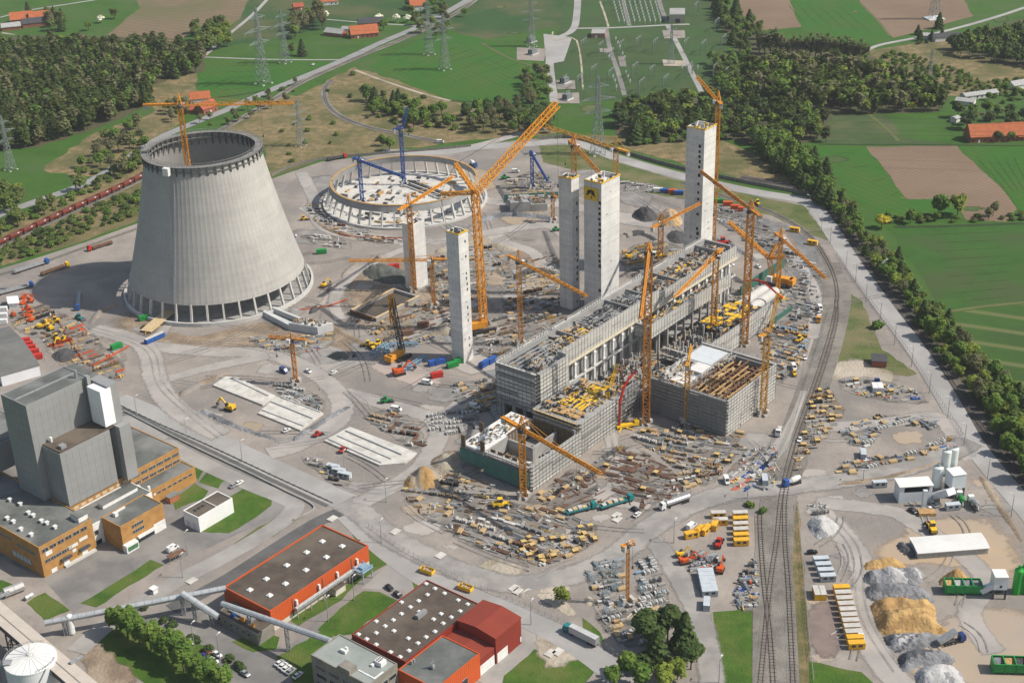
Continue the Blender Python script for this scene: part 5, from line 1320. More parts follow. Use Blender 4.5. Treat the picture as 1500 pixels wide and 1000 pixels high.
mk(t, "wall", PLW, lambda m: gbox(m, a, b, 6, 4.5, 11)); mk(t, "roof", MATS["plant_roof"], lambda m: gbox(m, a, b, 6.4, 11.02, 11.35, -.2))
mk(t, "leg", DGREY, lambda m: (gbox(m, a, a.lerp(b, .1), 1, 0, 4.5), gbox(m, a.lerp(b, .9), b, 1, 0, 4.5), gbox(m, a, b, .6, 0, 4.5, 5.2)))
c1, c2 = G(1372, 733), G(1394, 726, 6)
mk(t, "gallery", PLW, lambda m: m.beam(c1 + Vector((0, 2, 1.5)), c2 + Vector((0, 1, 1.5)), 4.5, 2.8, True))
def gable_hall(name, label, cat, pts, h, rise, wall, roof, wallname="wall"):
 """hall on four ground corners (front-left, front-right, back-right, back-left), ridge along the long side"""
 q = [Vector((p.x, p.y, 0)) for p in pts]
 c = sum(q, Vector()) / 4
 t = thing(name, label, cat, (c.x, c.y, 0))
 up = Vector((0, 0, h)); r0, r1 = (q[0] + q[3]) / 2 + Vector((0, 0, h + rise)), (q[1] + q[2]) / 2 + Vector((0, 0, h + rise))
 def f(m):
  m.hexa(q, [p + up for p in q])
  m.quad(q[0] + up, r0, q[3] + up); m.quad(q[1] + up, q[2] + up, r1)
 mk(t, wallname, wall, f)
 e = (q[1] - q[0]).normalized() * 0.4; dn = (q[0] - q[3]).normalized() * 0.5; th_ = Vector((0, 0, 0.25)); o = Vector((0, 0, .04))
 sl_ = Vector((0, 0, -rise * 0.5 / ((q[0] - q[3]).length / 2)))
 def f(m):
  m.hexa([q[0] + up - e + dn + sl_ + o, q[1] + up + e + dn + sl_ + o, r1 + e + o, r0 - e + o], [q[0] + up - e + dn + sl_ + o + th_, q[1] + up + e + dn + sl_ + o + th_, r1 + e + o + th_, r0 - e + o + th_])
  m.hexa([r0 - e + o, r1 + e + o, q[2] + up + e - dn + sl_ + o, q[3] + up - e - dn + sl_ + o], [r0 - e + o + th_, r1 + e + o + th_, q[2] + up + e - dn + sl_ + o + th_, q[3] + up - e - dn + sl_ + o + th_])
 mk(t, "roof", roof, f)
 return t, q
gable_hall("storage_shed", "long low shed with a ribbed white roof and block walls among the gravel heaps", "shed", [G(1344, 819), G(1447, 811), G(1435, 790), G(1332, 797)], 2.9, 0.5, M("block_wall", (0.42, 0.41, 0.39), (0.3, 0.29, 0.28), 0.8, 0.9), striped("white_ribbed_roof", (0.72, 0.71, 0.68), (0.58, 0.57, 0.55), 0.05, 1.2, 0.6))
gable_hall("tent_hall", "big grey-roofed white hall at the left edge beside a row of red containers", "hall", [G(4, 566), G(60, 550), G(16, 494), G(-40, 508)], 6.2, 3.0, M("hall_white", (0.74, 0.75, 0.78), (0.66, 0.67, 0.7), 0.15, 0.6), M("hall_roof_grey", (0.17, 0.17, 0.16), (0.13, 0.13, 0.125), 0.1, 0.8))
t, q = gable_hall("white_marquee", "small white gabled tent near the orange lifts at the left edge", "tent", [G(14, 453), G(29, 452), G(27, 442), G(12, 443)], 3.6, 1.6, WHITE, M("tent_white", (0.8, 0.8, 0.8), (0.75, 0.75, 0.75), 0.3, 0.6))
# batching plants with green bins
def batcher(a, b, label, colours, ramp=True):
 t = thing("aggregate_bins", label, "bins", ((a.x + b.x) / 2, (a.y + b.y) / 2, 0))
 d = (b - a); L = d.length; d = d / L; n = Vector((-d.y, d.x, 0)); n = n if n.y > 0 else -n
 def f(m):
  gbox(m, a, b, 0.4, 1.2, 4.6); gbox(m, a, b, 0.4, 2.4, 4.6, 5)
  for k in range(5):
   p = a + d * (L * k / 4); m.hexa([p - d * .2, p + d * .2, p + d * .2 + n * 5, p - d * .2 + n * 5], [p - d * .2 + Vector((0, 0, 4.7)), p + d * .2 + Vector((0, 0, 4.7)), p + d * .2 + n * 5 + Vector((0, 0, 4.7)), p - d * .2 + n * 5 + Vector((0, 0, 4.7))])
 mk(t, "frame", GREENP, f)
 for k in range(4):
  p, r = a + d * (L * (k + .06) / 4), a + d * (L * (k + .94) / 4)
  mk(t, "bin_filling", colours[k], lambda m: m.hexa([p + n * .5 + Vector((0, 0, 1)), r + n * .5 + Vector((0, 0, 1)), r + n * 4.6 + Vector((0, 0, 1)), p + n * 4.6 + Vector((0, 0, 1))], [p + n * .5 + Vector((0, 0, 3.4)), r + n * .5 + Vector((0, 0, 3.0)), r + n * 4.6 + Vector((0, 0, 4.2)), p + n * 4.6 + Vector((0, 0, 4.0))]))
 return t
batcher(G(1385, 872), G(1438, 873), "row of four green-framed aggregate bins beside the sand cone", (SANDM, PALEP, GREYP, GREYP))
batcher(G(1455, 988), G(1520, 990), "green-framed aggregate bins in the lower right corner", (GREYP, SANDM, DARKP, PALEP))
a, b = G(1453, 878), G(1473, 878)
t = thing("batch_tower", "white box on legs with a sloping feed belt beside the green bins", "tower", ((a.x + b.x) / 2, (a.y + b.y) / 2, 0))
mk(t, "wall", PLW, lambda m: gbox(m, a, b, 5, 4.5, 10)); mk(t, "roof", MATS["plant_roof"], lambda m: gbox(m, a, b, 5.4, 10.02, 10.4, -.2)); mk(t, "leg", DGREY, lambda m: (gbox(m, a, a.lerp(b, .12), .6, 0, 4.5), gbox(m, a.lerp(b, .88), b, .6, 0, 4.5), gbox(m, a, b, .6, 0, 4.5, 4.3)))
mk(t, "feed_belt", PLW, lambda m: m.beam(G(1438, 873) + Vector((0, 1, 2)), a + Vector((1, 1.5, 6)), 2.6, 2, True)); mk(t, "window", BLACK, lambda m: gbox(m, a.lerp(b, .45), a.lerp(b, .6), .3, 5.5, 6.6, -.1))
for k, (px, py) in enumerate(((1488, 868), (1495, 866), (1503, 868))):
 q = G(px, py); s_ = thing("green_silo", ("left", "middle", "right")[k] + " one of the bright green silos at the right edge", "silo", (q.x, q.y, 0), "green silos at the right edge")
 mk(s_, "shell", M("silo_green", (0.03, 0.36, 0.05), (0.025, 0.28, 0.04), 0.2, 0.45), lambda m: m.lathe(q.x, q.y, [(1.7, 0), (1.7, 10.5), (1.1, 11.2)], 20)); mk(s_, "filter", GREENP, lambda m: m.lathe(q.x, q.y, [(.6, 11.2), (.6, 12.6)], 10))
# small structures in the middle of the site
t = thing("settling_basin", "sunken rectangular basin with timber rim and dark wet floor", "basin", tuple(W(516, -506)))
def f(m):
 m.ub(498.5, 534, -515.5, -514.4, 0, 2.2); m.ub(498.5, 534, -497.2, -496.1, 0, 2.2); m.ub(498.5, 499.6, -514.3, -497.3, 0, 2.2); m.ub(532.9, 534, -514.3, -497.3, 0, 2.2)
mk(t, "wall", CONCD, f); mk(t, "timber_rim", TIMBERP, lambda m: (m.ub(498.3, 534.2, -515.7, -514.2, 2.22, 2.5), m.ub(498.3, 534.2, -497.4, -495.9, 2.22, 2.5)))
mk(t, "floor", M("wet_earth", (0.1, 0.082, 0.065), (0.07, 0.06, 0.05), 0.15, 0.9), lambda m: m.ub(499.7, 532.8, -514.3, -497.3, 0.2, 0.5))
mk(t, "sheet_piles", RUST, lambda m: [m.ub(497.6 - .3, 498.2, -515 + k * .9, -514.5 + k * .9, 0, 3) for k in range(19)])
a, b = G(466, 491), G(489, 484)
t = thing("intake_building", "low pale concrete intake building with an unfinished roof, at the foot of the cooling tower", "building", ((a.x + b.x) / 2, (a.y + b.y) / 2, 0))
l_ = G(424, 484)
mk(t, "wall", M("pale_wall", (0.55, 0.56, 0.56), (0.46, 0.47, 0.47), 0.2, 0.9), lambda m: (m.prism([a, b, b + (l_ - a), l_], 0, 4.6), m.prism([l_, l_ + Vector((2, 3, 0)), G(388, 461), G(386, 464)], 0, 3.2), m.prism([G(440, 474), G(442, 472), G(402, 456), G(400, 458)], 0, 3)))
mk(t, "roof_slab", SLAB, lambda m: m.prism([a.lerp(b + (l_ - a), .06), b.lerp(l_, .06), (b + (l_ - a)).lerp(a, .06), l_.lerp(b, .06)], 4.62, 4.9))
o = mk(t, "roof_fittings", CLUT, lambda m: [(setattr(m, 'k', rnd.choice((0, 1, 3, 4))), m.box(*(l_.lerp(a, rnd.uniform(.1, .9)) + (b - a) * rnd.uniform(.15, .85)).xy, 4.9, rnd.uniform(.6, 4), rnd.uniform(.3, 1.2), rnd.uniform(.3, 1.6), rnd.choice((0.3, 1.8)))) for _ in range(45)]); o["kind"] = "stuff"
def slab(label, outer, steps):
 P = pxl(outer); c = sum(P, Vector()) / len(P)
 t = thing("foundation_slab", label, "foundation", (c.x, c.y, 0))
 mk(t, "slab", SLAB, lambda m: m.prism(P, 0, 0.9))
 for k, (q0, q1, w, h) in enumerate(steps): mk(t, "upstand", CONC, lambda m: m.beam(G(*q0, 0) + Vector((0, 0, .9 + h / 2)), G(*q1, 0) + Vector((0, 0, .9 + h / 2)), w, h, True))
 return t
slab("pale foundation slab with long steps, behind the lamp post in the yard", [(405, 583), (474, 607), (440, 632), (378, 607)], [((398, 590), (460, 615), 1.5, .6), ((384, 602), (446, 626), 1.2, .5), ((412, 584), (470, 606), .6, .4)])
slab("long pale foundation slab half covered by earth, farther up the yard", [(331, 553), (349, 555), (405, 582), (385, 595), (312, 566)], [((340, 556), (395, 582), 1.2, .5)])
slab("pale stepped foundation slab nearest the plant road", [(513, 627), (611, 665), (594, 680), (556, 683), (475, 647)], [((508, 633), (590, 668), 1.4, .7), ((496, 640), (575, 674), 1.6, .5), ((482, 645), (560, 680), 1.2, .5), ((545, 645), (560, 651), 4, .35)])
# far structures of the site
a, b = G(748, 312), G(802, 309)
t = thing("pump_house", "grey concrete pump house shell with stepped walls, near the blue crane", "building", ((a.x + b.x) / 2, (a.y + b.y) / 2, 0))
mk(t, "wall", CONCD, lambda m: (gbox(m, a, b.lerp(a, .45), 14, 0, 7), gbox(m, a.lerp(b, .56), b, 1, 0, 5), gbox(m, a.lerp(b, .56), b, 1, 0, 5, 12), gbox(m, a.lerp(b, .56), a.lerp(b, .6), 10.8, 0, 5, 1.1), gbox(m, a, b, 2, 0, 4, 18)))
mk(t, "green_wall", MATS["green_shutter"], lambda m: gbox(m, a - (b - a) * .1, b + (b - a) * .4, .6, 0, 4.5, 22))
o = mk(t, "roof_fittings", CLUT, lambda m: [(setattr(m, 'k', rnd.choice((0, 1, 3, 4))), m.box(*(a.lerp(b, rnd.uniform(0, .95)) + Vector((0, rnd.uniform(2, 12), 0))).xy, rnd.choice((5, 7)), rnd.uniform(.6, 4), rnd.uniform(.3, 1.2), rnd.uniform(.3, 1.6), rnd.choice((0.3, 1.8)))) for _ in range(40)]); o["kind"] = "stuff"
# ================================================================ CRANES AND PYLONS
CABIN = M("cabin_white", (0.7, 0.7, 0.68), (0.6, 0.6, 0.58), 1, 0.5)
BALLAST = M("counterweight_concrete", (0.5, 0.48, 0.45), (0.4, 0.39, 0.37), 0.6, 0.9)
def tower_crane(label, base, ytop, tip, col=ORANGE, w=2.0, z0=0.0, clen=14.0, tiph=None, peak=6.0, bar=0.3, group="tower cranes", jw=1.3, foot=True, h=None, base3=None):
 if col is ORANGE: col = (ORANGE, ORANGE2, ORANGE3, ORANGE)[int(base[0]) % 4]
 p = G(base[0], base[1], z0) if base3 is None else Vector(base3)
 H = h if h else HT(base[0], base[1], ytop)
 t = thing("tower_crane", label, "crane", (p.x, p.y, p.z), group)
 top = Vector((p.x, p.y, H))
 mk(t, "mast", col, lambda m: m.lattice((p.x, p.y, p.z + (1.5 if foot else 0)), top, w, w * 1.25, bar))
 lf = tiph is not None
 q = G(tip[0], tip[1], (tiph if lf else H + 1.6))
 d2 = Vector((q.x - p.x, q.y - p.y, 0)); d2 = d2.normalized() if d2.length > .1 else Vector((1, 0, 0))
 a = top + Vector((0, 0, 1.6))
 mk(t, "slewing_unit", DGREY, lambda m: m.lathe(p.x, p.y, [(w * .75, H), (w * .75, H + .9), (w * .55, H + 1.5)], 14))
 mk(t, "jib", col, lambda m: m.lattice(a + d2 * 1.2, q, jw, jw * 1.5, bar * .75, jw, True))
 c0 = a - d2 * 1.2; c1 = a - d2 * clen
 mk(t, "counter_jib", col, lambda m: (m.lattice(c0, c1, jw * 1.2, 2.2, bar * .7, .8), m.beam(c0 + Vector((0, 0, .3)), c1 + Vector((0, 0, .3)), 1.4, .12)))
 mk(t, "counterweight", BALLAST, lambda m: [m.box((c1 + d2 * (1 + k * 1.3)).x, (c1 + d2 * (1 + k * 1.3)).y, c1.z - 2.4, 1.1, 2.0, 2.6, math.atan2(d2.y, d2.x)) for k in range(2 if clen > 10 else 1)])
 n = Vector((-d2.y, d2.x, 0))
 cb = a + d2 * 1.2 + n * (w * .8)
 cab = mk(t, "cab", CABIN, lambda m: m.box(cb.x, cb.y, a.z - 2.0, 1.9, 1.5, 2.1, math.atan2(d2.y, d2.x)))
 mk(cab, "window", GLASS, lambda m: m.box(cb.x + d2.x * .95, cb.y + d2.y * .95, a.z - 1.3, .15, 1.3, 1.1, math.atan2(d2.y, d2.x)))
 if peak:
  pk = a + Vector((0, 0, peak)) - d2 * (2.5 if lf else 0)
  mk(t, "tower_head", col, lambda m: ([m.beam(a + e * (w * .45) + f_ * (w * .45), pk, bar) for e in (d2, -d2) for f_ in (n, -n)], m.beam(a + d2 * w * .3 + Vector((0, 0, peak * .4)), a - d2 * w * .3 + Vector((0, 0, peak * .4)), bar)))
  mk(t, "tie_bars", col, lambda m: (m.beam(pk, (a + d2 * 1.2).lerp(q, 0.62) + Vector((0, 0, .6)), .14), m.beam(pk, c1 + d2 * 1.5 + Vector((0, 0, .5)), .14), None if lf else m.beam(pk, (a + d2).lerp(q, 0.3) + Vector((0, 0, .6)), .12)))
 hk = a.lerp(q, 0.99 if lf else 0.7)
 rope = min(18.0, hk.z * 0.4)
 def f(m):
  m.beam(hk, hk - Vector((0, 0, rope)), .09); m.box(hk.x, hk.y, hk.z - rope - 1.2, .7, .5, 1.3)
  if not lf: m.box(hk.x, hk.y, hk.z - 1.2, 1.8, 1.3, .5)
 mk(t, "hook_block", DGREY, f)
 if foot:
  mk(t, "base_ballast", BALLAST, lambda m: (m.box(p.x, p.y, p.z, 5.4, 1.5, 1.4, .5), m.box(p.x, p.y, p.z + .05, 1.45, 5.4, 1.3, .5), m.box(p.x + 1.8, p.y, p.z + 1.45, 1.4, 3.2, 1.6, .5), m.box(p.x - 1.8, p.y, p.z + 1.45, 1.4, 3.2, 1.6, .5)))
 return t
hC = HT(300, 428, 157)
tower_crane("orange tower crane standing inside the cooling tower with its long jib reaching right", (300, 428), 157, (431, 150), clen=20, w=2.4, h=hC, jw=1.7)
tower_crane("orange crane behind the tallest stair tower with its jib pointing away over the wood", (1043, 388), 152, (1021, 112), clen=7, w=2.4, jw=1.6)
tower_crane("orange crane in front of the low concrete wall tower, jib reaching towards the ring", (607, 427), 303, (664, 258), clen=11, w=2.6, bar=.36)
tower_crane("orange crane between the slender stair tower and the hall, jib slanting down right", (763, 506), 386, (860, 433), clen=9, w=2.3)
tower_crane("orange crane left of the tallest stair tower with jib raised to the right", (966, 432), 331, (1032, 294), clen=9, w=2.5)
tower_crane("tall heavy orange crane at the corner of the square scaffolded block", (946, 621), 372, (938, 466), clen=9, w=3.0, bar=.42, peak=4)
tower_crane("orange crane with its jib slanting down left across the boarded deck", (1044, 503), 377, (988, 434), clen=8, w=2.6, peak=3)
tower_crane("tallest orange crane on the right with a red cab deck, jib stretching up left", (1090, 506), 311, (1026, 250), clen=11, w=3.0, bar=.42, peak=5)
tower_crane("slender orange crane at the right corner of the square scaffolded block, jib raised", (1117, 608), 492, (1139, 428), clen=6, w=2.4, tiph=HT(1117, 608, 492) + 20, peak=4)
tower_crane("orange crane on the far right with its jib pointing down right over pipe stacks", (1139, 432), 352, (1210, 407), clen=8, w=1.9)
tower_crane("orange mast crane in front of the dark side of the square scaffolded block", (1005, 620), 534, (1012, 505), clen=5, w=2.0, peak=2)
tower_crane("orange crane at the near corner of the foundation block, jib slanting down right", (767, 729), 632, (881, 693), clen=13, w=2.6, bar=.4)
tower_crane("small orange crane beside the pale foundation slabs", (434, 562), 500, (392, 492), clen=8, w=1.8, peak=3)
tower_crane("small yellow crane between the red concrete boom and the formwork deck", (890, 626), 572, (904, 533), clen=4, w=1.5, tiph=HT(890, 626, 572) + 12, peak=2, col=YELLOW)
tower_crane("thin orange crane with a long level jib left of the slender stair tower", (636, 450), 384, (510, 381), clen=9, w=1.9, peak=2.5)
tower_crane("orange crane left of the two behind the twin stair towers", (842, 432), 216, (878, 252), clen=8, w=2.6, jw=1.6)
tower_crane("orange crane rising beside the banner tower, long jib to the upper left", (901, 432), 221, (797, 184), clen=10, w=2.4, jw=1.7)
tower_crane("small orange crane by the pump house near the twin towers", (810, 325), 290, (806, 285), clen=5, w=2.0, peak=3)
tower_crane("tall blue crane in the middle of the ring of columns, jib almost upright", (592, 272), 192, (596, 157), col=BLUE, clen=5, w=2.2, bar=.36, tiph=HT(592, 272, 192) + 16, peak=3, group="blue tower cranes")
tower_crane("blue crane on the left inside the ring of columns, jib level to the right", (531, 299), 238, (592, 259), col=BLUE, clen=7, w=2.0, bar=.36, peak=3, group="blue tower cranes")
tower_crane("blue crane among stacks behind the ring of columns", (780, 276), 228, (803, 265), col=BLUE, clen=5, w=2.0, bar=.36, peak=2, group="blue tower cranes")
tower_crane("thin orange crane standing among stacked blocks in the near yard", (919, 884), 802, (930, 792), clen=3, w=1.1, bar=.2, peak=1.5, foot=True)
# crawler cranes
def crawler(name, label, base, boom_top_y, rz, boomw, col, bodycol, scale=1.0, h=None, tipxy=None):
 p = G(*base); H = h or HT(base[0], base[1], boom_top_y)
 t = thing(name, label, "crane", (p.x, p.y, 0))
 c, s_ = math.cos(rz), math.sin(rz)
 for k in (-1, 1):
  mk(t, "track", BLACK, lambda m: m.box(p.x - s_ * 3 * k * scale, p.y + c * 3 * k * scale, 0, 9 * scale, 1.3 * scale, 1.5 * scale, rz))
 mk(t, "upper_body", bodycol, lambda m: (m.box(p.x - c * 3 * scale, p.y - s_ * 3 * scale, 1.6 * scale, 9 * scale, 3.2 * scale, 2.4 * scale, rz), m.box(p.x - c * 7.4 * scale, p.y - s_ * 7.4 * scale, 1.4 * scale, 2.0 * scale, 4.4 * scale, 2.6 * scale, rz)))
 mk(t, "cab", CABIN, lambda m: m.box(p.x + c * 2 * scale - s_ * 2.4 * scale, p.y + s_ * 2 * scale + c * 2.4 * scale, 1.8 * scale, 2.2 * scale, 1.4 * scale, 2.4 * scale, rz))
 top = Vector((p.x, p.y, H)) if tipxy is None else G(tipxy[0], tipxy[1], H)
 mk(t, "boom", col, lambda m: m.lattice((p.x + c * 2, p.y + s_ * 2, 2.5), top, boomw, boomw * 1.3, boomw * .13))
 return t, p, top
t, p, top = crawler("crawler_crane", "giant orange luffing crawler crane with its long jib pointing to the upper right", (704, 484), 282, 0.4, 3.2, ORANGE, ORANGE, 1.5)
j = G(816, 152, top.z + 32); b1_ = G(667, 240, top.z + 7); b2_ = G(645, 284, top.z - 3)
mk(t, "luffing_jib", ORANGE, lambda m: m.lattice(top, j, 3.0, 3.8, .38))
mk(t, "back_strut", ORANGE, lambda m: m.lattice(top, b1_, 1.6, 2.2, .3)); mk(t, "back_strut", ORANGE, lambda m: m.lattice(top, b2_, 1.6, 2.2, .3))
mk(t, "stay_ropes", DGREY, lambda m: (m.beam(b1_, j, .16), m.beam(b1_, b2_, .16), m.beam(b2_, (p.x - 8, p.y - 3, 4), .16), m.beam(j, (j.x, j.y, j.z - 45), .12), m.box(j.x, j.y, j.z - 47, 1, 1, 2)))
t, p, top = crawler("crawler_crane", "dark lattice crawler crane with an orange body beside pale blue boom sections", (586, 524), 440, 0.9, 2.2, DGREY, ORANGE, 1.1, tipxy=(573, 436))
mk(t, "boom_tip", ORANGE, lambda m: m.lattice(top - Vector((0, 0, 14)), top + Vector((0, 0, 2)), 2.6, 3, .4))
t, p, top = crawler("crawler_crane", "orange crawler crane on the right with two spread struts and a long low jib", (1136, 416), 379, 2.6, 2.6, ORANGE, ORANGE, 1.3, tipxy=(1127, 378))
j = G(1068, 325, top.z + 4); b1_ = G(1138, 357, top.z + 8); b2_ = G(1150, 375, top.z + 2)
mk(t, "luffing_jib", ORANGE, lambda m: m.lattice(top, j, 1.7, 2.3, .3)); mk(t, "back_strut", ORANGE, lambda m: m.lattice(top, b1_, 1.3, 2, .3)); mk(t, "back_strut", ORANGE, lambda m: m.lattice(top, b2_, 1.3, 2, .3))
mk(t, "stay_ropes", DGREY, lambda m: (m.beam(b1_, j, .14), m.beam(b1_, b2_, .14), m.beam(b2_, (p.x + 5, p.y - 2, 4), .14)))
# boom sections lying by the dark crawler crane
for k, (a, b, r, lb) in enumerate((((545, 520), (566, 505), 2.6, "pale blue boom section lying left of the dark crawler crane"), ((566, 506), (572, 530), 1.8, "pale blue boom section lying towards the viewer from the dark crawler crane"), ((570, 506), (613, 504), 2.2, "pale blue boom section lying level behind the dark crawler crane"), ((584, 546), (623, 523), 2.0, "pale blue boom section lying right of the dark crawler crane"))):
 A, B = G(*a, r / 2), G(*b, r / 2)
 m = MB(); m.lattice(A, B, r, r, .32); tag(m.build("boom_section", LBLUE), lb, "boom section", "boom sections on the ground")
# concrete pumps with bent red booms
def boom_pump(name, label, base, pts, col=RED, truck=YELLOW, rz=0.3):
 p = G(*base); t = thing(name, label, "concrete pump", (p.x, p.y, 0))
 c, s_ = math.cos(rz), math.sin(rz)
 mk(t, "chassis", truck, lambda m: (m.box(p.x + c * 3, p.y + s_ * 3, .9, 9, 2.4, 1.2, rz), m.box(p.x + c * 8.5, p.y + s_ * 8.5, .8, 2.2, 2.4, 2.4, rz)))
 for a in (0.8, 2.4, -0.8, -2.4): mk(t, "outrigger", truck, lambda m: m.beam((p.x + c * 2, p.y + s_ * 2, 1.0), (p.x + c * 2 + 5 * math.cos(rz + a), p.y + s_ * 2 + 5 * math.sin(rz + a), .3), .5, .4, True))
 for i in range(4):
  e, n_ = (i // 2) * 5 + 1, (i % 2) * 2 - 1
  mk(t, "wheel", BLACK, lambda m: m.tube((p.x + c * e - s_ * n_ * 1.25, p.y + s_ * e + c * n_ * 1.25, .55), (p.x + c * e - s_ * n_ * .9, p.y + s_ * e + c * n_ * .9, .55), .55))
 P = [Vector((p.x, p.y, 2))] + [G(x, y, z) for x, y, z in pts]
 for i in range(len(P) - 1): mk(t, "boom", col, lambda m: (m.beam(P[i], P[i + 1], 1.0 - i * .12, 1.1 - i * .12, True), m.tube(P[i + 1] - Vector((.7, 0, 0)), P[i + 1] + Vector((.7, 0, 0)), .6)))
 return t
boom_pump("concrete_pump", "yellow truck-mounted pump with a tall bent red boom in front of the formwork deck", (907, 628), [(908, 590, 14.5), (914, 566, 22.5), (922, 553, 26), (930, 545, 28)])
boom_pump("concrete_pump", "truck-mounted pump on the far right whose thin red boom arches over the columns", (1146, 440), [(1140, 432, 8), (1122, 415, 16), (1108, 410, 17), (1094, 411, 15)], rz=2.0)
def placing_boom(label, base, ytop, tip):
 p = G(*base); H = HT(base[0], base[1], ytop); t = thing("placing_boom", label, "placing boom", (p.x, p.y, 0))
 top = Vector((p.x, p.y, H)); q = G(tip[0], tip[1], H + 8); k = top + Vector((1.5, -.5, 9))
 mk(t, "mast", ORANGE, lambda m: m.lattice((p.x, p.y, 0), top, 1.4, 1.8, .3)); mk(t, "boom", RED, lambda m: m.beam(top, k, 1.1, 1.3, True)); mk(t, "boom", RED, lambda m: m.beam(k, q, .7, .9, True))
placing_boom("red folded concrete placing boom on an orange mast beside the boarded deck", (1014, 470), 448, (1012, 425))
# ---- pylons ---------------------------------------------------------------------------
def make_pylon():
 t = thing("pylon", "", "pylon")
 def f(m):
  lv = [(0, 4.2), (9, 3.4), (18, 2.6), (27, 1.9), (36, 1.35), (45, 1.1), (55, .5)]
  for (z0, w0), (z1, w1) in zip(lv, lv[1:]):
   c0 = [Vector((a * w0, b * w0, z0)) for a, b in ((-1, -1), (1, -1), (1, 1), (-1, 1))]
   c1 = [Vector((a * w1, b * w1, z1)) for a, b in ((-1, -1), (1, -1), (1, 1), (-1, 1))]
   for i in range(4):
    j = (i + 1) % 4
    m.beam(c0[i], c1[i], .34); m.beam(c1[i], c1[j], .22)
    mid0, mid1 = (c0[i] + c1[i]) / 2, (c0[j] + c1[j]) / 2
    m.beam(c0[i], mid1, .2); m.beam(c0[j], mid0, .2); m.beam(mid0, c1[j], .2); m.beam(mid1, c1[i], .2)
 mk(t, "mast", PYLON, f)
 for z, L in ((30, 10), (39, 13), (48, 8)):
  def f(m):
   for s in (-1, 1):
    tip = Vector((s * L, 0, z))
    for y in (-1.3, 1.3):
     m.beam((s * 1.2, y, z), tip, .22); m.beam((s * 1.2, y, z + 2.4), tip, .22)
     for k in (.25, .5, .75): m.beam(Vector((s * 1.2, y, z)).lerp(tip, k), Vector((s * 1.2, y, z + 2.4)).lerp(tip, k), .14)
    for k in (.5, 1.0): q = Vector((s * 1.2, 0, z)).lerp(tip, k); m.beam(q, q - Vector((0, 0, 2.6)), .2)
  mk(t, "crossarm", PYLON, f)
 mk(t, "footing", CONC, lambda m: [m.box(a, b, 0, 1.6, 1.6, .7) for a in (-4.2, 4.2) for b in (-4.2, 4.2)])
 return t
PY = Proto(make_pylon)
def pylon(px, py, ytop, rz, label, h=None):
 p = G(px, py); H = h or HT(px, py, ytop)
 return PY.put(p, rz, label, "steel pylons of the power lines", H / 55.0)
P_A = pylon(386, 123, 12, .9, "large lattice pylon on the green field left of the road")
P_B = pylon(418, 92, 14, .9, "lattice pylon on the meadow behind the large one, near the field track")
pylon(441, 214, 146, .9, "lattice pylon on the dry slope to the right of the cooling tower")
P_C = pylon(629, 80, 2, .6, "left of the two lattice pylons close together on the green crop")
P_D = pylon(652, 102, 20, .6, "right of the two lattice pylons close together on the green crop")
P_E = pylon(876, 226, 112, .3, "tall pale green pylon behind the outer road by the twin stair towers")
pylon(16, 249, 170, 1.0, "lattice pylon at the left edge on the meadow")
pylon(983, 94, 36, .2, "pylon standing on a pale earth patch in the switchyard")
pylon(779, 68, -4, .3, "pylon by the concrete apron at the top of the photo")
P_F = pylon(1368, 28, -40, .2, "pylon on a white base in the brown ploughed field", 55)
P_G = pylon(1362, 112, 72, .2, "small grey pylon in the scrub on the right")
P_H = pylon(1660, 250, 170, .2, "pylon beyond the right rim of the fields", 50)
m = MB(); q = G(1368, 28); m.box(q.x, q.y, 0, 16, 14, 1.2, .2); tag(m.build("pylon_base_slab", WHITE), "white square base slab under the pylon in the ploughed field", "slab")
q = G(984, 92); m = MB(); m.prism([G(970, 88), G(1003, 90), G(1004, 98), G(972, 97)], 0.0, .4); tag(m.build("pylon_base_slab", PALED), "pale earth pad under the switchyard pylon", "slab")
WIRE = M("wire", (0.12, 0.13, 0.13), (0.1, 0.1, 0.1), 1, 0.5)
def wires(a, b, zs, offsets, label, sag=9):
 m = MB()
 A0, B0 = Vector(a.location), Vector(b.location); d = (B0 - A0).normalized(); n = Vector((-d.y, d.x, 0)); sa, sb = a.scale[0], b.scale[0]
 for z in zs:
  for o in offsets:
   pr = None
   for k in range(15):
    t_ = k / 14
    q = (A0 + n * o * sa).lerp(B0 + n * o * sb, t_) + Vector((0, 0, z * (sa + (sb - sa) * t_) - sag * 4 * t_ * (1 - t_)))
    if pr is not None: m.beam(pr, q, .13)
    pr = q
 tag(m.build("power_line", WIRE), label, "power line")
wires(P_E, P_H, (27.5, 36.5, 45.5), (-9, 9), "span of thin wires from the tall pale pylon across the right-hand fields")
wires(P_A, P_D, (27.5, 36.5, 45.5), (-9, 9), "span of thin wires from the large field pylon to the pylon pair")
wires(P_D, P_E, (27.5, 45.5), (-9, 9), "span of thin wires from the pylon pair to the tall pale pylon")
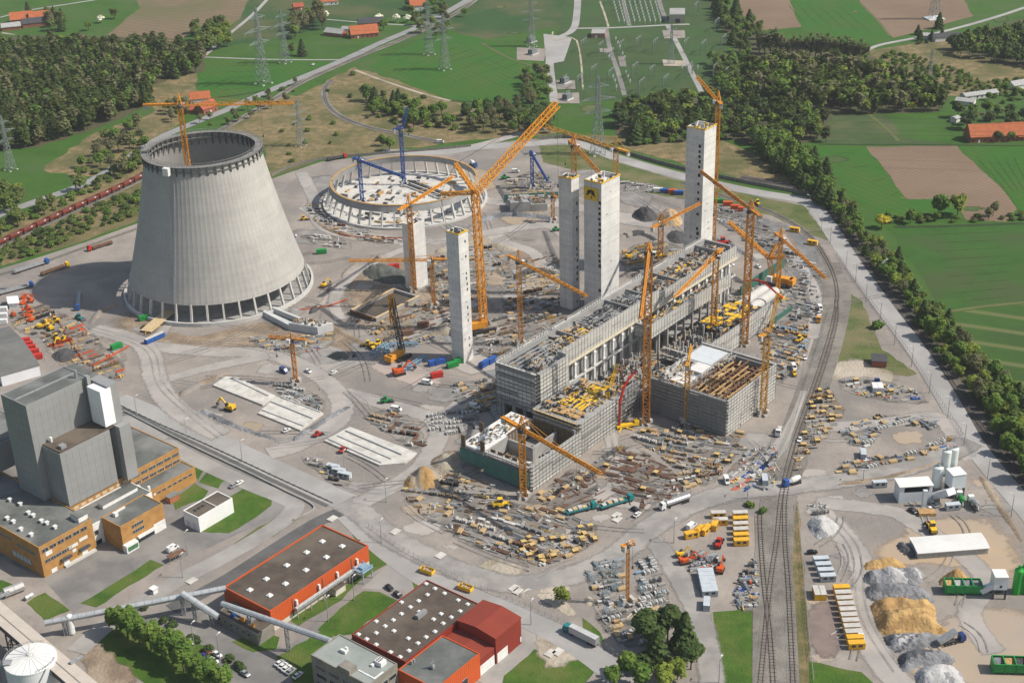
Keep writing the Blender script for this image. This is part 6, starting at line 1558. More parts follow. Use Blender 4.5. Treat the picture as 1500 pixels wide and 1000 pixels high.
# ---- switchyard -------------------------------------------------------------------------
def make_gantry():
 t = thing("busbar_gantry", "", "gantry")
 for s in (-7, 7): mk(t, "post", PYLON, lambda m: m.lattice((s, 0, 0), (s, 0, 11), .6, 2.2, .1))
 mk(t, "crossbeam", PYLON, lambda m: (m.lattice((-7, 0, 10.6), (7, 0, 10.6), .6, 2, .09),)); mk(t, "insulators", CONC, lambda m: [m.beam((x, 0, 10), (x, 0, 7.6), .22) for x in (-5, 0, 5)])
 return t
GA = Proto(make_gantry)
for k, (px, py) in enumerate([(855, 75), (880, 80), (910, 78), (935, 72), (960, 75), (1005, 75), (1030, 78), (1050, 45), (1060, 70), (870, 115), (895, 120), (930, 112), (955, 116), (940, 135), (975, 130), (1010, 112), (1048, 112), (1065, 118), (850, 128), (900, 6), (945, 4), (1020, 20)]):
 GA.put(G(px, py), TH + .25, "dark lattice busbar gantry among its like in the grassy switchyard", "busbar gantries in the switchyard")
def make_gear():
 t = thing("switchgear_post", "", "switchgear")
 mk(t, "support", GALV, lambda m: (m.box(0, 0, 0, .4, .4, 2.6), m.box(0, 0, 2.6, 2.6, .3, .25))); mk(t, "insulators", M("insulator_pale", (0.62, 0.66, 0.64), (0.5, 0.55, 0.53), 1, .4), lambda m: [m.lathe(x, 0, [(.25, 2.85), (.25, 5)], 8) for x in (-1.1, 0, 1.1)])
 return t
GE = Proto(make_gear)
k = 0
for i in range(9):
 for j in range(10):
  px, py = 896 + i * 7.6 + j * 1.2, -4 + j * 4.4
  GE.put(G(px, py), TH + .25, "small pale switchgear post in the rows at the top of the switchyard", "switchgear posts in the switchyard"); k += 1
for px, py in [(902, 62), (905, 68), (908, 74), (898, 78), (912, 84), (915, 90), (889, 82), (892, 88), (917, 112), (920, 118), (923, 125), (898, 118), (901, 124), (903, 133), (999, 104), (1006, 103), (1014, 103), (1022, 104)]:
 GE.put(G(px, py), TH + .2, "pale switchgear post beside the switchyard lane", "switchgear posts along the switchyard lane")
def make_trafo():
 t = thing("transformer", "", "transformer")
 mk(t, "tank", M("trafo_grey", (0.2, 0.23, 0.23), (0.14, 0.16, 0.16), .5, .6), lambda m: m.box(0, 0, .8, 7, 3.5, 4)); mk(t, "radiator", DGREY, lambda m: [m.box(-3 + k * 1.1, 2.6, 1, .5, 1.4, 3.4) for k in range(6)])
 for x in (-2, 0, 2): mk(t, "bushing", CONC, lambda m: m.lathe(x, 0, [(.35, 4.8), (.2, 7.4)], 10))
 mk(t, "plinth", CONC, lambda m: m.box(0, 0, 0, 9, 6, .8))
 return t
TRF = Proto(make_trafo)
for px, py, lb in ((779, 62, "grey transformer nearest the top, left of the concrete apron"), (781, 80, "grey transformer left of the concrete apron, below its neighbour"), (828, 122, "grey transformer on a pale slab beside the wood"), (832, 146, "grey transformer nearest the outer road")):
 TRF.put(G(px, py), TH, lb, "grid transformers")
for pts in ([(815, 118), (842, 118), (843, 131), (816, 131)], [(816, 137), (848, 136), (849, 152), (818, 152)], [(757, 70), (800, 72), (797, 90), (757, 88)], [(878, 71), (897, 72), (898, 78), (879, 77)], [(905, 83), (915, 83), (918, 98), (908, 98)], [(970, 45), (1003, 45), (1004, 56), (973, 57)]): sheet("gravel_pad", pts, 6, GRAVEL)
a, b = G(980, 34), G(1003, 34)
t, _ = None, None
t = thing("switchyard_building", "pale flat-roofed switchyard building with a grey roof at the top", "building", ((a.x + b.x) / 2, (a.y + b.y) / 2, 0))
mk(t, "wall", M("pale_olive_wall", (0.4, 0.38, 0.3), (0.34, 0.32, 0.26), .2, .8), lambda m: gbox(m, a, b, 26, 0, 8)); mk(t, "roof", M("roof_pale_grey", (0.36, 0.35, 0.33), (0.3, 0.29, 0.28), .1, .9), lambda m: gbox(m, a + Vector((.4, 0, 0)), b - Vector((.4, 0, 0)), 25.2, 8.02, 8.3, .4)); mk(t, "door", DGREY, lambda m: gbox(m, a.lerp(b, .4), a.lerp(b, .7), .2, 0, 4, -.15))
a, b = G(866, 56), G(886, 56)
t = thing("relay_house", "small flat-roofed relay house with a reddish front in the switchyard", "building", ((a.x + b.x) / 2, (a.y + b.y) / 2, 0))
mk(t, "wall", M("reddish_wall", (0.4, 0.2, 0.15), (0.33, 0.17, 0.13), .2, .8), lambda m: gbox(m, a, b, 16, 0, 4)); mk(t, "roof", MATS["roof_pale_grey"], lambda m: gbox(m, a, b, 16.4, 4.02, 4.4, -.2)); mk(t, "door", WHITE, lambda m: gbox(m, a.lerp(b, .3), a.lerp(b, .45), .2, 0, 2.6, -.15))
# ================================================================ VEHICLES, CONTAINERS, MATERIALS, HEAPS, LAMPS, FARMS
def head(a, b):
 A, B = G(*a), G(*b)
 return (A + B) / 2, math.atan2(B.y - A.y, B.x - A.x), (B - A).length
def wheels(t, xs, y, r=.38, w=.25, tyre=BLACK):
 for x in xs:
  for s in (-1, 1): mk(t, "wheel", tyre, lambda m: m.tube((x, s * y, r), (x, s * (y - w), r), r, r, 12))
def loft(m, secs):
 """closed body from cross sections: (x, half width, z0, z1)"""
 n = len(m.v)
 for x, w, z0, z1 in secs: m.v += [(x, -w, z0), (x, w, z0), (x, w, z1), (x, -w, z1)]
 for k in range(len(secs) - 1):
  for i in range(4):
   j = (i + 1) % 4
   m.f.append((n + 4 * k + i, n + 4 * k + j, n + 4 * k + 4 + j, n + 4 * k + 4 + i)); m.m.append(m.k)
 m.f.append((n + 3, n + 2, n + 1, n)); m.m.append(m.k)
 e = n + 4 * (len(secs) - 1); m.f.append((e, e + 1, e + 2, e + 3)); m.m.append(m.k)
def car_maker(name, cat, body, van=False, pick=False):
 def f():
  t = thing(name, "", cat)
  if van:
   mk(t, "body", body, lambda m: loft(m, [(-2.7, .9, .4, 2.3), (-2.5, .98, .35, 2.5), (1.2, .98, .35, 2.5), (1.9, .96, .35, 1.9), (2.5, .92, .4, 1.25), (2.75, .85, .45, .95)]))
   mk(t, "windscreen", GLASS, lambda m: m.hexa([(1.5, -.8, 2.0), (1.5, .8, 2.0), (1.25, .8, 2.45), (1.25, -.8, 2.45)][::-1], [(2.2, -.82, 1.62), (2.2, .82, 1.62), (1.36, .78, 2.5), (1.36, -.78, 2.5)][::-1]))
   mk(t, "side_window", GLASS, lambda m: (m.box(.9, 1.0, 1.5, 1.2, .06, .7), m.box(.9, -1.0, 1.5, 1.2, .06, .7)))
   wheels(t, (-1.7, 1.75), .98)
  else:
   mk(t, "body", body, lambda m: (loft(m, [(-2.15, .75, .45, .85), (-1.95, .87, .3, 1.0), (1.0, .89, .28, 1.0), (1.9, .84, .3, .85), (2.15, .72, .42, .68)]),))
   if pick: mk(t, "cabin", GLASS, lambda m: loft(m, [(-.7, .78, .98, 1.0), (-.5, .74, .98, 1.5), (.5, .74, .98, 1.5), (1.15, .8, .98, 1.0)])); mk(t, "load_bed", BLACK, lambda m: m.box(-1.4, 0, 1.01, 1.2, 1.4, .06))
   else: mk(t, "cabin", GLASS, lambda m: loft(m, [(-1.75, .78, .98, 1.0), (-1.2, .72, .98, 1.42), (.25, .72, .98, 1.44), (1.05, .8, .98, 1.0)])); mk(t, "car_roof", body, lambda m: loft(m, [(-1.15, .66, 1.43, 1.47), (.2, .66, 1.44, 1.49)]))
   wheels(t, (-1.35, 1.35), .88, .33, .22)
   mk(t, "headlight", WHITE, lambda m: m.box(2.06, .55, .58, .12, .3, .14)); mk(t, "headlight", WHITE, lambda m: m.box(2.06, -.55, .58, .12, .3, .14))
  return t
 return Proto(f)
SILV = M("silver_paint", (0.45, 0.46, 0.47), (0.4, 0.41, 0.42), 1, .35, metal=.4); CBLUE = M("car_blue", (0.03, 0.06, 0.2), (0.02, 0.04, 0.15), 1, .35); CRED = M("car_dark_red", (0.2, 0.02, 0.02), (0.15, 0.015, 0.015), 1, .35); CBLK = M("car_black", (0.015, 0.016, 0.02), (0.02, 0.02, 0.025), 1, .3)
CW, CS, CB, CR, CK = (car_maker("parked_car", "car", c) for c in (WHITE, SILV, CBLUE, CRED, CBLK))
VW, VB_ = car_maker("delivery_van", "van", WHITE, True), car_maker("delivery_van", "van", CBLUE, True)
PK = car_maker("pickup_car", "car", CBLK, pick=True)
def put(P, a, b, label, group=None, scale=None):
 c, r, L = head(a, b); c.z = 0.3
 return P.put(c, r, label, group, scale)
put(VW, (245, 811), (262, 801), "white van parked on the asphalt in front of the brick office block", None, 1.0)
GP = "parked cars by the office lawn"
for k, (x, y) in enumerate(((410, 973), (415, 977), (420, 981), (426, 985), (436, 991))):
 put(CW if k in (0, 1, 2, 4) else CS, (x - 5, y + 4), (x + 6, y - 4), ("white car at the far left of the row of five beside the office lawn", "white car second from the left of the row of five beside the office lawn", "white car in the middle of the row of five beside the office lawn", "silver car fourth of the row of five beside the office lawn", "white car at the near right end of the row of five beside the office lawn")[k], GP)
put(CK, (566, 859), (575, 866), "black car standing on the drive near the brown-roofed hall"); put(PK, (578, 869), (588, 876), "black pickup with a load bed beside the brown-roofed hall")
for x, y, P, lb in ((302, 955, CR, "dark red car at the top of the crowded car park by the trees"), (300, 963, CB, "dark blue car below the dark red one in the crowded car park"), (299, 970, CS, "silver car on the left of the crowded car park"), (318, 960, CW, "white car at the upper right of the crowded car park"), (303, 978, CB, "blue car at the bottom left of the crowded car park"), (313, 969, CW, "white car in the middle of the crowded car park"), (279, 941, CS, "silver car alone beside a hedge bed in the car park"), (351, 981, CK, "black car next to the pale blue car at the bottom"), (359, 988, CS, "pale blue-grey car at the bottom of the car park")):
 put(P, (x - 5, y - 3), (x + 6, y + 4), lb, None)
put(CS, (339, 715), (346, 711), "silver car on the drive between the two lawns, lower of two"); put(CW, (347, 711), (354, 707), "white car on the drive between the two lawns, upper of two")
for a, b, P, lb in (((411, 543), (421, 548), VB_, "dark blue van on the pale yard near the small slab crane"), ((446, 543), (457, 548), CW, "white car beside the dark blue van near the small slab crane"), ((484, 550), (494, 545), CW, "white car near a plot of timber right of the slab crane"), ((619, 562), (632, 564), VW, "white van on the grey track below the red container"), ((574, 601), (587, 603), VW, "white van at the junction left of the grey block heap"), ((689, 597), (702, 599), VW, "white van in the shade beside the hall's open end"), ((415, 634), (425, 630), CW, "white car beside the lower edge of the long foundation slab"),
 ((925, 745), (937, 751), CK, "black car next to the oval island of slabs"), ((929, 759), (938, 752), CW, "small white car below the black one at the oval island"), ((1062, 702), (1066, 711), VW, "white van alone on the haul road by the fork"), ((1007, 778), (1019, 769), VW, "white van beside the yellow cabins"),
 ((1332, 747), (1341, 753), CK, "black car in front of the white mixing hall"), ((1368, 744), (1378, 740), CS, "silver car second from the right before the mixing hall"), ((1362, 737), (1370, 743), CS, "silver car right behind the mixing hall chute"), ((1359, 744), (1367, 753), CW, "white and green car beside the timber hopper"), ((1183, 811), (1196, 810), CK, "dark car above the blue-grey cabins by the railway"), ((1257, 929), (1262, 940), VW, "white van beside the long row of yellow cabins"),
 ((1176, 521), (1181, 530), CW, "white car on the eastern track below the pipe stacks"), ((1199, 450), (1203, 458), VW, "white van near the bend of the railway, upper of two"), ((1198, 458), (1202, 465), CW, "white car just below the van near the bend of the railway"),
 ((1057, 384), (1066, 386), CW, "white car left of two beside the tallest stair tower"), ((1066, 388), (1075, 390), CW, "white car right of two beside the tallest stair tower"), ((749, 253), (761, 253), VW, "white van behind the ring of columns near the blue crane"), ((640, 210), (650, 210), VW, "white van on the outer road at the top of the site"), ((1175, 640), (1168, 652), CW, "white car in the strip of parts beside the railway"), ((455, 98), (462, 94), CW, "small white car on the country road"), ((500, 270), (508, 268), CW, "white car left of the ring of columns"),
 ((1160, 536), (1165, 545), VW, "white van on the eastern track beside a yellow loader"), ((1107, 390), (1114, 394), CW, "white car behind the green hoarding"), ((425, 347), (435, 347), CW, "white car between the cooling tower and the ring"), ((1412, 790), (1420, 793), CW, "white car far right behind the white batch box"), ((575, 310), (583, 312), CS, "silver car in the ring's shadow side")):
 put(P, a, b, lb)
# trucks
def truck_maker(name, cabm, trm, kind, L=9.0, trailer=True):
 def f():
  t = thing(name, "", "truck")
  mk(t, "chassis", DGREY, lambda m: m.box(0, 0, .7, L + 2.4, 1.0, .35))
  x = L / 2 + .9
  cab = mk(t, "cab", cabm, lambda m: loft(m, [(x - 1.1, 1.2, .6, 3.2), (x + .6, 1.22, .6, 3.3), (x + 1.15, 1.2, .6, 2.1), (x + 1.2, 1.18, .6, 1.5)]))
  mk(cab, "windscreen", GLASS, lambda m: m.hexa([(x + 1.16, -1.05, 1.9), (x + 1.22, -1.05, 1.9), (x + 1.22, 1.05, 1.9), (x + 1.16, 1.05, 1.9)], [(x + .66, -1.05, 3.1), (x + .74, -1.05, 3.1), (x + .74, 1.05, 3.1), (x + .66, 1.05, 3.1)]))
  if kind == 'box': mk(t, "trailer", trm, lambda m: (m.box(-1, 0, 1.1, L, 2.5, 2.8),)); mk(t, "trailer_rim", GALV, lambda m: (m.box(-1, 1.28, 3.75, L + .1, .1, .2), m.box(-1, -1.28, 3.75, L + .1, .1, .2), m.box(-1 - L / 2 - .04, 0, 1.1, .1, 2.5, 2.8)))
  if kind == 'flat': mk(t, "trailer", trm, lambda m: (m.box(-1, 0, 1.05, L, 2.5, .35), m.box(-1, 1.2, 1.4, L, .1, .5), m.box(-1, -1.2, 1.4, L, .1, .5))); mk(t, "load", [CONC, TIMBERP], lambda m: [(setattr(m, 'k', i % 2), m.box(-L / 2 + 1 + i * (L - 2) / 4, 0, 1.42, 1.8, 1.8, .7 + (i % 3) * .25)) for i in range(4)])
  if kind == 'tank': mk(t, "tank", trm, lambda m: (m.tube((-1 - L / 2, 0, 2.3), (-1 + L / 2, 0, 2.3), 1.2, 1.2, 18),)); mk(t, "walkway", GALV, lambda m: m.box(-1, 0, 3.5, L * .9, .5, .1))
  if kind == 'mix': mk(t, "drum", trm, lambda m: m.lathe(0, 0, [(.5, -3.4), (1.25, -1.6), (1.35, .4), (.8, 2.6)], 16)); mk(t, "chute", GALV, lambda m: m.beam((-3.6, 0, 2.6), (-4.8, 0, 1.2), .5, .2, True))
  if kind == 'tip': mk(t, "tipper_body", trm, lambda m: m.hexa([(-5.2, -1.2, 1.2), (1.6, -1.2, 4.2), (1.6, 1.2, 4.2), (-5.2, 1.2, 1.2)], [(-6.0, -1.25, 2.6), (1.0, -1.25, 5.6), (1.0, 1.25, 5.6), (-6.0, 1.25, 2.6)])); mk(t, "ram", GALV, lambda m: m.tube((.8, 0, 1), (.8, 0, 4), .2))
  if kind == 'long': mk(t, "trailer", trm, lambda m: (m.box(-1, 0, 1.0, L, 2.4, .3), m.box(-1, .5, 1.31, L * .95, 1.0, .9), m.box(-1, -.6, 1.31, L * .9, .8, .6)))
  wheels(t, [x, x - 3.0] + [-1 - L / 2 + .9 + i * 1.3 for i in range(3)], 1.22, .5, .35)
  if kind == 'mix':
   d = [c for c in kids(t) if c.name.startswith("drum")][0]; d.rotation_euler = (0, -1.35, 0); d.location = (-.8, 0, 2.4)
  return t
 return Proto(f)
def put_truck(P, L, a, b, lb, g=None):
 c, r, l = head(a, b); c.z = .3
 return P.put(c, r, lb, g)
put_truck(truck_maker("box_truck", TEAL, M("trailer_grey", (0.5, 0.5, 0.49), (0.42, 0.42, 0.41), .4, .6), 'box', 12.5), 15, (878, 949), (827, 923), "lorry with a teal cab and a long pale box trailer on the near drive")
put_truck(truck_maker("tank_truck", WHITE, SILV, 'tank', 11.5), 14, (1010, 733), (969, 747), "white tank lorry with a silver tank crossing the wide junction")
put_truck(truck_maker("flatbed_truck", TEAL, TEAL, 'flat', 13), 15, (878, 747), (925, 733), "teal flatbed lorry with a loaded trailer by the oval island")
put_truck(truck_maker("mixer_truck", BLUE, WHITE, 'mix', 6), 9, (1174, 706), (1149, 713), "concrete mixer with a blue cab and white drum crossing the railway")
put_truck(truck_maker("mixer_truck", WHITE, GREENP, 'mix', 6), 9, (1410, 745), (1404, 728), "concrete mixer with a green drum at the mixer tower")
put_truck(truck_maker("mixer_truck", WHITE, SILV, 'mix', 6), 9, (1432, 750), (1421, 735), "white concrete mixer standing alone right of the mixer tower")
put_truck(truck_maker("mixer_truck", BLUE, WHITE, 'mix', 6), 9, (683, 237), (703, 250), "blue concrete mixer behind the ring of columns")
put_truck(truck_maker("tipper_truck", CBLUE, GALV, 'tip', 6.5), 9, (1372, 947), (1415, 937), "blue tipper lorry raising its body at the grey gravel heaps")
LT = truck_maker("long_load_truck", BLUE, GALV, 'long', 20)
put_truck(LT, 22, (2, 432), (37, 423), "blue lorry with a long steel load at the left edge, nearer one", "long-load lorries"); put_truck(LT, 22, (20, 402), (70, 386), "blue lorry with a long steel load along the left fence", "long-load lorries"); put_truck(LT, 22, (117, 425), (114, 462), "blue lorry with a long load heading towards the viewer beside the tower's shadow", "long-load lorries")
put_truck(truck_maker("low_loader", YELLOW, RUST, 'long', 16), 18, (60, 405), (100, 391), "yellow low-loader lorry in the cooling tower's shadow")
put_truck(truck_maker("low_loader", RED, RUST, 'long', 14), 16, (165, 357), (131, 368), "red low-loader lorry by the fence left of the cooling tower")
put_truck(truck_maker("flatbed_truck", RED, DGREY, 'long', 12), 15, (482, 236), (503, 232), "lorry with a dark red cab on the far road behind the ring")
put_truck(truck_maker("site_truck", ORANGE, ORANGE, 'flat', 5), 8, (1200, 463), (1198, 475), "orange site lorry on the eastern track")
put_truck(truck_maker("site_truck", WHITE, GALV, 'flat', 5), 8, (1144, 627), (1139, 641), "white site lorry parked beside the railway")
put_truck(truck_maker("flat_trailer", TEAL, TEAL, 'flat', 11), 13, (828, 755), (871, 744), "teal flatbed standing left of the loaded teal lorry")
# diggers, loaders, lifts, tractors
def digger_maker(colm, kind):
 def f():
  t = thing(kind, "", {"excavator": "excavator", "wheel_loader": "loader", "boom_lift": "lift", "tractor": "tractor", "telehandler": "loader"}[kind])
  if kind == "excavator":
   for s in (-1, 1): mk(t, "track", BLACK, lambda m: m.box(0, s * 1.2, 0, 4, .6, .9))
   mk(t, "body", colm, lambda m: (m.box(-.4, 0, 1.0, 3.6, 2.5, 1.3), m.box(-1.8, 0, 1.2, 1.0, 2.5, 1.5))); mk(t, "cab", GLASS, lambda m: m.box(.7, .8, 2.0, 1.4, .9, 1.2))
   mk(t, "boom", colm, lambda m: (m.beam((1.2, 0, 1.6), (4.2, 0, 4.6), .5, .6, True),)); mk(t, "stick", colm, lambda m: m.beam((4.2, 0, 4.6), (6.4, 0, 1.8), .4, .5, True)); mk(t, "bucket", DGREY, lambda m: m.hexa([(5.8, -.6, .6), (6.8, -.6, .9), (6.8, .6, .9), (5.8, .6, .6)], [(6.0, -.6, 1.6), (6.7, -.6, 1.8), (6.7, .6, 1.8), (6.0, .6, 1.6)]))
  elif kind == "boom_lift":
   mk(t, "chassis", colm, lambda m: m.box(0, 0, .5, 3.2, 2.0, .7)); wheels(t, (-1.1, 1.1), 1.15, .5, .35)
   mk(t, "boom", colm, lambda m: (m.beam((-1.2, 0, 1.3), (2.6, 0, 2.2), .45, .5, True), m.beam((2.6, 0, 2.2), (-1.0, 0, 2.6), .4, .4, True))); mk(t, "basket", colm, lambda m: (m.box(3.3, 0, 1.4, .9, 1.8, .12), m.box(3.7, 0, 1.5, .1, 1.8, 1.0), m.box(2.9, 0, 1.5, .1, 1.8, 1.0)))
  else:
   mk(t, "body", colm, lambda m: (loft(m, [(-3, .9, .9, 1.9), (-1, 1.0, .8, 2.1), (.6, .9, .8, 1.5), (1.8, .8, .8, 1.4)]),)); mk(t, "cab", GLASS, lambda m: m.box(-.5, 0, 2.0, 1.5, 1.5, 1.3)); mk(t, "cab_roof", colm, lambda m: m.box(-.5, 0, 3.32, 1.7, 1.6, .12))
   wheels(t, (-1.9, 1.4), 1.25, .75, .55)
   mk(t, "bucket", DGREY, lambda m: m.hexa([(2.9, -1.4, .2), (4.0, -1.4, .25), (4.0, 1.4, .25), (2.9, 1.4, .2)], [(2.9, -1.4, 1.4), (3.3, -1.4, .6), (3.3, 1.4, .6), (2.9, 1.4, 1.4)])); mk(t, "lift_arm", colm, lambda m: (m.beam((.8, .7, 1.6), (3.1, .7, .9), .3, .35, True), m.beam((.8, -.7, 1.6), (3.1, -.7, .9), .3, .35, True)))
  return t
 return Proto(f)
EXY, EXO, LDY, TRG, BLO, LDR, LDG = digger_maker(YELLOW, "excavator"), digger_maker(REDOR, "excavator"), digger_maker(YELLOW, "wheel_loader"), digger_maker(GREENP, "tractor"), digger_maker(REDOR, "boom_lift"), digger_maker(RED, "telehandler"), digger_maker(TEAL, "wheel_loader")
for P, x, y, r, lb, sc in ((EXY, 337, 600, 2.6, "yellow excavator on the half-covered foundation slab", 1.2), (EXO, 585, 548, .5, "orange excavator digging a dark pit near the blue boom sections", 1.4), (LDY, 1364, 776, 1.6, "yellow wheel loader carrying sand to the timber hopper", 1.3), (TRG, 566, 589, .2, "green tractor on the pale track left of the white van", 1.0), (LDG, 117, 468, -.6, "turquoise machine in front of the blue long-load lorry", 1.0), (LDR, 503, 661, .9, "red telehandler on the stepped slab nearest the plant road", .8), (LDR, 466, 638, .6, "red digger on the track above the stepped slab", .8), (EXY, 475, 420, 1, "yellow machine on the muddy track left of the sunken basin", .9), (LDY, 446, 322, .1, "yellow loader on the track between the cooling tower and the ring", .9),
 (EXO, 1003, 824, .3, "orange digger beside the near yard of mixed parts", 1.0), (EXY, 997, 814, .4, "yellow mini excavator at the top of the near yard of mixed parts", .8), (LDR, 1053, 798, 1.2, "bright red telehandler in the middle of the cabin yard", 1.1), (EXO, 1055, 836, 1.2, "rust-orange machine right of the pale blue-grey cabins", 1.0), (LDY, 1163, 549, 1.6, "yellow loader on the eastern track beside a white van", .8), (EXY, 880, 332, .5, "yellow digger among clutter behind the twin towers", .9), (EXY, 922, 378, .4, "orange-yellow digger left of the tallest stair tower", 1.0), (LDR, 1060, 358, .3, "big red machine at the foot of the tallest stair tower", 1.4), (LDY, 966, 377, .3, "yellow loader before the tallest stair tower", 1.2), (TRG, 815, 338, .3, "green machine on the track left of the twin towers", .9), (TRG, 740, 262, .3, "green machine among stacks by the blue crane", 1.0), (LDY, 735, 742, .2, "yellow machine at the edge of the south yard", 1.3)):
 P.put(G(x, y, .25), r, lb, None, sc)
for k, (x, y) in enumerate(((35, 437), (34, 445), (46, 442), (41, 452), (44, 458), (43, 464), (47, 470), (20, 462))):
 BLO.put(G(x, y, .2), .3 + k * .7, "orange boom lift in the cluster beside the white marquee", "orange boom lifts at the left edge", 1.1)
for k, (x, y) in enumerate(((62, 480), (70, 476), (74, 483), (80, 472), (92, 500), (84, 497))): (LDY if k % 2 else EXY).put(G(x, y, .2), .3 + k, "yellow machine in the brown yard left of the green container", "yellow machines in the brown yard", 1.0)
for k, (x, y) in enumerate(((555, 505), (545, 510), (538, 507), (1170, 500), (1110, 300))): LDY.put(G(x, y, .2), 1 + k, "yellow machine parked at the rim of a work area", "scattered yellow machines", 1.0)
# containers and cabins
def container_maker(name, cat, c, roofm=None, window=False, L=6.06):
 def f():
  t = thing(name, "", cat)
  def b(m):
   m.box(0, 0, .1, L, 2.44, 2.5)
   for i in range(int(L / .55)):
    x = -L / 2 + .35 + i * .55
    m.box(x, 1.24, .25, .22, .06, 2.2); m.box(x, -1.24, .25, .22, .06, 2.2)
  mk(t, "body", c, b)
  mk(t, "roof", roofm or c, lambda m: m.box(0, 0, 2.61, L + .06, 2.5, .12))
  mk(t, "door", c if not window else WHITE, lambda m: (m.box(L / 2 + .04, .6, .2, .08, 1.1, 2.3), m.box(L / 2 + .04, -.6, .2, .08, 1.1, 2.3)) if not window else m.box(L / 2 + .04, .4, .2, .08, .9, 2.1))
  if window: mk(t, "window", GLASS, lambda m: m.box(-L * .2, -1.28, 1.2, 1.4, .08, 1.0)); mk(t, "window", GLASS, lambda m: m.box(L * .2, -1.28, 1.2, 1.4, .08, 1.0))
  return t
 return Proto(f)
PALER = M("cabin_roof_pale", (0.55, 0.53, 0.49), (0.42, 0.4, 0.37), .5, .8); CYEL = M("cabin_yellow", (0.75, 0.42, 0.03), (0.62, 0.33, 0.03), .6, .6); CGRY = M("cabin_blue_grey", (0.38, 0.42, 0.45), (0.3, 0.34, 0.37), .4, .6)
KB, KG, KR, KBR, KW = (container_maker("shipping_container", "container", c) for c in (BLUE, GREENP, RED, RUST, WHITE))
KBL = container_maker("shipping_container", "container", BLUE, PALER, L=12.1)
KY = container_maker("site_cabin", "cabin", CYEL, PALER, True); KY2 = container_maker("site_cabin", "cabin", CYEL, None, True); KC = container_maker("site_cabin", "cabin", CGRY, M("cabin_roof_blue_grey", (0.5, 0.55, 0.58), (0.42, 0.46, 0.49), .4, .6), True); KO = container_maker("shipping_container", "container", REDOR)
put(KBL, (217, 503), (237, 494), "long blue container with a pale roof in front of the cooling tower")
for x, y, P, r, lb in ((171, 510, KG, .75, "green container in the brown yard by the orange fence"), (212, 468, KG, .5, "green container under the timber ramp of the cooling tower"), (471, 371, KG, .2, "small green container right of the cooling tower"), (663, 537, KG, .5, "green container at the foot of the slender stair tower"), (673, 531, KG, .5, "green container tight behind the slender stair tower"), (640, 552, KR, .4, "bright red container below the slender stair tower"), (636, 534, KB, .5, "blue container left of the green one, left of a pair"), (645, 532, KB, .5, "blue container left of the green one, right of a pair"), (597, 490, KBR, .4, "dark red skip container right of the dark crawler crane"), (620, 478, KBR, .5, "rusty container on the ramp behind the crawler crane"), (577, 393, KR, .3, "red container in the muddy pit behind the low wall tower")):
 P.put(G(x, y, .2), r, lb)
for k in range(2): put(KB, (704 + k * 12, 540 - k * 6), (714 + k * 12, 534 - k * 6), ("left" if k == 0 else "right") + " half of the blue container pair near the hall's open end", None)
for k, (x, y) in enumerate(((36, 502), (40, 507), (44, 512), (49, 518), (54, 525))): KR.put(G(x, y, .2), .25, ("farthest", "second", "middle", "fourth", "nearest")[k] + " of the five red containers beside the grey-roofed white hall", "red containers by the white hall")
for k in range(3): KC.put(G(488 + k * 8.5, 688 + k * 5.5, .2), TH - 1.57 + .25, ("left", "middle", "right")[k] + " of three grey cabins beside the plant road", "grey cabins by the plant road")
for k in range(6):
 KC.put(G(1033 + k * 1.3, 842 + k * 5.8, .2), .05, ("topmost", "second", "third", "fourth", "fifth", "nearest")[k] + " of the stepped row of pale blue-grey cabins in the cabin yard", "pale blue-grey cabins")
KC.put(G(1035, 888, .2), 1.4, "single pale blue cabin below the stepped row")
for k in range(6): (KY, KY2, KY, KY, KY2, KY2)[k].put(G(1084 + k * .3, 757 + k * 8, .2), 0.02, ("topmost", "second", "third", "fourth", "fifth", "nearest")[k] + " of the column of yellow cabins at the railway side of the yard", "yellow cabins in the yard")
for k, (x, y, r) in enumerate(((1052, 757, 0), (1055, 767, 0), (1047, 772, 1.2), (1034, 779, .9), (1024, 781, .9), (1013, 786, .3))): (KY if k in (0, 1) else KY2).put(G(x, y, .2), r, ("farthest", "second", "third", "fourth", "fifth", "nearest")[k] + " of the yellow cabins in the left bent row of the yard", "yellow cabins in the yard, left row")
for k in range(4): KC.put(G(1202 + k * 3.4, 824 + k * 8.4, .2 + 0), .02, ("top", "second", "third", "bottom")[k] + " one of the four blue-grey cabins beside the railway on the right", "blue-grey cabins by the railway");
for k in range(11): (KY2 if k in (0, 9, 10) else KY).put(G(1232 + k * 2.2, 866 + k * 8.2, .2), .02, ("cabin number %d counted from the top of the long yellow row beside the haul track" % (k + 1)), "long row of yellow cabins")
for k in range(2): KY.put(G(1196 + k * 8, 872, .2), 1.55, ("left" if k == 0 else "right") + " of two yellow-sided cabins above the brown paving", "pair of yellow-sided cabins")
for k, (x, y, P) in enumerate(((974, 282, KB), (985, 283, KO), (994, 285, KB), (964, 281, KW), (1052, 297, KG), (1066, 301, KO), (1077, 306, KO), (1088, 309, KO))): P.put(G(x, y, .2), -.1, ("blue container left of the far orange one", "orange container between two blue ones behind the tall tower", "blue container nearest the tallest stair tower", "pale container at the left end of the far row", "green container right behind the tallest stair tower", "orange container, left of three right of the tall tower", "orange container, middle of three right of the tall tower", "orange container, right of three right of the tall tower")[k])
for k, (x, y) in enumerate(((1164, 339), (1190, 358))): KY2.put(G(x, y, .2), -.5, ("yellow cabin on the far dark yard, left of two", "yellow cabin on the far dark yard, right of two")[k])
for k in range(2): KW.put(G(1281 + k * 8, 571, .2), 1.45, ("left" if k == 0 else "right") + " one of two white containers in the rail-side yard", "white containers in the rail-side yard")
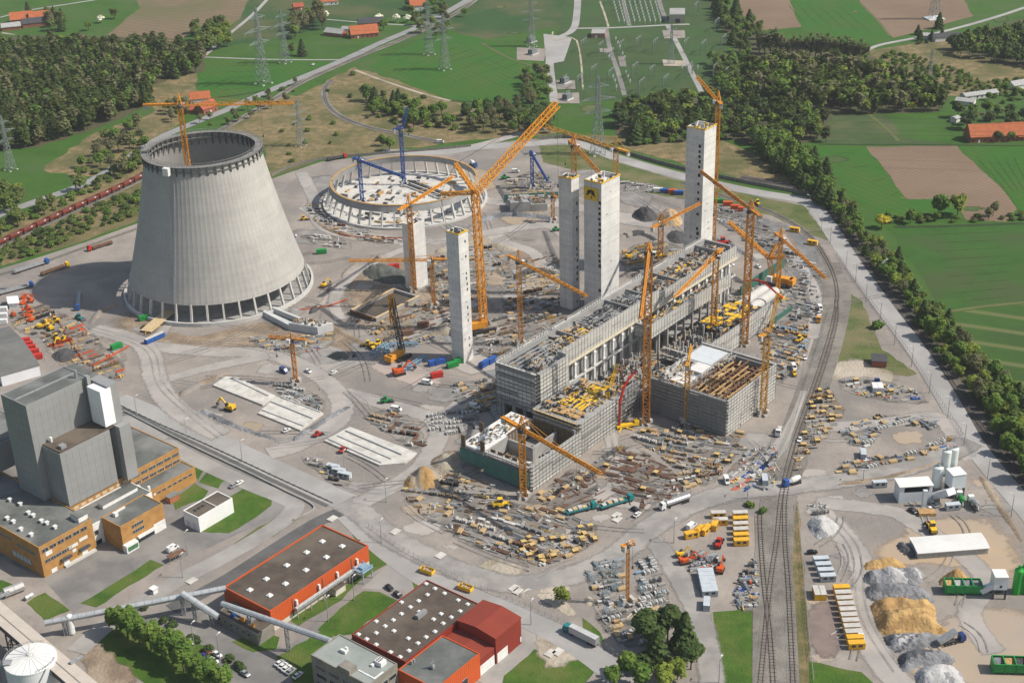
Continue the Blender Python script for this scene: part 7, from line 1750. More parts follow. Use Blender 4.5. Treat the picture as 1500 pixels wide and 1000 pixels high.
KC.put(G(1264, 668, .2), 1.4, "small grey cabin by the road in the rail-side yard"); KC.put(G(1288, 712, .2), .05, "grey concrete hut on the earth island before the mixing hall"); KC.put(G(1395, 745, .2), .1, "grey cabin below the mixer tower"); KC.put(G(1120, 706, .2), 1.5, "grey cabin beside the railway yard entrance")
for k in range(3): KW.put(G(3, 456 + k * 9, .2), .1, ("farthest", "middle", "nearest")[k] + " of three white cabins at the left edge below the blue lorry", "white cabins at the left edge")
# skips
def make_skip():
 t = thing("waste_skip", "", "skip")
 mk(t, "tub", YELLOW, lambda m: (m.hexa([(-2.6, -1.1, 0), (2.6, -1.1, 0), (2.6, 1.1, 0), (-2.6, 1.1, 0)], [(-2.9, -1.2, .3), (2.9, -1.2, .3), (2.9, 1.2, .3), (-2.9, 1.2, .3)]), m.box(0, 1.2, .3, 5.9, .15, 1.6), m.box(0, -1.2, .3, 5.9, .15, 1.6), m.box(2.9, 0, .3, .15, 2.3, 1.6), m.box(-2.9, 0, .3, .15, 2.3, 1.6)))
 mk(t, "rubble", [CONC, RUST, TIMBERP], lambda m: [(setattr(m, 'k', rnd.randrange(3)), m.box(rnd.uniform(-2.2, 2.2), rnd.uniform(-.8, .8), .3, rnd.uniform(.4, 1.5), rnd.uniform(.2, .6), rnd.uniform(.6, 1.6), rnd.uniform(0, 3))) for _ in range(22)])
 return t
SK = Proto(make_skip)
for x, y, lb in ((626, 838, "yellow waste skip full of rubble at the corner of the small lawn"), (682, 863, "waste skip full of rubble beside the brown-roofed hall")): SK.put(G(x, y, .3), -.55, lb)
# stacks: each its own thing
def stack_maker(name, cat, fn, mats):
 def f():
  m = MB(); fn(m)
  return tag(m.build(name, mats, None, (0, 0, 0)), "", cat)
 return Proto(f)
def _planks(m):
 for l in range(4):
  for i in range(5): m.k = (i + l) % 2; m.box(0, -1 + i * .5, .15 + l * .34, 4.6 - (i % 2) * .4, .42, .28)
 for x in (-1.6, 1.6): m.box(x, 0, 0, .2, 2.4, .14)
def _crate(m):
 m.box(0, 0, .1, 2.6, 2.0, .2); m.k = 1
 for a in (-1.2, 1.2):
  for b in (-.9, .9): m.box(a, b, .3, .14, .14, 1.3)
 m.k = 0; m.box(0, 0, 1.6, 2.8, 2.2, .25); m.k = 1
 for i in range(4): m.box(-1 + i * .65, 0, .32, .4, 1.6, 1.0)
def _tubes(m):
 for l in range(4):
  for i in range(7 - l): m.tube((-2.6, -.9 + i * .3 + l * .15, .25 + l * .26), (2.6 - (i % 3) * .2, -.9 + i * .3 + l * .15, .25 + l * .26), .13, .13, 6)
 m.k = 1
 for x in (-1.6, 1.6): m.box(x, 0, 0, .2, 2.2, .12); m.box(x, -1.1, 0, .1, .1, 1.4); m.box(x, 1.1, 0, .1, .1, 1.4)
def _rebar(m):
 for i in range(26): m.k = i % 2; m.beam((-5 + rnd.uniform(0, .8), -1.1 + (i % 13) * .18, .2 + (i // 13) * .25), (5 - rnd.uniform(0, .8), -1.1 + (i % 13) * .18 + rnd.uniform(-.1, .1), .2 + (i // 13) * .25), .13)
def _blocks(m):
 for i in range(6): m.k = i % 2; m.box(-3 + i * 1.2, 0, 0, .9, 2.4, 1.5 + .4 * (i % 2))
def _pallet(m):
 m.box(0, 0, 0, 1.4, 1.2, .15); m.k = 1; m.box(0, 0, .16, 1.3, 1.1, .8); m.k = 2; m.box(.05, 0, .98, 1.0, .9, .5)
def _frames(m):
 for i in range(5):
  for s in (-1, 1): m.box(-1.6 + i * .8, s * .9, 0, .1, .1, 2.4)
  for z in (.3, 1.2, 2.3): m.box(-1.6 + i * .8, 0, z, .08, 1.8, .1)
 m.k = 1; m.box(0, .95, 1.2, 3.4, .08, .12); m.box(0, -.95, 1.2, 3.4, .08, .12)
YLT = M("formwork_yellow", (0.62, 0.45, 0.17), (0.48, 0.33, 0.13), .8, .8)
STK = dict(planks=stack_maker("timber_stack", "timber stack", _planks, [TIMBER, TIMBERP]), crate=stack_maker("formwork_crate", "crate", _crate, [YLT, RUST]), tubes=stack_maker("tube_bundle", "tube bundle", _tubes, [GALV, DGREY]), rebar=stack_maker("rebar_bundle", "rebar bundle", _rebar, [RUST, M("rebar_brown", (0.17, 0.095, 0.065), (0.12, 0.068, 0.048), 1, .9)]), blocks=stack_maker("block_row", "concrete blocks", _blocks, [CONC, CONCD]), pallet=stack_maker("loaded_pallet", "pallet", _pallet, [TIMBER, WHITE, CONCD]), frames=stack_maker("steel_frame_rack", "rack", _frames, [LBLUE, YELLOW]))
ADJ = dict(planks="timber stack with crossed boards", crate="yellow-topped formwork crate", tubes="bundle of grey scaffold tubes", rebar="bundle of rusty reinforcing bars", blocks="row of upright concrete blocks", pallet="pallet with white goods", frames="rack of blue steel frames")
def debris(m, pts, n, pal, ang, seed):
 """rows of sorted site material inside an outline: bar bundles, crates, sheet stacks, upright slabs, trestles"""
 R = random.Random(seed); brown = pal is BROWN
 P = [(p.x, p.y) for p in pxl(pts)]
 c, s = math.cos(ang), math.sin(ang)
 Lc = [(x * c + y * s, -x * s + y * c) for x, y in P]
 u0, u1 = min(q[0] for q in Lc), max(q[0] for q in Lc); v0, v1 = min(q[1] for q in Lc), max(q[1] for q in Lc)
 um, bend = (u0 + u1) / 2, R.uniform(-.004, .004)
 def put(u, v, z, L, w, h, a=0.0):
  v += bend * (u - um) ** 2
  x, y = u * c - v * s, u * s + v * c
  if inside((x, y), P): m.box(x, y, .16 + z, L, w, h, ang + a + 2 * bend * (u - um))
 fill = .84 if not brown else .85
 v = v0
 while v < v1:
  dv = R.uniform(2.2, 4.2); u = u0 + R.uniform(0, 3)
  while u < u1:
   if R.random() > fill: u += R.uniform(2, 9); continue
   ty, k = R.random(), R.choice(pal)
   for _ in range(R.randint(1, 5)):
    m.k = k if R.random() < .8 else R.choice(pal)
    a = R.gauss(0, .05)
    if brown or ty < .42:
     L = R.uniform(5, 11) if brown else R.uniform(2.5, 6.5); w = R.uniform(.1, .22)
     nb_ = int(dv * .75 / (w * 1.9)); nb_ = R.randint(max(2, nb_ // 2), max(3, nb_)) if not brown else R.randint(2, 4)
     if brown: m.k = R.choice(pal + (0, 4)); a += R.gauss(0, .2)
     for i in range(nb_): put(u + L / 2 + R.uniform(-.4, .4), v + i * w * R.uniform(1.6, 2.4) * (1.9 if brown else 1), R.choice((0, 0, .25)), L * R.uniform(.6, 1), w, R.uniform(.1, .28), a + R.gauss(0, .025))
    elif ty < .6:
     L, w = R.uniform(.7, 1.7), R.uniform(.7, 1.3)
     put(u + L / 2, v + .7, 0, L, w, R.uniform(.4, 1.3), a)
     if R.random() < .6: put(u + L / 2, v + .7 + w + .15, 0, L, w, R.uniform(.3, 1.1), a)
    elif ty < .76:
     L, w = R.uniform(1.8, 3.2), R.uniform(1.0, 1.6); h = 0
     for i in range(R.randint(1, 4)): put(u + L / 2 + R.uniform(-.1, .1), v + .8, h, L, w, .18, a + R.gauss(0, .03)); h += .24
    elif ty < .9:
     L = 2.6
     for i in range(6): put(u + i * .42, v + .8, 0, .12, R.uniform(1.2, 1.9), R.uniform(1.2, 1.9), a)
    else:
     L = R.uniform(1.6, 2.6); h = R.uniform(.9, 1.6)
     for e in (-.42, .42):
      for f_ in (.3, 1.3): put(u + L / 2 + e * L, v + f_, 0, .12, .12, h)
     put(u + L / 2, v + .8, h, L, 1.2, .14, a)
    u += L + R.uniform(.15, .9)
    if u > u1: break
   u += R.uniform(.3, 2.5)
  v += dv + R.choice((.2, .3, .6, 1.8))
 for x, y in scatter(pts, n // 3, seed):
  m.k = R.choice(pal); m.box(x, y, .16, R.uniform(.6, 3.5), R.uniform(.12, .6), R.uniform(.1, .6), R.uniform(0, 3.14))
PALS = [CONCD, DGREY, M("dull_zinc", (0.3, 0.305, 0.3), (0.19, 0.19, 0.19), .9, .7), TIMBER, M("grey_timber", (0.42, 0.34, 0.23), (0.3, 0.23, 0.15), .9, .9), RUST, YLT, M("dusty_white", (0.6, 0.59, 0.56), (0.42, 0.41, 0.39), .9, .8), LBLUE, REDOR, BLUE, CONC, GREENP]
MIX, GREY_, BROWN, WOOD, COLR = (0, 0, 0, 1, 1, 2, 2, 2, 3, 5, 5, 4, 6, 11, 11, 7), (0, 0, 1, 1, 2, 2, 0, 8, 11), (5, 5, 5, 5, 5, 1), (3, 4, 4, 0, 0, 2, 5, 1), (0, 0, 1, 1, 2, 2, 11, 3, 6, 7, 7, 9, 10)
TRAMP = M("trampled_yard", (0.2, 0.178, 0.155), (0.14, 0.126, 0.112), .15, .95, c3=(0.28, .255, .225), sc3=.06)
YARDS = [
("south yard", [(585, 715), (640, 690), (700, 702), (760, 738), (830, 750), (868, 768), (872, 790), (830, 818), (790, 830), (700, 802), (620, 760)], 620, MIX, -.5, ("planks", 16, "tubes", 14, "pallet", 8, "rebar", 6)),
("south yard's near rim", [(745, 788), (790, 790), (866, 762), (875, 790), (835, 815), (790, 826), (750, 815)], 90, WOOD, .3, ("crate", 16, "planks", 10)),
("rebar plot left of the haul track", [(790, 735), (830, 690), (866, 692), (886, 735), (815, 748)], 130, BROWN, .5, ("rebar", 6, "pallet", 5)),
("large brown rebar plot", [(880, 692), (898, 655), (935, 658), (985, 690), (1012, 712), (960, 738), (920, 740), (895, 716)], 330, BROWN, -.45, ("rebar", 16, "crate", 4)),
("plot in front of the square scaffolded block", [(925, 642), (960, 626), (1070, 644), (1092, 656), (1045, 702), (1005, 697), (960, 662)], 360, MIX, -.45, ("tubes", 10, "planks", 10, "crate", 5, "frames", 4)),
("plot right of the rebar", [(1000, 690), (1060, 690), (1040, 710), (1015, 712), (960, 745), (940, 738)], 70, MIX, .2, ("pallet", 8, "planks", 4)),
("near left plot of the triangle yard", [(852, 842), (890, 815), (908, 820), (915, 862), (880, 876)], 90, GREY_, .3, ("tubes", 12, "frames", 8, "planks", 3)),
("near right plot of the triangle yard", [(930, 832), (955, 815), (968, 850), (980, 890), (945, 892)], 70, GREY_, .3, ("blocks", 10, "frames", 4)),
("bottom plot of the triangle yard", [(865, 882), (915, 880), (985, 892), (1000, 905), (940, 945), (900, 940), (880, 912)], 170, MIX, .3, ("blocks", 9, "frames", 6, "planks", 6)),
("cabin yard's parts field", [(995, 818), (1040, 806), (1056, 830), (1045, 850), (1010, 838)], 110, COLR, .3, ("tubes", 8, "pallet", 8)),
("strip beside the railway in the cabin yard", [(1072, 868), (1100, 820), (1110, 822), (1110, 888), (1082, 892)], 140, COLR, .1, ("pallet", 12, "tubes", 6)),
("plot at the railway crossing", [(1062, 702), (1095, 662), (1135, 650), (1142, 666), (1132, 716), (1078, 722)], 190, COLR, .9, ("pallet", 12, "tubes", 6)),
("rail-side yard, left rows", [(1192, 575), (1215, 570), (1235, 600), (1220, 630), (1185, 660), (1175, 690), (1160, 690), (1178, 630)], 110, WOOD, .1, ("crate", 12, "planks", 7)),
("rail-side yard, centre", [(1228, 555), (1290, 558), (1340, 570), (1355, 590), (1300, 588), (1240, 575)], 110, COLR, .2, ("pallet", 8, "crate", 4)),
("rail-side yard, middle heap", [(1235, 630), (1290, 608), (1370, 615), (1370, 628), (1300, 622), (1270, 655), (1240, 650)], 150, GREY_, .3, ("tubes", 8, "planks", 8, "blocks", 3)),
("rail-side yard along the road", [(1222, 690), (1245, 672), (1330, 665), (1395, 640), (1400, 655), (1340, 672), (1235, 698)], 120, COLR, .25, ("planks", 8, "blocks", 4)),
("eastern strip of pipe and tube stacks", [(1130, 425), (1180, 400), (1205, 440), (1200, 470), (1160, 470), (1140, 440)], 150, GREY_, -.6, ("tubes", 14, "frames", 5)),
("eastern plot behind the square scaffolded block", [(1130, 470), (1185, 480), (1180, 520), (1145, 560), (1128, 545), (1115, 500)], 330, (0, 1, 1, 2, 3, 4, 5, 6, 8), -.6, ("tubes", 14, "planks", 10, "rebar", 6)),
("far row behind the tallest stair tower", [(1000, 300), (1060, 304), (1120, 330), (1190, 385), (1212, 405), (1190, 408), (1110, 365), (1045, 322)], 200, GREY_, -.6, ("tubes", 12, "pallet", 8)),
("brown yard on the left", [(15, 475), (60, 445), (110, 470), (170, 520), (182, 552), (130, 562), (70, 505)], 150, (3, 4, 5, 6, 9, 0, 1), .7, ("planks", 8, "rebar", 4, "pallet", 4)),
("plot at the foot of the cooling tower", [(365, 495), (430, 497), (492, 488), (470, 515), (395, 518)], 130, COLR, .2, ("pallet", 10, "planks", 4)),
("grey block field left of the hall", [(622, 608), (690, 600), (698, 625), (655, 638), (632, 630)], 120, (0, 0, 1, 11, 11), .2, ("blocks", 14,)),
("shaded plot beside the hall", [(665, 565), (735, 555), (740, 600), (700, 605), (668, 590)], 150, MIX, .6, ("planks", 8, "tubes", 8)),
("plot above the long foundation slab", [(400, 562), (440, 570), (478, 590), (465, 603), (420, 588)], 70, GREY_, -.4, ("blocks", 5, "frames", 3)),
("triangular plot above the stepped slab", [(532, 612), (590, 600), (622, 648), (600, 655)], 80, MIX, -.4, ("pallet", 4, "rebar", 5)),
("verge beside the plant road", [(440, 670), (470, 672), (512, 705), (495, 712)], 50, COLR, -.4, ("pallet", 5,)),
("work area right of the sunken basin", [(560, 490), (612, 445), (690, 440), (700, 470), (640, 500), (590, 505)], 200, WOOD, .6, ("planks", 10, "rebar", 4)),
("work area between the wall tower and the giant crane", [(615, 385), (720, 352), (740, 380), (700, 430), (650, 440)], 210, MIX, .4, ("planks", 5, "pallet", 4)),
("work area left of the twin towers", [(740, 395), (815, 370), (825, 440), (800, 470), (740, 468)], 260, MIX, .4, ("planks", 6, "tubes", 6)),
("yard at the turbine hall's rear", [(700, 470), (790, 455), (830, 465), (800, 500), (745, 530), (700, 520)], 120, MIX, .5, ("planks", 4, "pallet", 6)),
("clutter before the tallest stair tower", [(908, 370), (960, 352), (1003, 365), (1003, 405), (930, 415)], 200, MIX, .4, ("planks", 6, "tubes", 4)),
("work area right of the boarded deck", [(1060, 425), (1125, 425), (1120, 470), (1080, 440)], 100, MIX, .5, ("tubes", 4,)),
("yard by the far blue crane", [(735, 268), (790, 250), (815, 270), (800, 285), (745, 290)], 80, MIX, .1, ("pallet", 8, "planks", 4)),
("pale pipes behind the ring", [(905, 266), (960, 270), (958, 282), (915, 280)], 70, (11, 7, 0), -.1, ("blocks", 4,)),
("rim of the ring", [(448, 292), (470, 300), (500, 325), (560, 345), (620, 352), (560, 358), (500, 345), (455, 320)], 110, MIX, -.3, ("planks", 4,)),
("track side left of the ring", [(440, 345), (500, 348), (515, 365), (470, 360)], 40, (11, 7, 2), -.3, ("pallet", 4,)),
("muddy pit", [(520, 470), (560, 470), (600, 500), (560, 505)], 60, WOOD, .6, ("planks", 3,)),
("tower ramp", [(205, 480), (240, 460), (250, 468), (215, 492)], 20, (3, 4, 5), .6, ("planks", 3,)),
("strip before the hall's far end", [(985, 620), (1040, 615), (1100, 640), (1060, 642), (1010, 632)], 60, WOOD, -.4, ("planks", 5,)),
("strip in front of the foundation block", [(780, 728), (870, 680), (905, 650), (915, 660), (860, 705), (790, 740)], 110, MIX, .9, ("planks", 5,)),
("shaded strip behind the dark girder", [(1185, 740), (1205, 735), (1215, 750), (1190, 765)], 30, (0, 11, 7), .2, ("pallet", 3,)),
]
for i, (nm, pts, n, pal, ang, st) in enumerate(YARDS):
 patch("trampled_ground", pts, 2.6, TRAMP, 1.5, .3, core=.8)
 m = MB(); debris(m, pts, n, pal, ang, 100 + i)
 o = m.build("building_materials", PALS)
 tag(o, "loose building materials strewn over the " + nm, "building materials", None, "stuff")
 for j in range(0, len(st), 2):
  for x, y in scatter(pts, st[j + 1], 900 + i * 7 + j, 3.2):
   STK[st[j]].put((x, y, .2), ang + rnd.choice((0, 0, 1.57)) + rnd.gauss(0, .1), ADJ[st[j]] + ", " + nm, ADJ[st[j]] + "s, " + nm, {'crate': .85, 'blocks': .8, 'frames': .85, 'tubes': .85, 'planks': .75, 'pallet': .9, 'rebar': .85}[st[j]])
soft_flush()
# heaps
def heap(name, label, pts, h, mats, slope=.75, stripes=0.0, seed=1, step=1.0, cat="heap", rough=.35, ang=.3):
 P = [(p.x, p.y) for p in smooth(pxl(pts))]
 x0, x1 = min(p[0] for p in P), max(p[0] for p in P); y0, y1 = min(p[1] for p in P), max(p[1] for p in P)
 nx, ny = int((x1 - x0) / step) + 2, int((y1 - y0) / step) + 2
 from mathutils import noise
 def ht(x, y):
  if not inside((x, y), P): return -0.3
  d = 1e9
  for i in range(len(P)):
   a, b = P[i], P[(i + 1) % len(P)]
   L2 = (b[0] - a[0]) ** 2 + (b[1] - a[1]) ** 2 + 1e-9
   t_ = max(0, min(1, ((x - a[0]) * (b[0] - a[0]) + (y - a[1]) * (b[1] - a[1])) / L2))
   d = min(d, math.hypot(x - a[0] - t_ * (b[0] - a[0]), y - a[1] - t_ * (b[1] - a[1])))
  v = noise.noise(Vector((x * .16 + seed, y * .16, 0))); w = abs(noise.noise(Vector((x * .3, y * .1 + seed, 2))))
  z = min(d * slope, h * (1 + .45 * v)) + rough * noise.noise(Vector((x * .5, y * .5, seed)))
  p_, q_ = x * math.cos(ang) + y * math.sin(ang), -x * math.sin(ang) + y * math.cos(ang)
  rg = 1 - 2 * abs(noise.noise(Vector((p_ * .24 + .3 * v, q_ * .05, seed * 1.7))))
  return max(.05, z + ((w * .3 + rg * .3) * h * min(1, d / 4)))
 Z = [[ht(x0 + i * step, y0 + j * step) for i in range(nx)] for j in range(ny)]
 m = MB(); idx = {}
 for j in range(ny):
  for i in range(nx): m.v.append((x0 + i * step + .3 * math.sin(i * 7.1 + j * 3.3), y0 + j * step + .3 * math.cos(i * 3.7 + j * 5.1), Z[j][i]))
 for j in range(ny - 1):
  for i in range(nx - 1):
   q = (Z[j][i], Z[j][i + 1], Z[j + 1][i + 1], Z[j + 1][i])
   if max(q) <= 0: continue
   x, y = x0 + i * step, y0 + j * step
   k = 0
   if len(mats) > 1:
    s = noise.noise(Vector(((x * math.cos(ang) + y * math.sin(ang)) * .22, (-x * math.sin(ang) + y * math.cos(ang)) * .05, seed * 3.1)))
    k = min(len(mats) - 1, max(0, int((s + .5) * len(mats))))
   m.f.append((j * nx + i, j * nx + i + 1, (j + 1) * nx + i + 1, (j + 1) * nx + i)); m.m.append(k)
 return tag(m.build(name, mats, smooth=True), label, cat)
GREYL = M("light_crushed_stone", (0.28, 0.28, 0.29), (0.2, 0.2, 0.21), .2, .97, bump=.8, bsc=.6); GREYD = M("dark_crushed_stone", (0.1, 0.105, 0.115), (0.065, 0.07, 0.077), .2, .97, bump=.8, bsc=.6); SAND2 = M("damp_sand", (0.4, 0.25, 0.1), (0.3, 0.18, 0.075), .2, .97, bump=.8, bsc=.5)
heap("sand_heap", "small sand heap at the top of the row of aggregate heaps", [(1266, 834), (1272, 822), (1300, 818), (1318, 822), (1326, 832), (1300, 835)], 2.2, [SANDM, SAND2], seed=2)
heap("gravel_heap", "grey gravel heap with a white cap, topmost grey one in the row", [(1268, 838), (1300, 833), (1345, 834), (1353, 848), (1340, 856), (1270, 856)], 3.0, [GREYD, GREYP, GREYL, PALEP], seed=3)
heap("gravel_heap", "dark streaked gravel heap above the big sand heap", [(1270, 858), (1340, 858), (1368, 876), (1366, 884), (1320, 880), (1275, 880)], 2.8, [GREYD, GREYP, GREYL], seed=4, ang=1.2)
heap("sand_heap", "biggest orange sand heap in the middle of the row of heaps", [(1276, 884), (1310, 878), (1366, 885), (1372, 910), (1390, 928), (1340, 928), (1294, 930), (1280, 906)], 3.6, [SANDM, SAND2, SANDM], seed=5, ang=2.0)
heap("gravel_heap", "grey streaked gravel heap beside the tipping lorry", [(1294, 932), (1340, 928), (1372, 930), (1374, 942), (1345, 952), (1310, 955)], 3.0, [GREYP, GREYD, GREYL, PALEP, GREYP], seed=6, ang=2.2)
heap("gravel_heap", "dark gravel heap below the tipping lorry", [(1318, 958), (1350, 952), (1390, 958), (1398, 972), (1350, 976), (1328, 985), (1316, 975)], 3.0, [GREYD, GREYP, GREYL], seed=7, ang=2)
heap("grit_heap", "whitest grit heap, nearest of the row of heaps", [(1346, 978), (1385, 975), (1408, 985), (1410, 1010), (1360, 1010), (1340, 1000)], 3.0, [PALEP, GREYL], seed=8)
heap("sand_heap", "sand cone with a dark left side behind the green bins", [(1376, 856), (1382, 843), (1400, 838), (1418, 845), (1424, 860), (1400, 866)], 5.5, [SAND2, SANDM], .8, seed=9)
heap("gravel_heap", "pale gravel cone beside the railway on the right", [(1183, 772), (1186, 760), (1205, 755), (1228, 770), (1222, 782), (1198, 790)], 3.4, [PALEP, GREYL], .6, seed=10)
heap("spoil_heap", "black spoil cone left of the tallest stair tower", [(925, 318), (935, 308), (955, 308), (965, 320), (945, 326)], 5.5, [DARKP], .6, seed=11)
heap("sand_heap", "yellow sand cone touching the tallest stair tower", [(962, 324), (972, 310), (992, 312), (1000, 328), (980, 332)], 4.5, [SANDM, PALED], .6, seed=12)
heap("spoil_heap", "dark grey spoil spread at the foot of the tallest stair tower", [(975, 348), (985, 338), (1005, 342), (1005, 356), (985, 356)], 2, [DARKP], .3, seed=13)
heap("sand_heap", "brown sand heap at the top of the south yard", [(590, 712), (605, 690), (630, 686), (650, 700), (640, 715), (610, 718)], 4.2, [SAND2, MUD], .6, seed=14)
heap("sand_heap", "loose pale earth ridge left of the foundation block", [(630, 675), (660, 660), (680, 672), (660, 690), (640, 690)], 2, [PALED, MUD], .4, seed=15)
heap("spoil_heap", "dark green-grey spoil mound behind the sunken basin", [(530, 400), (555, 388), (600, 400), (600, 415), (560, 415)], 3.2, [M("green_grey_spoil", (0.12, 0.125, 0.11), (0.085, 0.09, 0.08), .2, .97, bump=.8, bsc=.5)], .5, seed=16)
heap("sand_heap", "pale sand bank beside the slender stair tower", [(640, 480), (655, 472), (668, 480), (665, 490), (645, 490)], 2.5, [PALED], .5, seed=17)
heap("sand_heap", "pale sand heap beneath the orange crawler crane on the right", [(1110, 405), (1122, 396), (1132, 405), (1122, 412)], 3.0, [PALED], .6, seed=18)
heap("rubble_heap", "rough dark rubble heap at the left end of the ribbed white shed", [(1312, 800), (1322, 793), (1340, 806), (1342, 818), (1326, 814)], 2.4, [GREYD, GREYP], .6, seed=19, rough=.8)
heap("spoil_heap", "dark spoil heap in the brown yard on the left", [(75, 520), (95, 510), (110, 515), (108, 528), (85, 530)], 2.0, [DARKP], .4, seed=20)
heap("spoil_heap", "dark earth mound left of the blue boom sections", [(480, 522), (500, 515), (512, 522), (500, 530)], 2.2, [M("green_grey_spoil", (1, 1, 1))], .5, seed=21)
heap("sand_heap", "grey gravel spread inside the triangle yard near the drive", [(854, 880), (862, 872), (872, 880), (862, 888)], 1.8, [PALED, GREYL], .5, seed=22)
# low banks of pushed-up soil along the cuts and tracks
BANK = [(200, "pale bank curving round the cooling tower on its right side", [(452, 455), (470, 440), (482, 415), (486, 417), (476, 445), (458, 460)], DARKP), (0, "earth bank between the cooling tower and the ring", [(462, 318), (480, 332), (520, 346), (518, 350), (478, 338), (458, 322)], MUD), (0, "long grey bank right of the ring", [(700, 322), (740, 312), (800, 316), (822, 326), (800, 322), (740, 318), (704, 328)], GREYP), (0, "brown bank inside the muddy pit", [(500, 402), (520, 385), (560, 374), (562, 379), (526, 392), (504, 408)], MUD), (0, "grey bank above the pit beside the slab wall tower", [(640, 366), (690, 354), (750, 362), (752, 368), (690, 361), (644, 372)], PALED), (0, "dark bank left of the twin stair towers", [(752, 404), (780, 392), (812, 398), (814, 405), (784, 400), (756, 411)], DARKP), (0, "bank along the slab plot near the plant road", [(262, 575), (300, 556), (330, 545), (332, 549), (302, 562), (268, 581)], MUD), (0, "low bank at the near side of the slab plot", [(300, 600), (350, 622), (400, 640), (398, 644), (346, 628), (296, 606)], GREYP), (0, "bank beside the track of the stepped slab", [(430, 640), (470, 615), (508, 595), (511, 599), (474, 621), (434, 646)], GREYP), (0, "soil bank left of the triangle yard", [(760, 868), (790, 862), (830, 858), (832, 864), (792, 870), (764, 876)], PALED), (0, "bank along the road above the mixing hall", [(1232, 706), (1300, 696), (1380, 674), (1383, 678), (1302, 702), (1236, 712)], MUD), (0, "bank at the right rim of the concrete works", [(1440, 700), (1468, 740), (1500, 790), (1494, 792), (1460, 744), (1434, 704)], MUD), (0, "dark bank at the rim of the far dark yard", [(905, 345), (940, 338), (962, 350), (958, 354), (938, 345), (908, 351)], DARKP), (0, "pale bank right of the tallest stair tower", [(1045, 345), (1080, 360), (1110, 380), (1107, 384), (1076, 366), (1042, 351)], GREYP), (0, "brown bank before the intake building", [(480, 470), (510, 488), (540, 505), (536, 509), (506, 494), (476, 476)], MUD), (0, "bank left of the brown yard", [(130, 470), (150, 450), (188, 440), (190, 444), (154, 456), (136, 475)], MUD)]
for k, (_, lb, pts, mt) in enumerate(BANK): heap("spoil_bank", lb, pts, 1.5, [mt, mt if k % 3 else GRAVEL], .6, seed=40 + k, step=1.5, rough=.5, cat="soil bank")
# lamp posts
def make_lamp():
 t = thing("street_lamp", "", "lamp post")
 mk(t, "pole", GALV, lambda m: m.lathe(0, 0, [(.2, 0), (.16, 4), (.11, 11)], 8)); mk(t, "lamp_head", CABIN, lambda m: (m.beam((0, 0, 10.9), (1.2, 0, 11.1), .12, .12, True), m.box(1.5, 0, 11.0, 1.1, .5, .22)))
 return t
LP = Proto(make_lamp)
for k, (x, y) in enumerate(((1185, 310), (1203, 340), (1216, 357), (1239, 394), (1253, 413), (1268, 443), (1289, 470), (1310, 505), (1335, 537), (1361, 576), (1388, 612), (1412, 652), (1446, 703), (1481, 757))): LP.put(G(x, y), 2.6, "tall street lamp in the long line beside the straight outer road", "street lamps on the outer road")
for k, (x, y) in enumerate(((201, 609), (274, 644), (355, 676))): LP.put(G(x, y), .6, ("farthest", "middle", "nearest")[k] + " street lamp along the sunk plant road", "street lamps on the plant road")
for x, y, lb in ((505, 692, "street lamp standing in the stepped slab's yard"), (566, 735, "street lamp at the gate by the south yard"), (1095, 730, "street lamp at the railway crossing"), (1264, 706, "street lamp before the earth island"), (987, 795, "street lamp left of the cabin yard"), (778, 915, "street lamp at the corner of the red hall"), (519, 879, "lamp on the drive beside the orange hall"), (481, 910, "lamp on the drive nearer the concrete office"), (559, 795, "lamp on the lawn behind the orange hall"), (66, 528, "street lamp in the brown yard on the left"), (285, 948, "lamp in the car park by the tree row"), (322, 965, "lamp in the crowded car park"), (268, 846, "brown lamp on the drive left of the orange hall"), (275, 812, "brown lamp beside the red-roofed bus shelter"), (1053, 1000, "lamp at the bottom edge by the grass"), (1170, 705, "lamp where the road crosses the railway")): LP.put(G(x, y), 1.0, lb)
# small things by the drive
a, b = G(250, 826), G(274, 815)
t = thing("bus_shelter", "open bicycle shelter with a rust-red roof beside the drive", "shelter", ((a.x + b.x) / 2, (a.y + b.y) / 2, 0))
mk(t, "roof", RUST, lambda m: gbox(m, a, b, 3, 2.4, 2.7)); mk(t, "post", GALV, lambda m: [m.box(a.lerp(b, k / 3).x, a.lerp(b, k / 3).y, 0, .15, .15, 2.38) for k in range(4)])
c_ = G(226, 868); t = thing("gate_hut", "little white gate hut by the drive below the shelter", "hut", tuple(c_)); mk(t, "wall", WHITE, lambda m: m.box(c_.x, c_.y, 0, 2.2, 2.2, 2.3, TH)); mk(t, "roof", WHITE, lambda m: m.box(c_.x, c_.y, 2.32, 2.8, 2.8, .25, TH)); mk(t, "window", GLASS, lambda m: m.box(c_.x, c_.y, 1.1, 2.26, 1.6, .8, TH))
for k, (x, y, lb) in enumerate(((753, 862, "pale concrete slab pair by the fence of the near drive, left"), (758, 866, "pale concrete slab by the fence of the near drive, middle"), (773, 868, "pale concrete slab by the fence of the near drive, right"), (806, 957, "left of two pale slabs on the bare lawn patch"), (817, 955, "right of two pale slabs on the bare lawn patch"), (903, 755, "upper pale slab on the oval island"), (904, 761, "lower pale slab on the oval island"), (579, 779, "pale slab beside the fence of the haul road, left"), (645, 814, "pale slab beside the fence of the haul road, right"), (281, 851, "pale slab on the dry strip left of the orange hall"), (487, 760, "pale slab behind the orange hall"))):
 c_ = G(x, y); m = MB(); m.box(c_.x, c_.y, .2, 4.2, 3, .3, TH); m.box(c_.x, c_.y, .5, 3.9, 2.7, .04, TH); tag(m.build("concrete_slab", SLAB), lb, "slab")
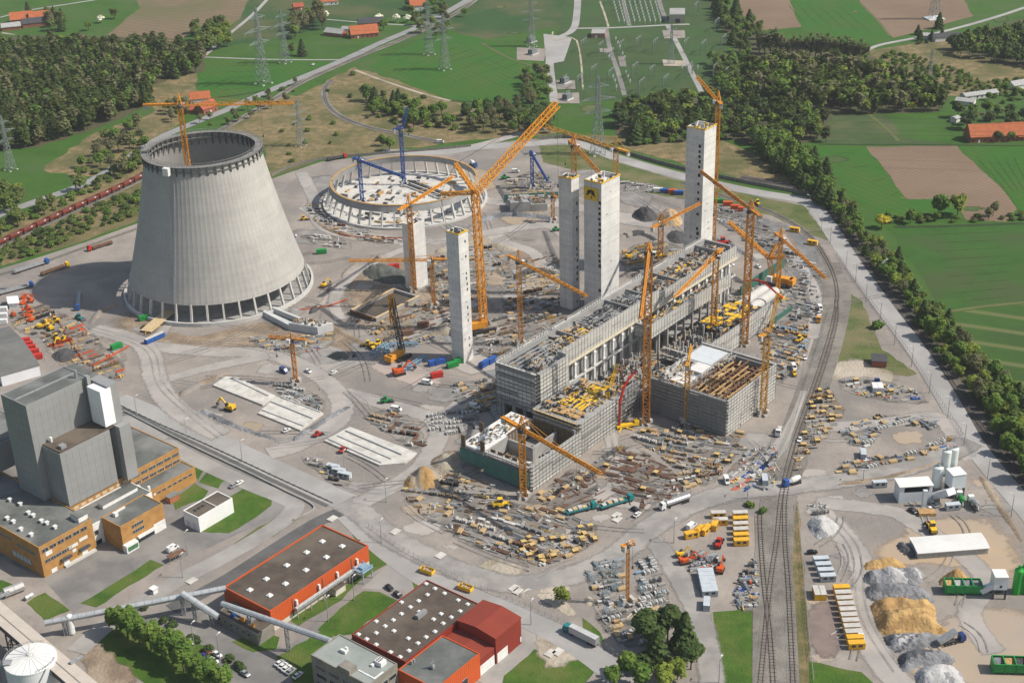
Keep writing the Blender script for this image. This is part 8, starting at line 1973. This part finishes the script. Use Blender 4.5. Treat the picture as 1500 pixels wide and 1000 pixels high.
# chain-link fence along the near haul road
def mesh_fence(label, pts, h=2.0):
 P = strip_pts(pts, 4); t = thing("mesh_fence", label, "fence", tuple(P[len(P) // 2]))
 m = MB(); acc = 0
 for i in range(len(P) - 1):
  L = (P[i + 1] - P[i]).length
  for z in (.7, 1.4, h): m.beam(P[i] + Vector((0, 0, z)), P[i + 1] + Vector((0, 0, z)), .06)
  while acc < L:
   q = P[i].lerp(P[i + 1], acc / L); m.box(q.x, q.y, 0, .12, .12, h + .1); acc += 3.0
  acc -= L
 m.build("railing", GALV, t)
mesh_fence("wire fence between the near drive and the haul road", [(540, 772), (600, 812), (680, 852), (760, 885), (850, 925), (900, 958)])
mesh_fence("wire fence between the outer road and the railway on the right", [(1225, 372), (1270, 435), (1330, 515), (1380, 592), (1430, 670)])
mesh_fence("wire fence on the far side of the rail-side yard", [(1215, 455), (1200, 505), (1180, 565), (1160, 625), (1130, 690)])
mesh_fence("wire fence along the right side of the railway", [(1168, 740), (1176, 830), (1184, 920), (1192, 1000)])
# warning barriers
def barrier(label, pts):
 P = strip_pts(pts, 4); m = MB()
 for i in range(len(P) - 1): m.beam(P[i] + Vector((0, 0, .9)), P[i + 1] + Vector((0, 0, .9)), .12, .7)
 tag(m.build("barrier_fence", REDOR), label, "barrier")
barrier("orange barrier netting round the brown yard on the left", [(72, 457), (85, 470), (100, 495), (120, 525), (138, 540)]); barrier("orange barrier netting along the green container", [(138, 537), (165, 522), (190, 508)]); barrier("orange barrier netting at the rim of the ring of columns", [(490, 330), (500, 345), (550, 350), (600, 350)]); barrier("orange barrier netting along the mud by the cooling tower", [(440, 455), (480, 450), (508, 440)])
# timber access ramp of the tower
A, B = G(214, 488), G(250, 462); t = thing("access_ramp", "broad timber access ramp leading into the cooling tower", "ramp", ((A.x + B.x) / 2, (A.y + B.y) / 2, 0))
mk(t, "deck", TIMBERP, lambda m: (m.beam(A + Vector((0, 0, 1.2)), B + Vector((0, 0, 3)), 7, .4, True),)); mk(t, "post", TIMBER, lambda m: [m.box(A.lerp(B, k / 4).x, A.lerp(B, k / 4).y, 0, .4, 5, 1.0 + k * .42) for k in range(5)])
# goods train
def make_wagon():
 t = thing("freight_wagon", "", "wagon"); WR = M("wagon_red", (0.3, 0.06, 0.035), (0.2, 0.04, 0.025), .5, .8)
 mk(t, "body", WR, lambda m: (m.hexa([(-4.6, -.9, 1.2), (4.6, -.9, 1.2), (4.6, .9, 1.2), (-4.6, .9, 1.2)], [(-5.2, -1.45, 2.6), (5.2, -1.45, 2.6), (5.2, 1.45, 2.6), (-5.2, 1.45, 2.6)]), m.box(0, 1.4, 2.6, 10.4, .12, 1.1), m.box(0, -1.4, 2.6, 10.4, .12, 1.1), m.box(5.15, 0, 2.6, .12, 2.7, 1.1), m.box(-5.15, 0, 2.6, .12, 2.7, 1.1), [m.box(-4.5 + k * 1.8, -1.5, 1.6, .15, .12, 2.1) for k in range(6)]))
 mk(t, "load", DARKP, lambda m: m.hexa([(-5, -1.3, 2.62), (5, -1.3, 2.62), (5, 1.3, 2.62), (-5, 1.3, 2.62)], [(-4, -.5, 3.5), (4, -.5, 3.5), (4, .5, 3.5), (-4, .5, 3.5)]))
 mk(t, "sign_plate", CABIN, lambda m: m.box(1.5, -1.5, 2.8, 1.6, .08, .7))
 for x in (-3.6, 3.6): mk(t, "bogie", DGREY, lambda m: (m.box(x, 0, .5, 2.4, 2, .6), m.tube((x - .8, -.9, .75), (x - .8, .9, .75), .45), m.tube((x + .8, -.9, .75), (x + .8, .9, .75), .45)))
 return t
WG = Proto(make_wagon); A, B = G(-30, 374), G(300, 205)
P = strip_pts(RL_, 10); acc, nxt = 0.0, 2.0
for i in range(len(P) - 1):
 L = (P[i + 1] - P[i]).length
 while nxt < acc + L:
  q = P[i].lerp(P[i + 1], (nxt - acc) / L); X_, Y_ = PJ(q.x, q.y, 0)
  if -20 < X_ < 235: WG.put((q.x, q.y, .3), math.atan2(P[i + 1].y - P[i].y, P[i + 1].x - P[i].x), "rust-red freight wagon coupled in the long goods train on the left", "wagons of the goods train")
  nxt += 11.6
 acc += L
# farms and houses
HB = M("house_brick", (0.32, 0.12, 0.07), (0.25, 0.09, 0.055), .4, .9); HW = M("house_white", (0.72, 0.71, 0.68), (0.62, 0.61, 0.58), .3, .8); ROT = M("orange_tile_roof", (0.46, 0.14, 0.055), (0.36, 0.1, 0.04), .4, .85); RD_ = M("dark_slate_roof", (0.07, 0.07, 0.075), (0.05, 0.05, 0.055), .4, .8); RG_ = M("pale_fibre_roof", (0.4, 0.4, 0.39), (0.32, 0.32, 0.31), .4, .85)
def farm(label, x, y, L, Wd, rz, h, rise, wall, roof, name="farmhouse", cat="house", wins=True):
 c = G(x, y); ca, sa = math.cos(rz), math.sin(rz)
 def q(a, b): return Vector((c.x + ca * a - sa * b, c.y + sa * a + ca * b, 0))
 t, Q = gable_hall(name, label, cat, [q(-L / 2, -Wd / 2), q(L / 2, -Wd / 2), q(L / 2, Wd / 2), q(-L / 2, Wd / 2)], h, rise, wall, roof)
 if wins:
  for k in range(max(2, int(L / 4))):
   a = -L / 2 + (k + .5) * L / max(2, int(L / 4)); w0 = q(a, -Wd / 2 - .05)
   mk(t, "window", GLASS if k != 1 else WHITE, lambda m: m.box(w0.x, w0.y, .9 if k != 1 else 0, 1.2, .14, 1.4 if k != 1 else 2.2, rz))
  ch = q(L * .2, .6); mk([k_ for k_ in t.children if k_.name.startswith("roof")][0], "chimney", HB, lambda m: m.box(ch.x, ch.y, h + rise - .8, .9, .7, 1.9, rz))
 return t
farm("red-roofed farmhouse at the far top left, left of two", 33, 32, 22, 13, .3, 4, 6, HB, ROT); farm("bright orange-roofed farmhouse at the far top left, right of two", 59, 31, 20, 12, .3, 4, 6, HB, ROT); farm("dark-roofed barn between the farmhouses at the top left", 50, 38, 22, 11, .35, 4, 4, HB, RD_, "barn", "barn", False); farm("grey-roofed shed at the left of the top left farm", 17, 43, 18, 10, .3, 3.5, 3, HB, RG_, "barn", "barn", False)
farm("orange-roofed farmhouse with white doors beside the country road", 533, 53, 26, 14, .25, 4, 6.5, HB, ROT); farm("grey barn left of the farmhouse on the country road", 492, 52, 20, 10, -.5, 3.5, 3, HB, RG_, "barn", "barn", False); farm("small grey shed behind the grey barn near the road", 508, 46, 8, 6, -.4, 3, 1.5, HW, RG_, "shed", "shed", False); farm("dark barn with blossom trees behind the roadside farmhouse", 543, 38, 24, 10, .2, 4, 4, HB, RD_, "barn", "barn", False)
farm("red-roofed house at the top, behind the trees", 482, 6, 18, 12, .2, 4, 5, HW, ROT); farm("white gabled house at the top centre", 612, 14, 16, 11, .2, 5, 5, HW, ROT); farm("small brown cottage left of the big trees at the top", 437, 14, 10, 8, .3, 3.5, 3, HB, ROOFR, "cottage")
farm("house with a white gable and orange roof behind the cooling tower crane, farther of two", 294, 150, 16, 10, .2, 4.5, 4.5, HW, ROT); farm("red-roofed house behind the cooling tower crane, nearer of two", 303, 164, 15, 10, .9, 4.5, 4.5, HB, ROOFR); farm("low red-roofed wing left of the house behind the crane", 284, 164, 14, 8, .1, 3, 3, HB, ROOFR, "barn", "barn", False)
farm("large farmhouse with an orange hipped roof on the right edge", 1462, 203, 46, 15, .05, 4.5, 7, HB, ROT); farm("small orange-roofed outbuilding at the right edge", 1498, 204, 10, 8, .05, 3.5, 3, HB, ROT, "outbuilding", "building"); farm("low white bungalow in the meadow on the right, left of two", 1414, 152, 14, 9, -.5, 3, 1.5, HW, RG_, "bungalow"); farm("long grey bungalow in the meadow on the right, right of two", 1434, 142, 30, 8, .3, 3, 1.6, HW, RG_, "bungalow"); farm("white house at the far right edge above the bungalows", 1492, 128, 18, 10, .4, 3.5, 2.5, HW, RG_, "bungalow"); farm("grey industrial shed at the edge of the right wood", 1385, 58, 26, 12, .2, 4, 2, HW, RD_, "shed", "shed", False); farm("pale low shed beside the grey industrial one", 1362, 56, 14, 9, -.3, 3, 1.5, HW, RG_, "shed", "shed", False); farm("tiny white garden shed at the meadow's right corner", 1399, 178, 6, 5, .8, 3, 1, HW, RG_, "shed", "shed", False)
farm("small brick gauge house with white rim beside the outer road", 1287, 533, 7, 8, -.2, 3.4, .4, HB, RD_, "gauge_house", "building", False)
# ================================================================ TREES, HEDGES, WOODS
BARK = M("bark", (0.11, 0.085, 0.06), (0.07, 0.055, 0.04), 1.2, .95)
def leafm(n, c, c2, c3=None):
 k = 2.1
 m = M(n, tuple(x * k for x in c), tuple(x * k for x in c2), .55, .85, c3=tuple(x * k for x in c3) if c3 else None, sc3=.13, spec=.15)
 t = m.node_tree; b = t.nodes["Principled BSDF"]; o = [q for q in t.nodes if q.type == 'OUTPUT_MATERIAL'][0]
 tl = t.nodes.new("ShaderNodeBsdfTranslucent"); mx = t.nodes.new("ShaderNodeMixShader"); mx.inputs[0].default_value = .22
 t.links.new(b.inputs["Base Color"].links[0].from_socket, tl.inputs[0]); t.links.new(b.outputs[0], mx.inputs[1]); t.links.new(tl.outputs[0], mx.inputs[2]); t.links.new(mx.outputs[0], o.inputs[0])
 return m
LF = dict(green=leafm("leaf_green", (0.06, 0.1, 0.017), (0.032, 0.064, 0.012), (0.078, 0.11, 0.02)), dark=leafm("leaf_dark", (0.042, 0.062, 0.018), (0.024, 0.04, 0.012)), olive=leafm("leaf_olive", (0.075, 0.09, 0.024), (0.045, 0.06, 0.017), (0.055, 0.08, 0.018)), brown=leafm("bud_brown", (0.098, 0.09, 0.045), (0.06, 0.06, 0.03), (0.07, 0.08, 0.03)), lime=leafm("leaf_lime", (0.115, 0.135, 0.022), (0.065, 0.09, 0.015)), yellow=leafm("leaf_yellow", (0.3, 0.25, 0.025), (0.18, 0.16, 0.02)), white=leafm("blossom_white", (0.6, 0.58, 0.52), (0.2, 0.22, 0.12)))
def crown_arrays(H, R, n, shape, seed, leaf=1.0):
 g = np.random.default_rng(seed)
 nl = 13 if shape != 'conifer' else 1
 if shape == 'conifer':
  z = g.random(n) ** 1.3; ang = g.random(n) * 6.283; rr = R * (1 - z) ** .85 * (.55 + .45 * g.random(n)) + .15
  rr *= 1 + .25 * np.sin(ang * 5 + z * 30)
  pos = np.stack([rr * np.cos(ang), rr * np.sin(ang), H * (.1 + .9 * z)], 1); nrm = np.stack([np.cos(ang), np.sin(ang), np.full(n, .5)], 1)
 else:
  zc, hz = {'round': (.6, .38), 'tall': (.56, .44), 'bush': (.45, .45), 'bare': (.6, .42)}[shape]
  u = g.normal(size=(nl, 3)); u /= np.linalg.norm(u, axis=1)[:, None]
  c = u * (g.random((nl, 1)) ** .5) * .68
  c[:, 2] = np.clip(c[:, 2], -.75, .8)
  lr = .3 + .24 * g.random(nl)
  w = g.integers(0, nl, n)
  d = g.normal(size=(n, 3)); d /= np.linalg.norm(d, axis=1)[:, None]; d[:, 2] = np.abs(d[:, 2]) * np.where(g.random(n) < .75, 1, -1)
  q = c[w] + d * (lr[w] * (.65 + .4 * g.random(n)))[:, None]
  pos = np.stack([q[:, 0] * R, q[:, 1] * R, H * zc + q[:, 2] * H * hz], 1); pos[:, 2] = np.maximum(pos[:, 2], H * .08)
  nrm = d
 nrm = nrm + g.normal(size=(n, 3)) * .45; nrm[:, 2] = np.abs(nrm[:, 2]) + .55; nrm /= np.linalg.norm(nrm, axis=1)[:, None]
 t = np.cross(nrm, g.normal(size=(n, 3))); t /= np.linalg.norm(t, axis=1)[:, None]; b = np.cross(nrm, t)
 s = leaf * (.55 + .75 * g.random((n, 1))); s2 = s * (.6 + .5 * g.random((n, 1)))
 V = np.stack([pos - t * s - b * s2 * .6, pos + t * s * .7 - b * s2, pos + t * s + b * s2 * .7, pos - t * s * .6 + b * s2], 1)
 return V.reshape(-1, 3)
def quads_mesh(name, V, mat):
 me = bpy.data.meshes.new(name); nv = len(V); nf = nv // 4
 me.vertices.add(nv); me.vertices.foreach_set("co", V.astype(np.float32).ravel()); me.loops.add(nv); me.loops.foreach_set("vertex_index", np.arange(nv, dtype=np.int32))
 me.polygons.add(nf); me.polygons.foreach_set("loop_start", np.arange(0, nv, 4, dtype=np.int32)); me.polygons.foreach_set("loop_total", np.full(nf, 4, dtype=np.int32))
 me.materials.append(mat); me.update(calc_edges=True); me.validate()
 return me
def tree_maker(name, cat, H, R, n, shape, lf, seed, leaf=.8):
 def f():
  t = thing(name, "", cat)
  o = bpy.data.objects.new("crown", quads_mesh("crown", crown_arrays(H, R, n, shape, seed, leaf), LF[lf])); COL.objects.link(o); o.parent = t
  rr = random.Random(seed)
  def g(m):
   m.tube((0, 0, 0), (.1, 0, H * .45), H * .024, H * .014, 7, False); m.tube((.1, 0, H * .45), (0, .1, H * .85), H * .014, H * .004, 6, False)
   for k in range(8):
    a = k * 2.4; z = H * (.25 + .07 * k); m.tube((0, 0, z), (R * .62 * math.cos(a), R * .62 * math.sin(a), z + H * .16), H * .008, H * .002, 5, False)
  mk(t, "trunk", BARK, g)
  return t
 return Proto(f)
TK = {}
for i, (k, a) in enumerate(dict(green=("deciduous_tree", 11, 4.6, 1100, 'round', 'green', .62), olive=("scrub_tree", 12, 4.8, 900, 'round', 'olive', .6), lime=("spring_tree", 11, 4.6, 1100, 'round', 'lime', .6), dark=("conifer_tree", 13, 4.2, 1300, 'conifer', 'dark', .65), brown=("budding_tree", 13, 4.2, 700, 'tall', 'brown', .5), poplar=("poplar_tree", 20, 4.0, 900, 'tall', 'brown', .6), tallg=("deciduous_tree", 14, 4.2, 1700, 'tall', 'green', .55), bush=("bush", 4.5, 3.6, 420, 'bush', 'green', .55), bushd=("bush", 4.5, 3.4, 420, 'bush', 'dark', .55), busho=("bush", 4.2, 3.6, 380, 'bush', 'olive', .55), yellow=("yellow_tree", 8, 3.8, 700, 'round', 'yellow', .5), white=("blossom_tree", 7, 3.4, 700, 'round', 'white', .4), green2=("deciduous_tree", 13, 4.6, 1100, 'tall', 'green', .62), darkr=("deciduous_tree", 13, 5.4, 1300, 'round', 'dark', .65)).items()):
 TK[k] = tree_maker(a[0], "bush" if a[0] == "bush" else "tree", a[1], a[2], a[3], a[4], a[5], 40 + i, a[6])
DESC = dict(green="fresh green tree", olive="olive-brown budding tree", lime="light yellow-green tree", dark="dark green conifer", brown="brown budding tree", poplar="tall thin bare poplar", tallg="dense green row tree", bush="rounded green bush", bushd="dark green bush", busho="olive scrub bush", yellow="bright yellow tree", white="white blossoming tree", green2="tall green tree", darkr="broad dark green tree")
RT_ = random.Random(99)
def tree(k, x, y, s=1.0, label=None, group=None):
 p = G(x, y) if not isinstance(x, Vector) else x
 sc = s * RT_.uniform(.85, 1.18)
 return TK[k].put(p, RT_.uniform(0, 6.28), label, group, (sc * RT_.uniform(.9, 1.1), sc * RT_.uniform(.9, 1.1), sc))
def grove(pts, n, kinds, place, gap, s=(.8, 1.15), seed=1):
 for x, y in scatter(pts, n, seed, gap):
  k = RT_.choice(kinds); tree(k, Vector((x, y, 0)), 0, RT_.uniform(*s), DESC[k] + " " + place, DESC[k] + "s " + place)
# near trees
for k, (x, y) in enumerate(((172, 928), (188, 934), (205, 944), (222, 953), (238, 962), (254, 972), (270, 984), (288, 996), (308, 1006), (328, 1016))): tree('tallg', x, y, 1.08, "dense green tree, number %d counted from the top of the row beside the car park" % (k + 1), "row of trees beside the car park")
for x, y, k, s, lb in ((950, 948, 'darkr', 1.1, "broad dark tree at the upper left of the clump by the near drive"), (978, 936, 'darkr', 1.15, "broad dark tree at the top of the clump by the near drive"), (1002, 950, 'dark', 1.1, "dark conifer on the right of the clump by the near drive"), (962, 972, 'dark', 1.2, "dark conifer in the middle of the clump by the near drive"), (940, 980, 'bushd', 1.8, "dark bush on the left of the clump by the near drive"), (992, 995, 'lime', .95, "yellow-green round tree at the bottom of the clump by the near drive"), (972, 1008, 'lime', .9, "yellow-green tree at the bottom edge, left of its twin"), (918, 990, 'green', .95, "fresh green tree at the left of the clump by the near drive"), (898, 1004, 'green', 1.0, "fresh green tree at the bottom edge, leftmost of the clump"), (938, 1006, 'green2', .9, "tall green tree at the bottom edge of the clump"), (1012, 980, 'darkr', .9, "dark tree at the right rim of the clump by the near drive"), (823, 884, 'lime', .8, "single loose light green tree beside the sandy strip of the near drive")): tree(k, x, y, s, lb)
for x, y in ((211, 893), (241, 911), (252, 917), (280, 937), (288, 940), (306, 953), (350, 978), (356, 981), (338, 967)): tree('bushd', x, y, .62, "low dark hedge clump in a planting bed of the car park", "hedge clumps in the car park")
tree('bush', 1283, 480, 1.0, "green bush beside the straight outer road on the inner verge"); tree('bush', 1098, 742, .7, "green bush by the rail crossing hut"); tree('bush', 1116, 750, .6, "small bush between the tracks near the crossing")
# hedge of trees along the outer railway
grove([(1197, 280), (1235, 296), (1262, 342), (1312, 385), (1345, 432), (1402, 490), (1438, 540), (1500, 590), (1520, 650), (1500, 690), (1445, 610), (1385, 535), (1332, 455), (1270, 380), (1215, 310)], 150, ('green', 'olive', 'green', 'brown', 'lime', 'dark', 'bush', 'green2', 'olive'), "in the tree belt along the outer railway", 5.2, (.62, 1.0), 21)
grove([(1425, 590), (1470, 560), (1540, 610), (1560, 740), (1500, 712)], 32, ('green', 'green2', 'olive'), "in the near end of the tree belt at the right edge", 6, (.8, 1.1), 22)
tree('white', 1300, 397, 1.2, "white blossoming shrub in the tree belt along the outer railway"); tree('yellow', 1291, 334, 1.05, "bright yellow tree at the field corner"); tree('yellow', 1337, 162, 1.0, "yellow tree at the rim of the right wood")
grove([(1300, 320), (1400, 318), (1405, 326), (1300, 328)], 16, ('bush', 'busho', 'green'), "in the hedge between the right-hand fields", 5, (.6, .9), 23)
tree('green', 1377, 318, 1.3, "larger green tree in the field hedge, left of two"); tree('lime', 1402, 316, 1.25, "larger yellow-green tree in the field hedge, right of two")
grove([(1418, 318), (1505, 314), (1505, 322), (1420, 326)], 16, ('brown', 'busho'), "in the bare hedge at the right edge", 6, (.5, .8), 24)
# conifers and broadleaves below the wood, right of the tall tower
grove([(1100, 208), (1150, 215), (1195, 240), (1215, 275), (1205, 300), (1165, 272), (1125, 245)], 55, ('dark', 'green2', 'dark', 'green'), "in the clump right of the tallest stair tower", 6, (.85, 1.3), 25)
grove([(925, 188), (1000, 192), (1060, 195), (1060, 206), (930, 212)], 24, ('green', 'dark', 'bush'), "at the wood's edge behind the stair towers", 7, (.8, 1.2), 26)
# scrub behind the ring
grove([(530, 150), (560, 140), (600, 150), (625, 178), (590, 185), (545, 170)], 36, ('green', 'green2', 'bush', 'dark'), "in the thicket behind the ring of columns", 6, (.6, 1.0), 27)
grove([(600, 165), (660, 170), (670, 190), (605, 188)], 22, ('bush', 'green', 'bushd'), "in the low thicket behind the blue crane", 7, (.7, 1.2), 28)
grove([(680, 168), (740, 160), (800, 165), (808, 195), (740, 200), (690, 195)], 40, ('green', 'darkr', 'olive', 'brown'), "in the grove left of the large boom", 8, (.8, 1.15), 29)
grove([(765, 112), (800, 105), (808, 150), (770, 160)], 18, ('green', 'olive', 'brown'), "in the grove beside the transformer lane", 8, (.8, 1.1), 30)
grove([(400, 200), (470, 140), (520, 105), (600, 130), (650, 160), (600, 200), (500, 222), (420, 245)], 26, ('bush', 'busho', 'bushd'), "dotting the dry slope by the rail loop", 12, (.5, 1.0), 31)
tree('green', 571, 221, 1.0, "green tree alone at the fence behind the ring"); tree('green2', 561, 214, .7, "smaller green tree behind the lone one at the fence")
# left scrub and railway bank
grove([(0, 388), (60, 368), (130, 340), (205, 312), (205, 280), (130, 308), (60, 340), (0, 362)], 80, ('busho', 'bush', 'busho', 'bushd'), "on the bank between the goods train and the site fence", 5, (.6, 1.1), 32)
grove([(0, 345), (60, 318), (140, 280), (205, 248), (205, 238), (140, 268), (60, 305), (0, 330)], 46, ('busho', 'bush', 'olive'), "between the country road and the goods train", 6, (.6, 1.0), 33)
grove([(140, 215), (200, 180), (215, 215), (210, 250), (170, 262), (110, 262)], 42, ('olive', 'green', 'busho', 'brown'), "in the scrub left of the cooling tower's rim", 8, (.7, 1.1), 34)
grove([(5, 285), (35, 280), (40, 300), (5, 318)], 6, ('lime', 'olive'), "at the left edge by the country road", 9, (.9, 1.1), 35)
grove([(270, 185), (330, 170), (390, 140), (440, 120), (420, 150), (340, 190)], 20, ('brown', 'busho', 'olive'), "between the road and railway behind the cooling tower", 8, (.5, .8), 36)
grove([(240, 160), (275, 155), (280, 170), (250, 182)], 10, ('olive', 'green', 'brown'), "in the garden behind the cooling tower crane", 7, (.6, .9), 37)
# farm trees far behind
grove([(285, 48), (335, 42), (338, 70), (300, 78), (280, 68)], 24, ('lime', 'green', 'olive'), "in the copse at the brown field's corner", 8, (.9, 1.3), 38)
grove([(420, 40), (470, 25), (475, 45), (430, 58)], 14, ('olive', 'green', 'brown'), "in the big clump left of the roadside farm", 9, (1.1, 1.5), 39)
grove([(70, 22), (95, 28), (95, 48), (70, 48)], 10, ('olive', 'dark', 'brown'), "beside the top left farm", 8, (.8, 1.2), 40)
grove([(595, 10), (650, 5), (668, 45), (640, 62), (610, 52)], 22, ('brown', 'olive', 'green'), "round the pylon pair at the roadside", 9, (.8, 1.2), 41)
for x, y, lb in ((148, 34, "white blossoming tree in the meadow at the top left"), (478, 26, "white blossoming tree beside the top clump"), (556, 33, "white blossoming tree behind the roadside farmhouse"), (580, 33, "white blossoming tree right of the roadside farm, left of two"), (597, 33, "white blossoming tree right of the roadside farm, right of two"), (653, 42, "white blossoming tree by the pylon pair")): tree('white', x, y, 1.3, lb)
for x, y, k, lb in ((562, 45, 'green', "green garden tree right of the roadside farmhouse"), (428, 80, 'olive', "olive tree in the meadow, left of two"), (443, 82, 'dark', "dark conifer in the meadow right of the olive tree"), (42, 22, 'dark', "dark conifer behind the top left farm"), (130, 45, 'green', "green tree on the meadow edge at the top left"), (168, 28, 'olive', "olive tree right of the blossoming one at the top left"), (680, 25, 'green', "single green tree on the far crop"), (1375, 42, 'dark', "dark tree by the country lane at the top right")): tree(k, x, y, 1.0, lb)
# right woods' edges
for k in range(20): tree('poplar', 1112 + k * 8.2, 78 + k * .75, RT_.uniform(.85, 1.1), "tall thin bare poplar in the row above the right wood", "poplars above the right wood")
grove([(1036, -10), (1062, 2), (1110, 45), (1120, 75), (1088, 88), (1062, 50)], 34, ('green', 'dark', 'olive'), "in the belt right of the switchyard", 9, (.9, 1.3), 42)
grove([(1400, 172), (1440, 165), (1500, 175), (1500, 190), (1440, 190), (1420, 210), (1405, 195)], 16, ('green', 'darkr', 'olive'), "round the large farm on the right", 9, (.8, 1.1), 43)
tree('darkr', 1462, 208, .7, "dark tree in front of the orange farm roof"); tree('green', 1480, 207, .8, "green tree in front of the orange farm roof")
grove([(1300, 75), (1380, 95), (1440, 120), (1500, 118), (1500, 140), (1440, 140), (1350, 125), (1290, 100)], 130, ('bush', 'busho', 'bush'), "in the rough ground by the bungalows", 5, (.45, 1.0), 44)
grove([(1440, 142), (1500, 130), (1500, 150), (1450, 155)], 8, ('green', 'bush'), "in the bungalow gardens", 9, (.6, .9), 45)
grove([(1340, 48), (1385, 58), (1345, 66)], 8, ('bushd', 'dark'), "round the sheds at the wood's edge", 8, (.6, .9), 46)
# woods that read as one mass
def wood(label, pts, spacing, kinds, seed, hs=(.85, 1.2), leaf=1.0, n=150):
 R = random.Random(seed)
 P = [(p.x, p.y) for p in pxl(pts)]
 area = abs(sum(P[i][0] * P[(i + 1) % len(P)][1] - P[(i + 1) % len(P)][0] * P[i][1] for i in range(len(P)))) / 2
 cnt = int(area / spacing ** 2)
 tem = []
 for k in kinds:
  H, Rr, sh, lf = dict(green=(13, 4.6, 'round', 'green'), olive=(14, 4.6, 'tall', 'olive'), brown=(15, 4.2, 'tall', 'brown'), dark=(15, 4.0, 'conifer', 'dark'), lime=(12, 4.8, 'round', 'lime'), darkr=(13, 5, 'round', 'dark'))[k]
  tem.append((k, [crown_arrays(H, Rr, n, sh, seed + i * 7, leaf) for i in range(4)], lf))
 parts = {k: [] for k, _, _ in tem}
 tr = MB()
 g = np.random.default_rng(seed)
 for x, y in scatter(pts, cnt, seed):
  k, vs, lf = tem[R.randrange(len(tem))]
  V = vs[R.randrange(4)]; a = R.uniform(0, 6.28); s = R.uniform(*hs)
  c, q = math.cos(a) * s, math.sin(a) * s
  parts[k].append(np.stack([V[:, 0] * c - V[:, 1] * q + x, V[:, 0] * q + V[:, 1] * c + y, V[:, 2] * s], 1))
  tr.tube((x, y, 0), (x, y, 8 * s), .22, .1, 4, False)
 mx = sum(p[0] for p in P) / len(P); my = sum(p[1] for p in P) / len(P)
 Vs, mi, mats = [], [], []
 for i, (k, _, lf) in enumerate(tem):
  if parts[k]:
   v = np.concatenate(parts[k]); Vs.append(v); mi.append(np.full(len(v) // 4, len(mats), dtype=np.int32)); mats.append(LF[lf])
 V = np.concatenate(Vs) - np.array([mx, my, 0])
 me = quads_mesh("woodland", V, mats[0])
 for m_ in mats[1:]: me.materials.append(m_)
 me.polygons.foreach_set("material_index", np.concatenate(mi))
 o = bpy.data.objects.new("woodland", me); COL.objects.link(o); o.location = (mx, my, 0); ORG[o.name] = (mx, my, 0)
 tag(o, label, "woodland", None, "stuff")
 tt = tr.build("trunks", BARK, o); tt["kind"] = "stuff"
wood("dense brown-green wood filling the upper left corner", [(-60, 85), (0, 78), (60, 74), (120, 72), (200, 74), (262, 78), (300, 88), (296, 106), (250, 117), (222, 128), (222, 152), (190, 168), (140, 188), (60, 214), (-80, 232)], 7.0, ('brown', 'olive', 'olive', 'olive', 'green', 'dark'), 3, (.95, 1.35), 1.0, 230)
wood("mixed olive and green wood behind the tallest stair tower", [(905, 162), (985, 152), (1080, 152), (1120, 160), (1180, 168), (1222, 196), (1215, 208), (1150, 214), (1062, 204), (1050, 196), (930, 206), (905, 198)], 7.5, ('olive', 'green', 'olive', 'lime', 'darkr'), 5, (.85, 1.2), .95, 240)
wood("brown and olive wood on the upper right, above the meadow", [(1090, 105), (1150, 95), (1275, 104), (1320, 125), (1378, 148), (1380, 164), (1220, 168), (1150, 156), (1095, 148)], 7.5, ('brown', 'olive', 'olive', 'green', 'lime'), 7, (.9, 1.35), .95, 240)
wood("dark green wood in the upper right corner", [(1392, 72), (1440, 58), (1530, 42), (1540, 106), (1400, 82)], 8, ('darkr', 'green', 'olive'), 9, (.9, 1.2), 1.0, 200)
wood("narrow wood left of the upper brown wood", [(1040, 92), (1085, 90), (1095, 150), (1060, 150)], 8, ('green', 'olive'), 11, (.8, 1.1), 1.0, 140)
# ================================================================ AIR
HZ_DENS = 0.00005
hm = bpy.data.materials.new("air")
hm.use_nodes = True
ht_ = hm.node_tree
for q in list(ht_.nodes):
 if q.type == 'BSDF_PRINCIPLED': ht_.nodes.remove(q)
pv = ht_.nodes.new("ShaderNodeVolumePrincipled")
pv.inputs["Color"].default_value = (0.86, 0.9, 0.93, 1)
pv.inputs["Density"].default_value = HZ_DENS
ht_.links.new(pv.outputs[0], [q for q in ht_.nodes if q.type == 'OUTPUT_MATERIAL'][0].inputs["Volume"])
m = MB(); m.box(0, 1750, -1, 5400, 5200, 361)
tag(m.build("haze", hm), kind="stuff")
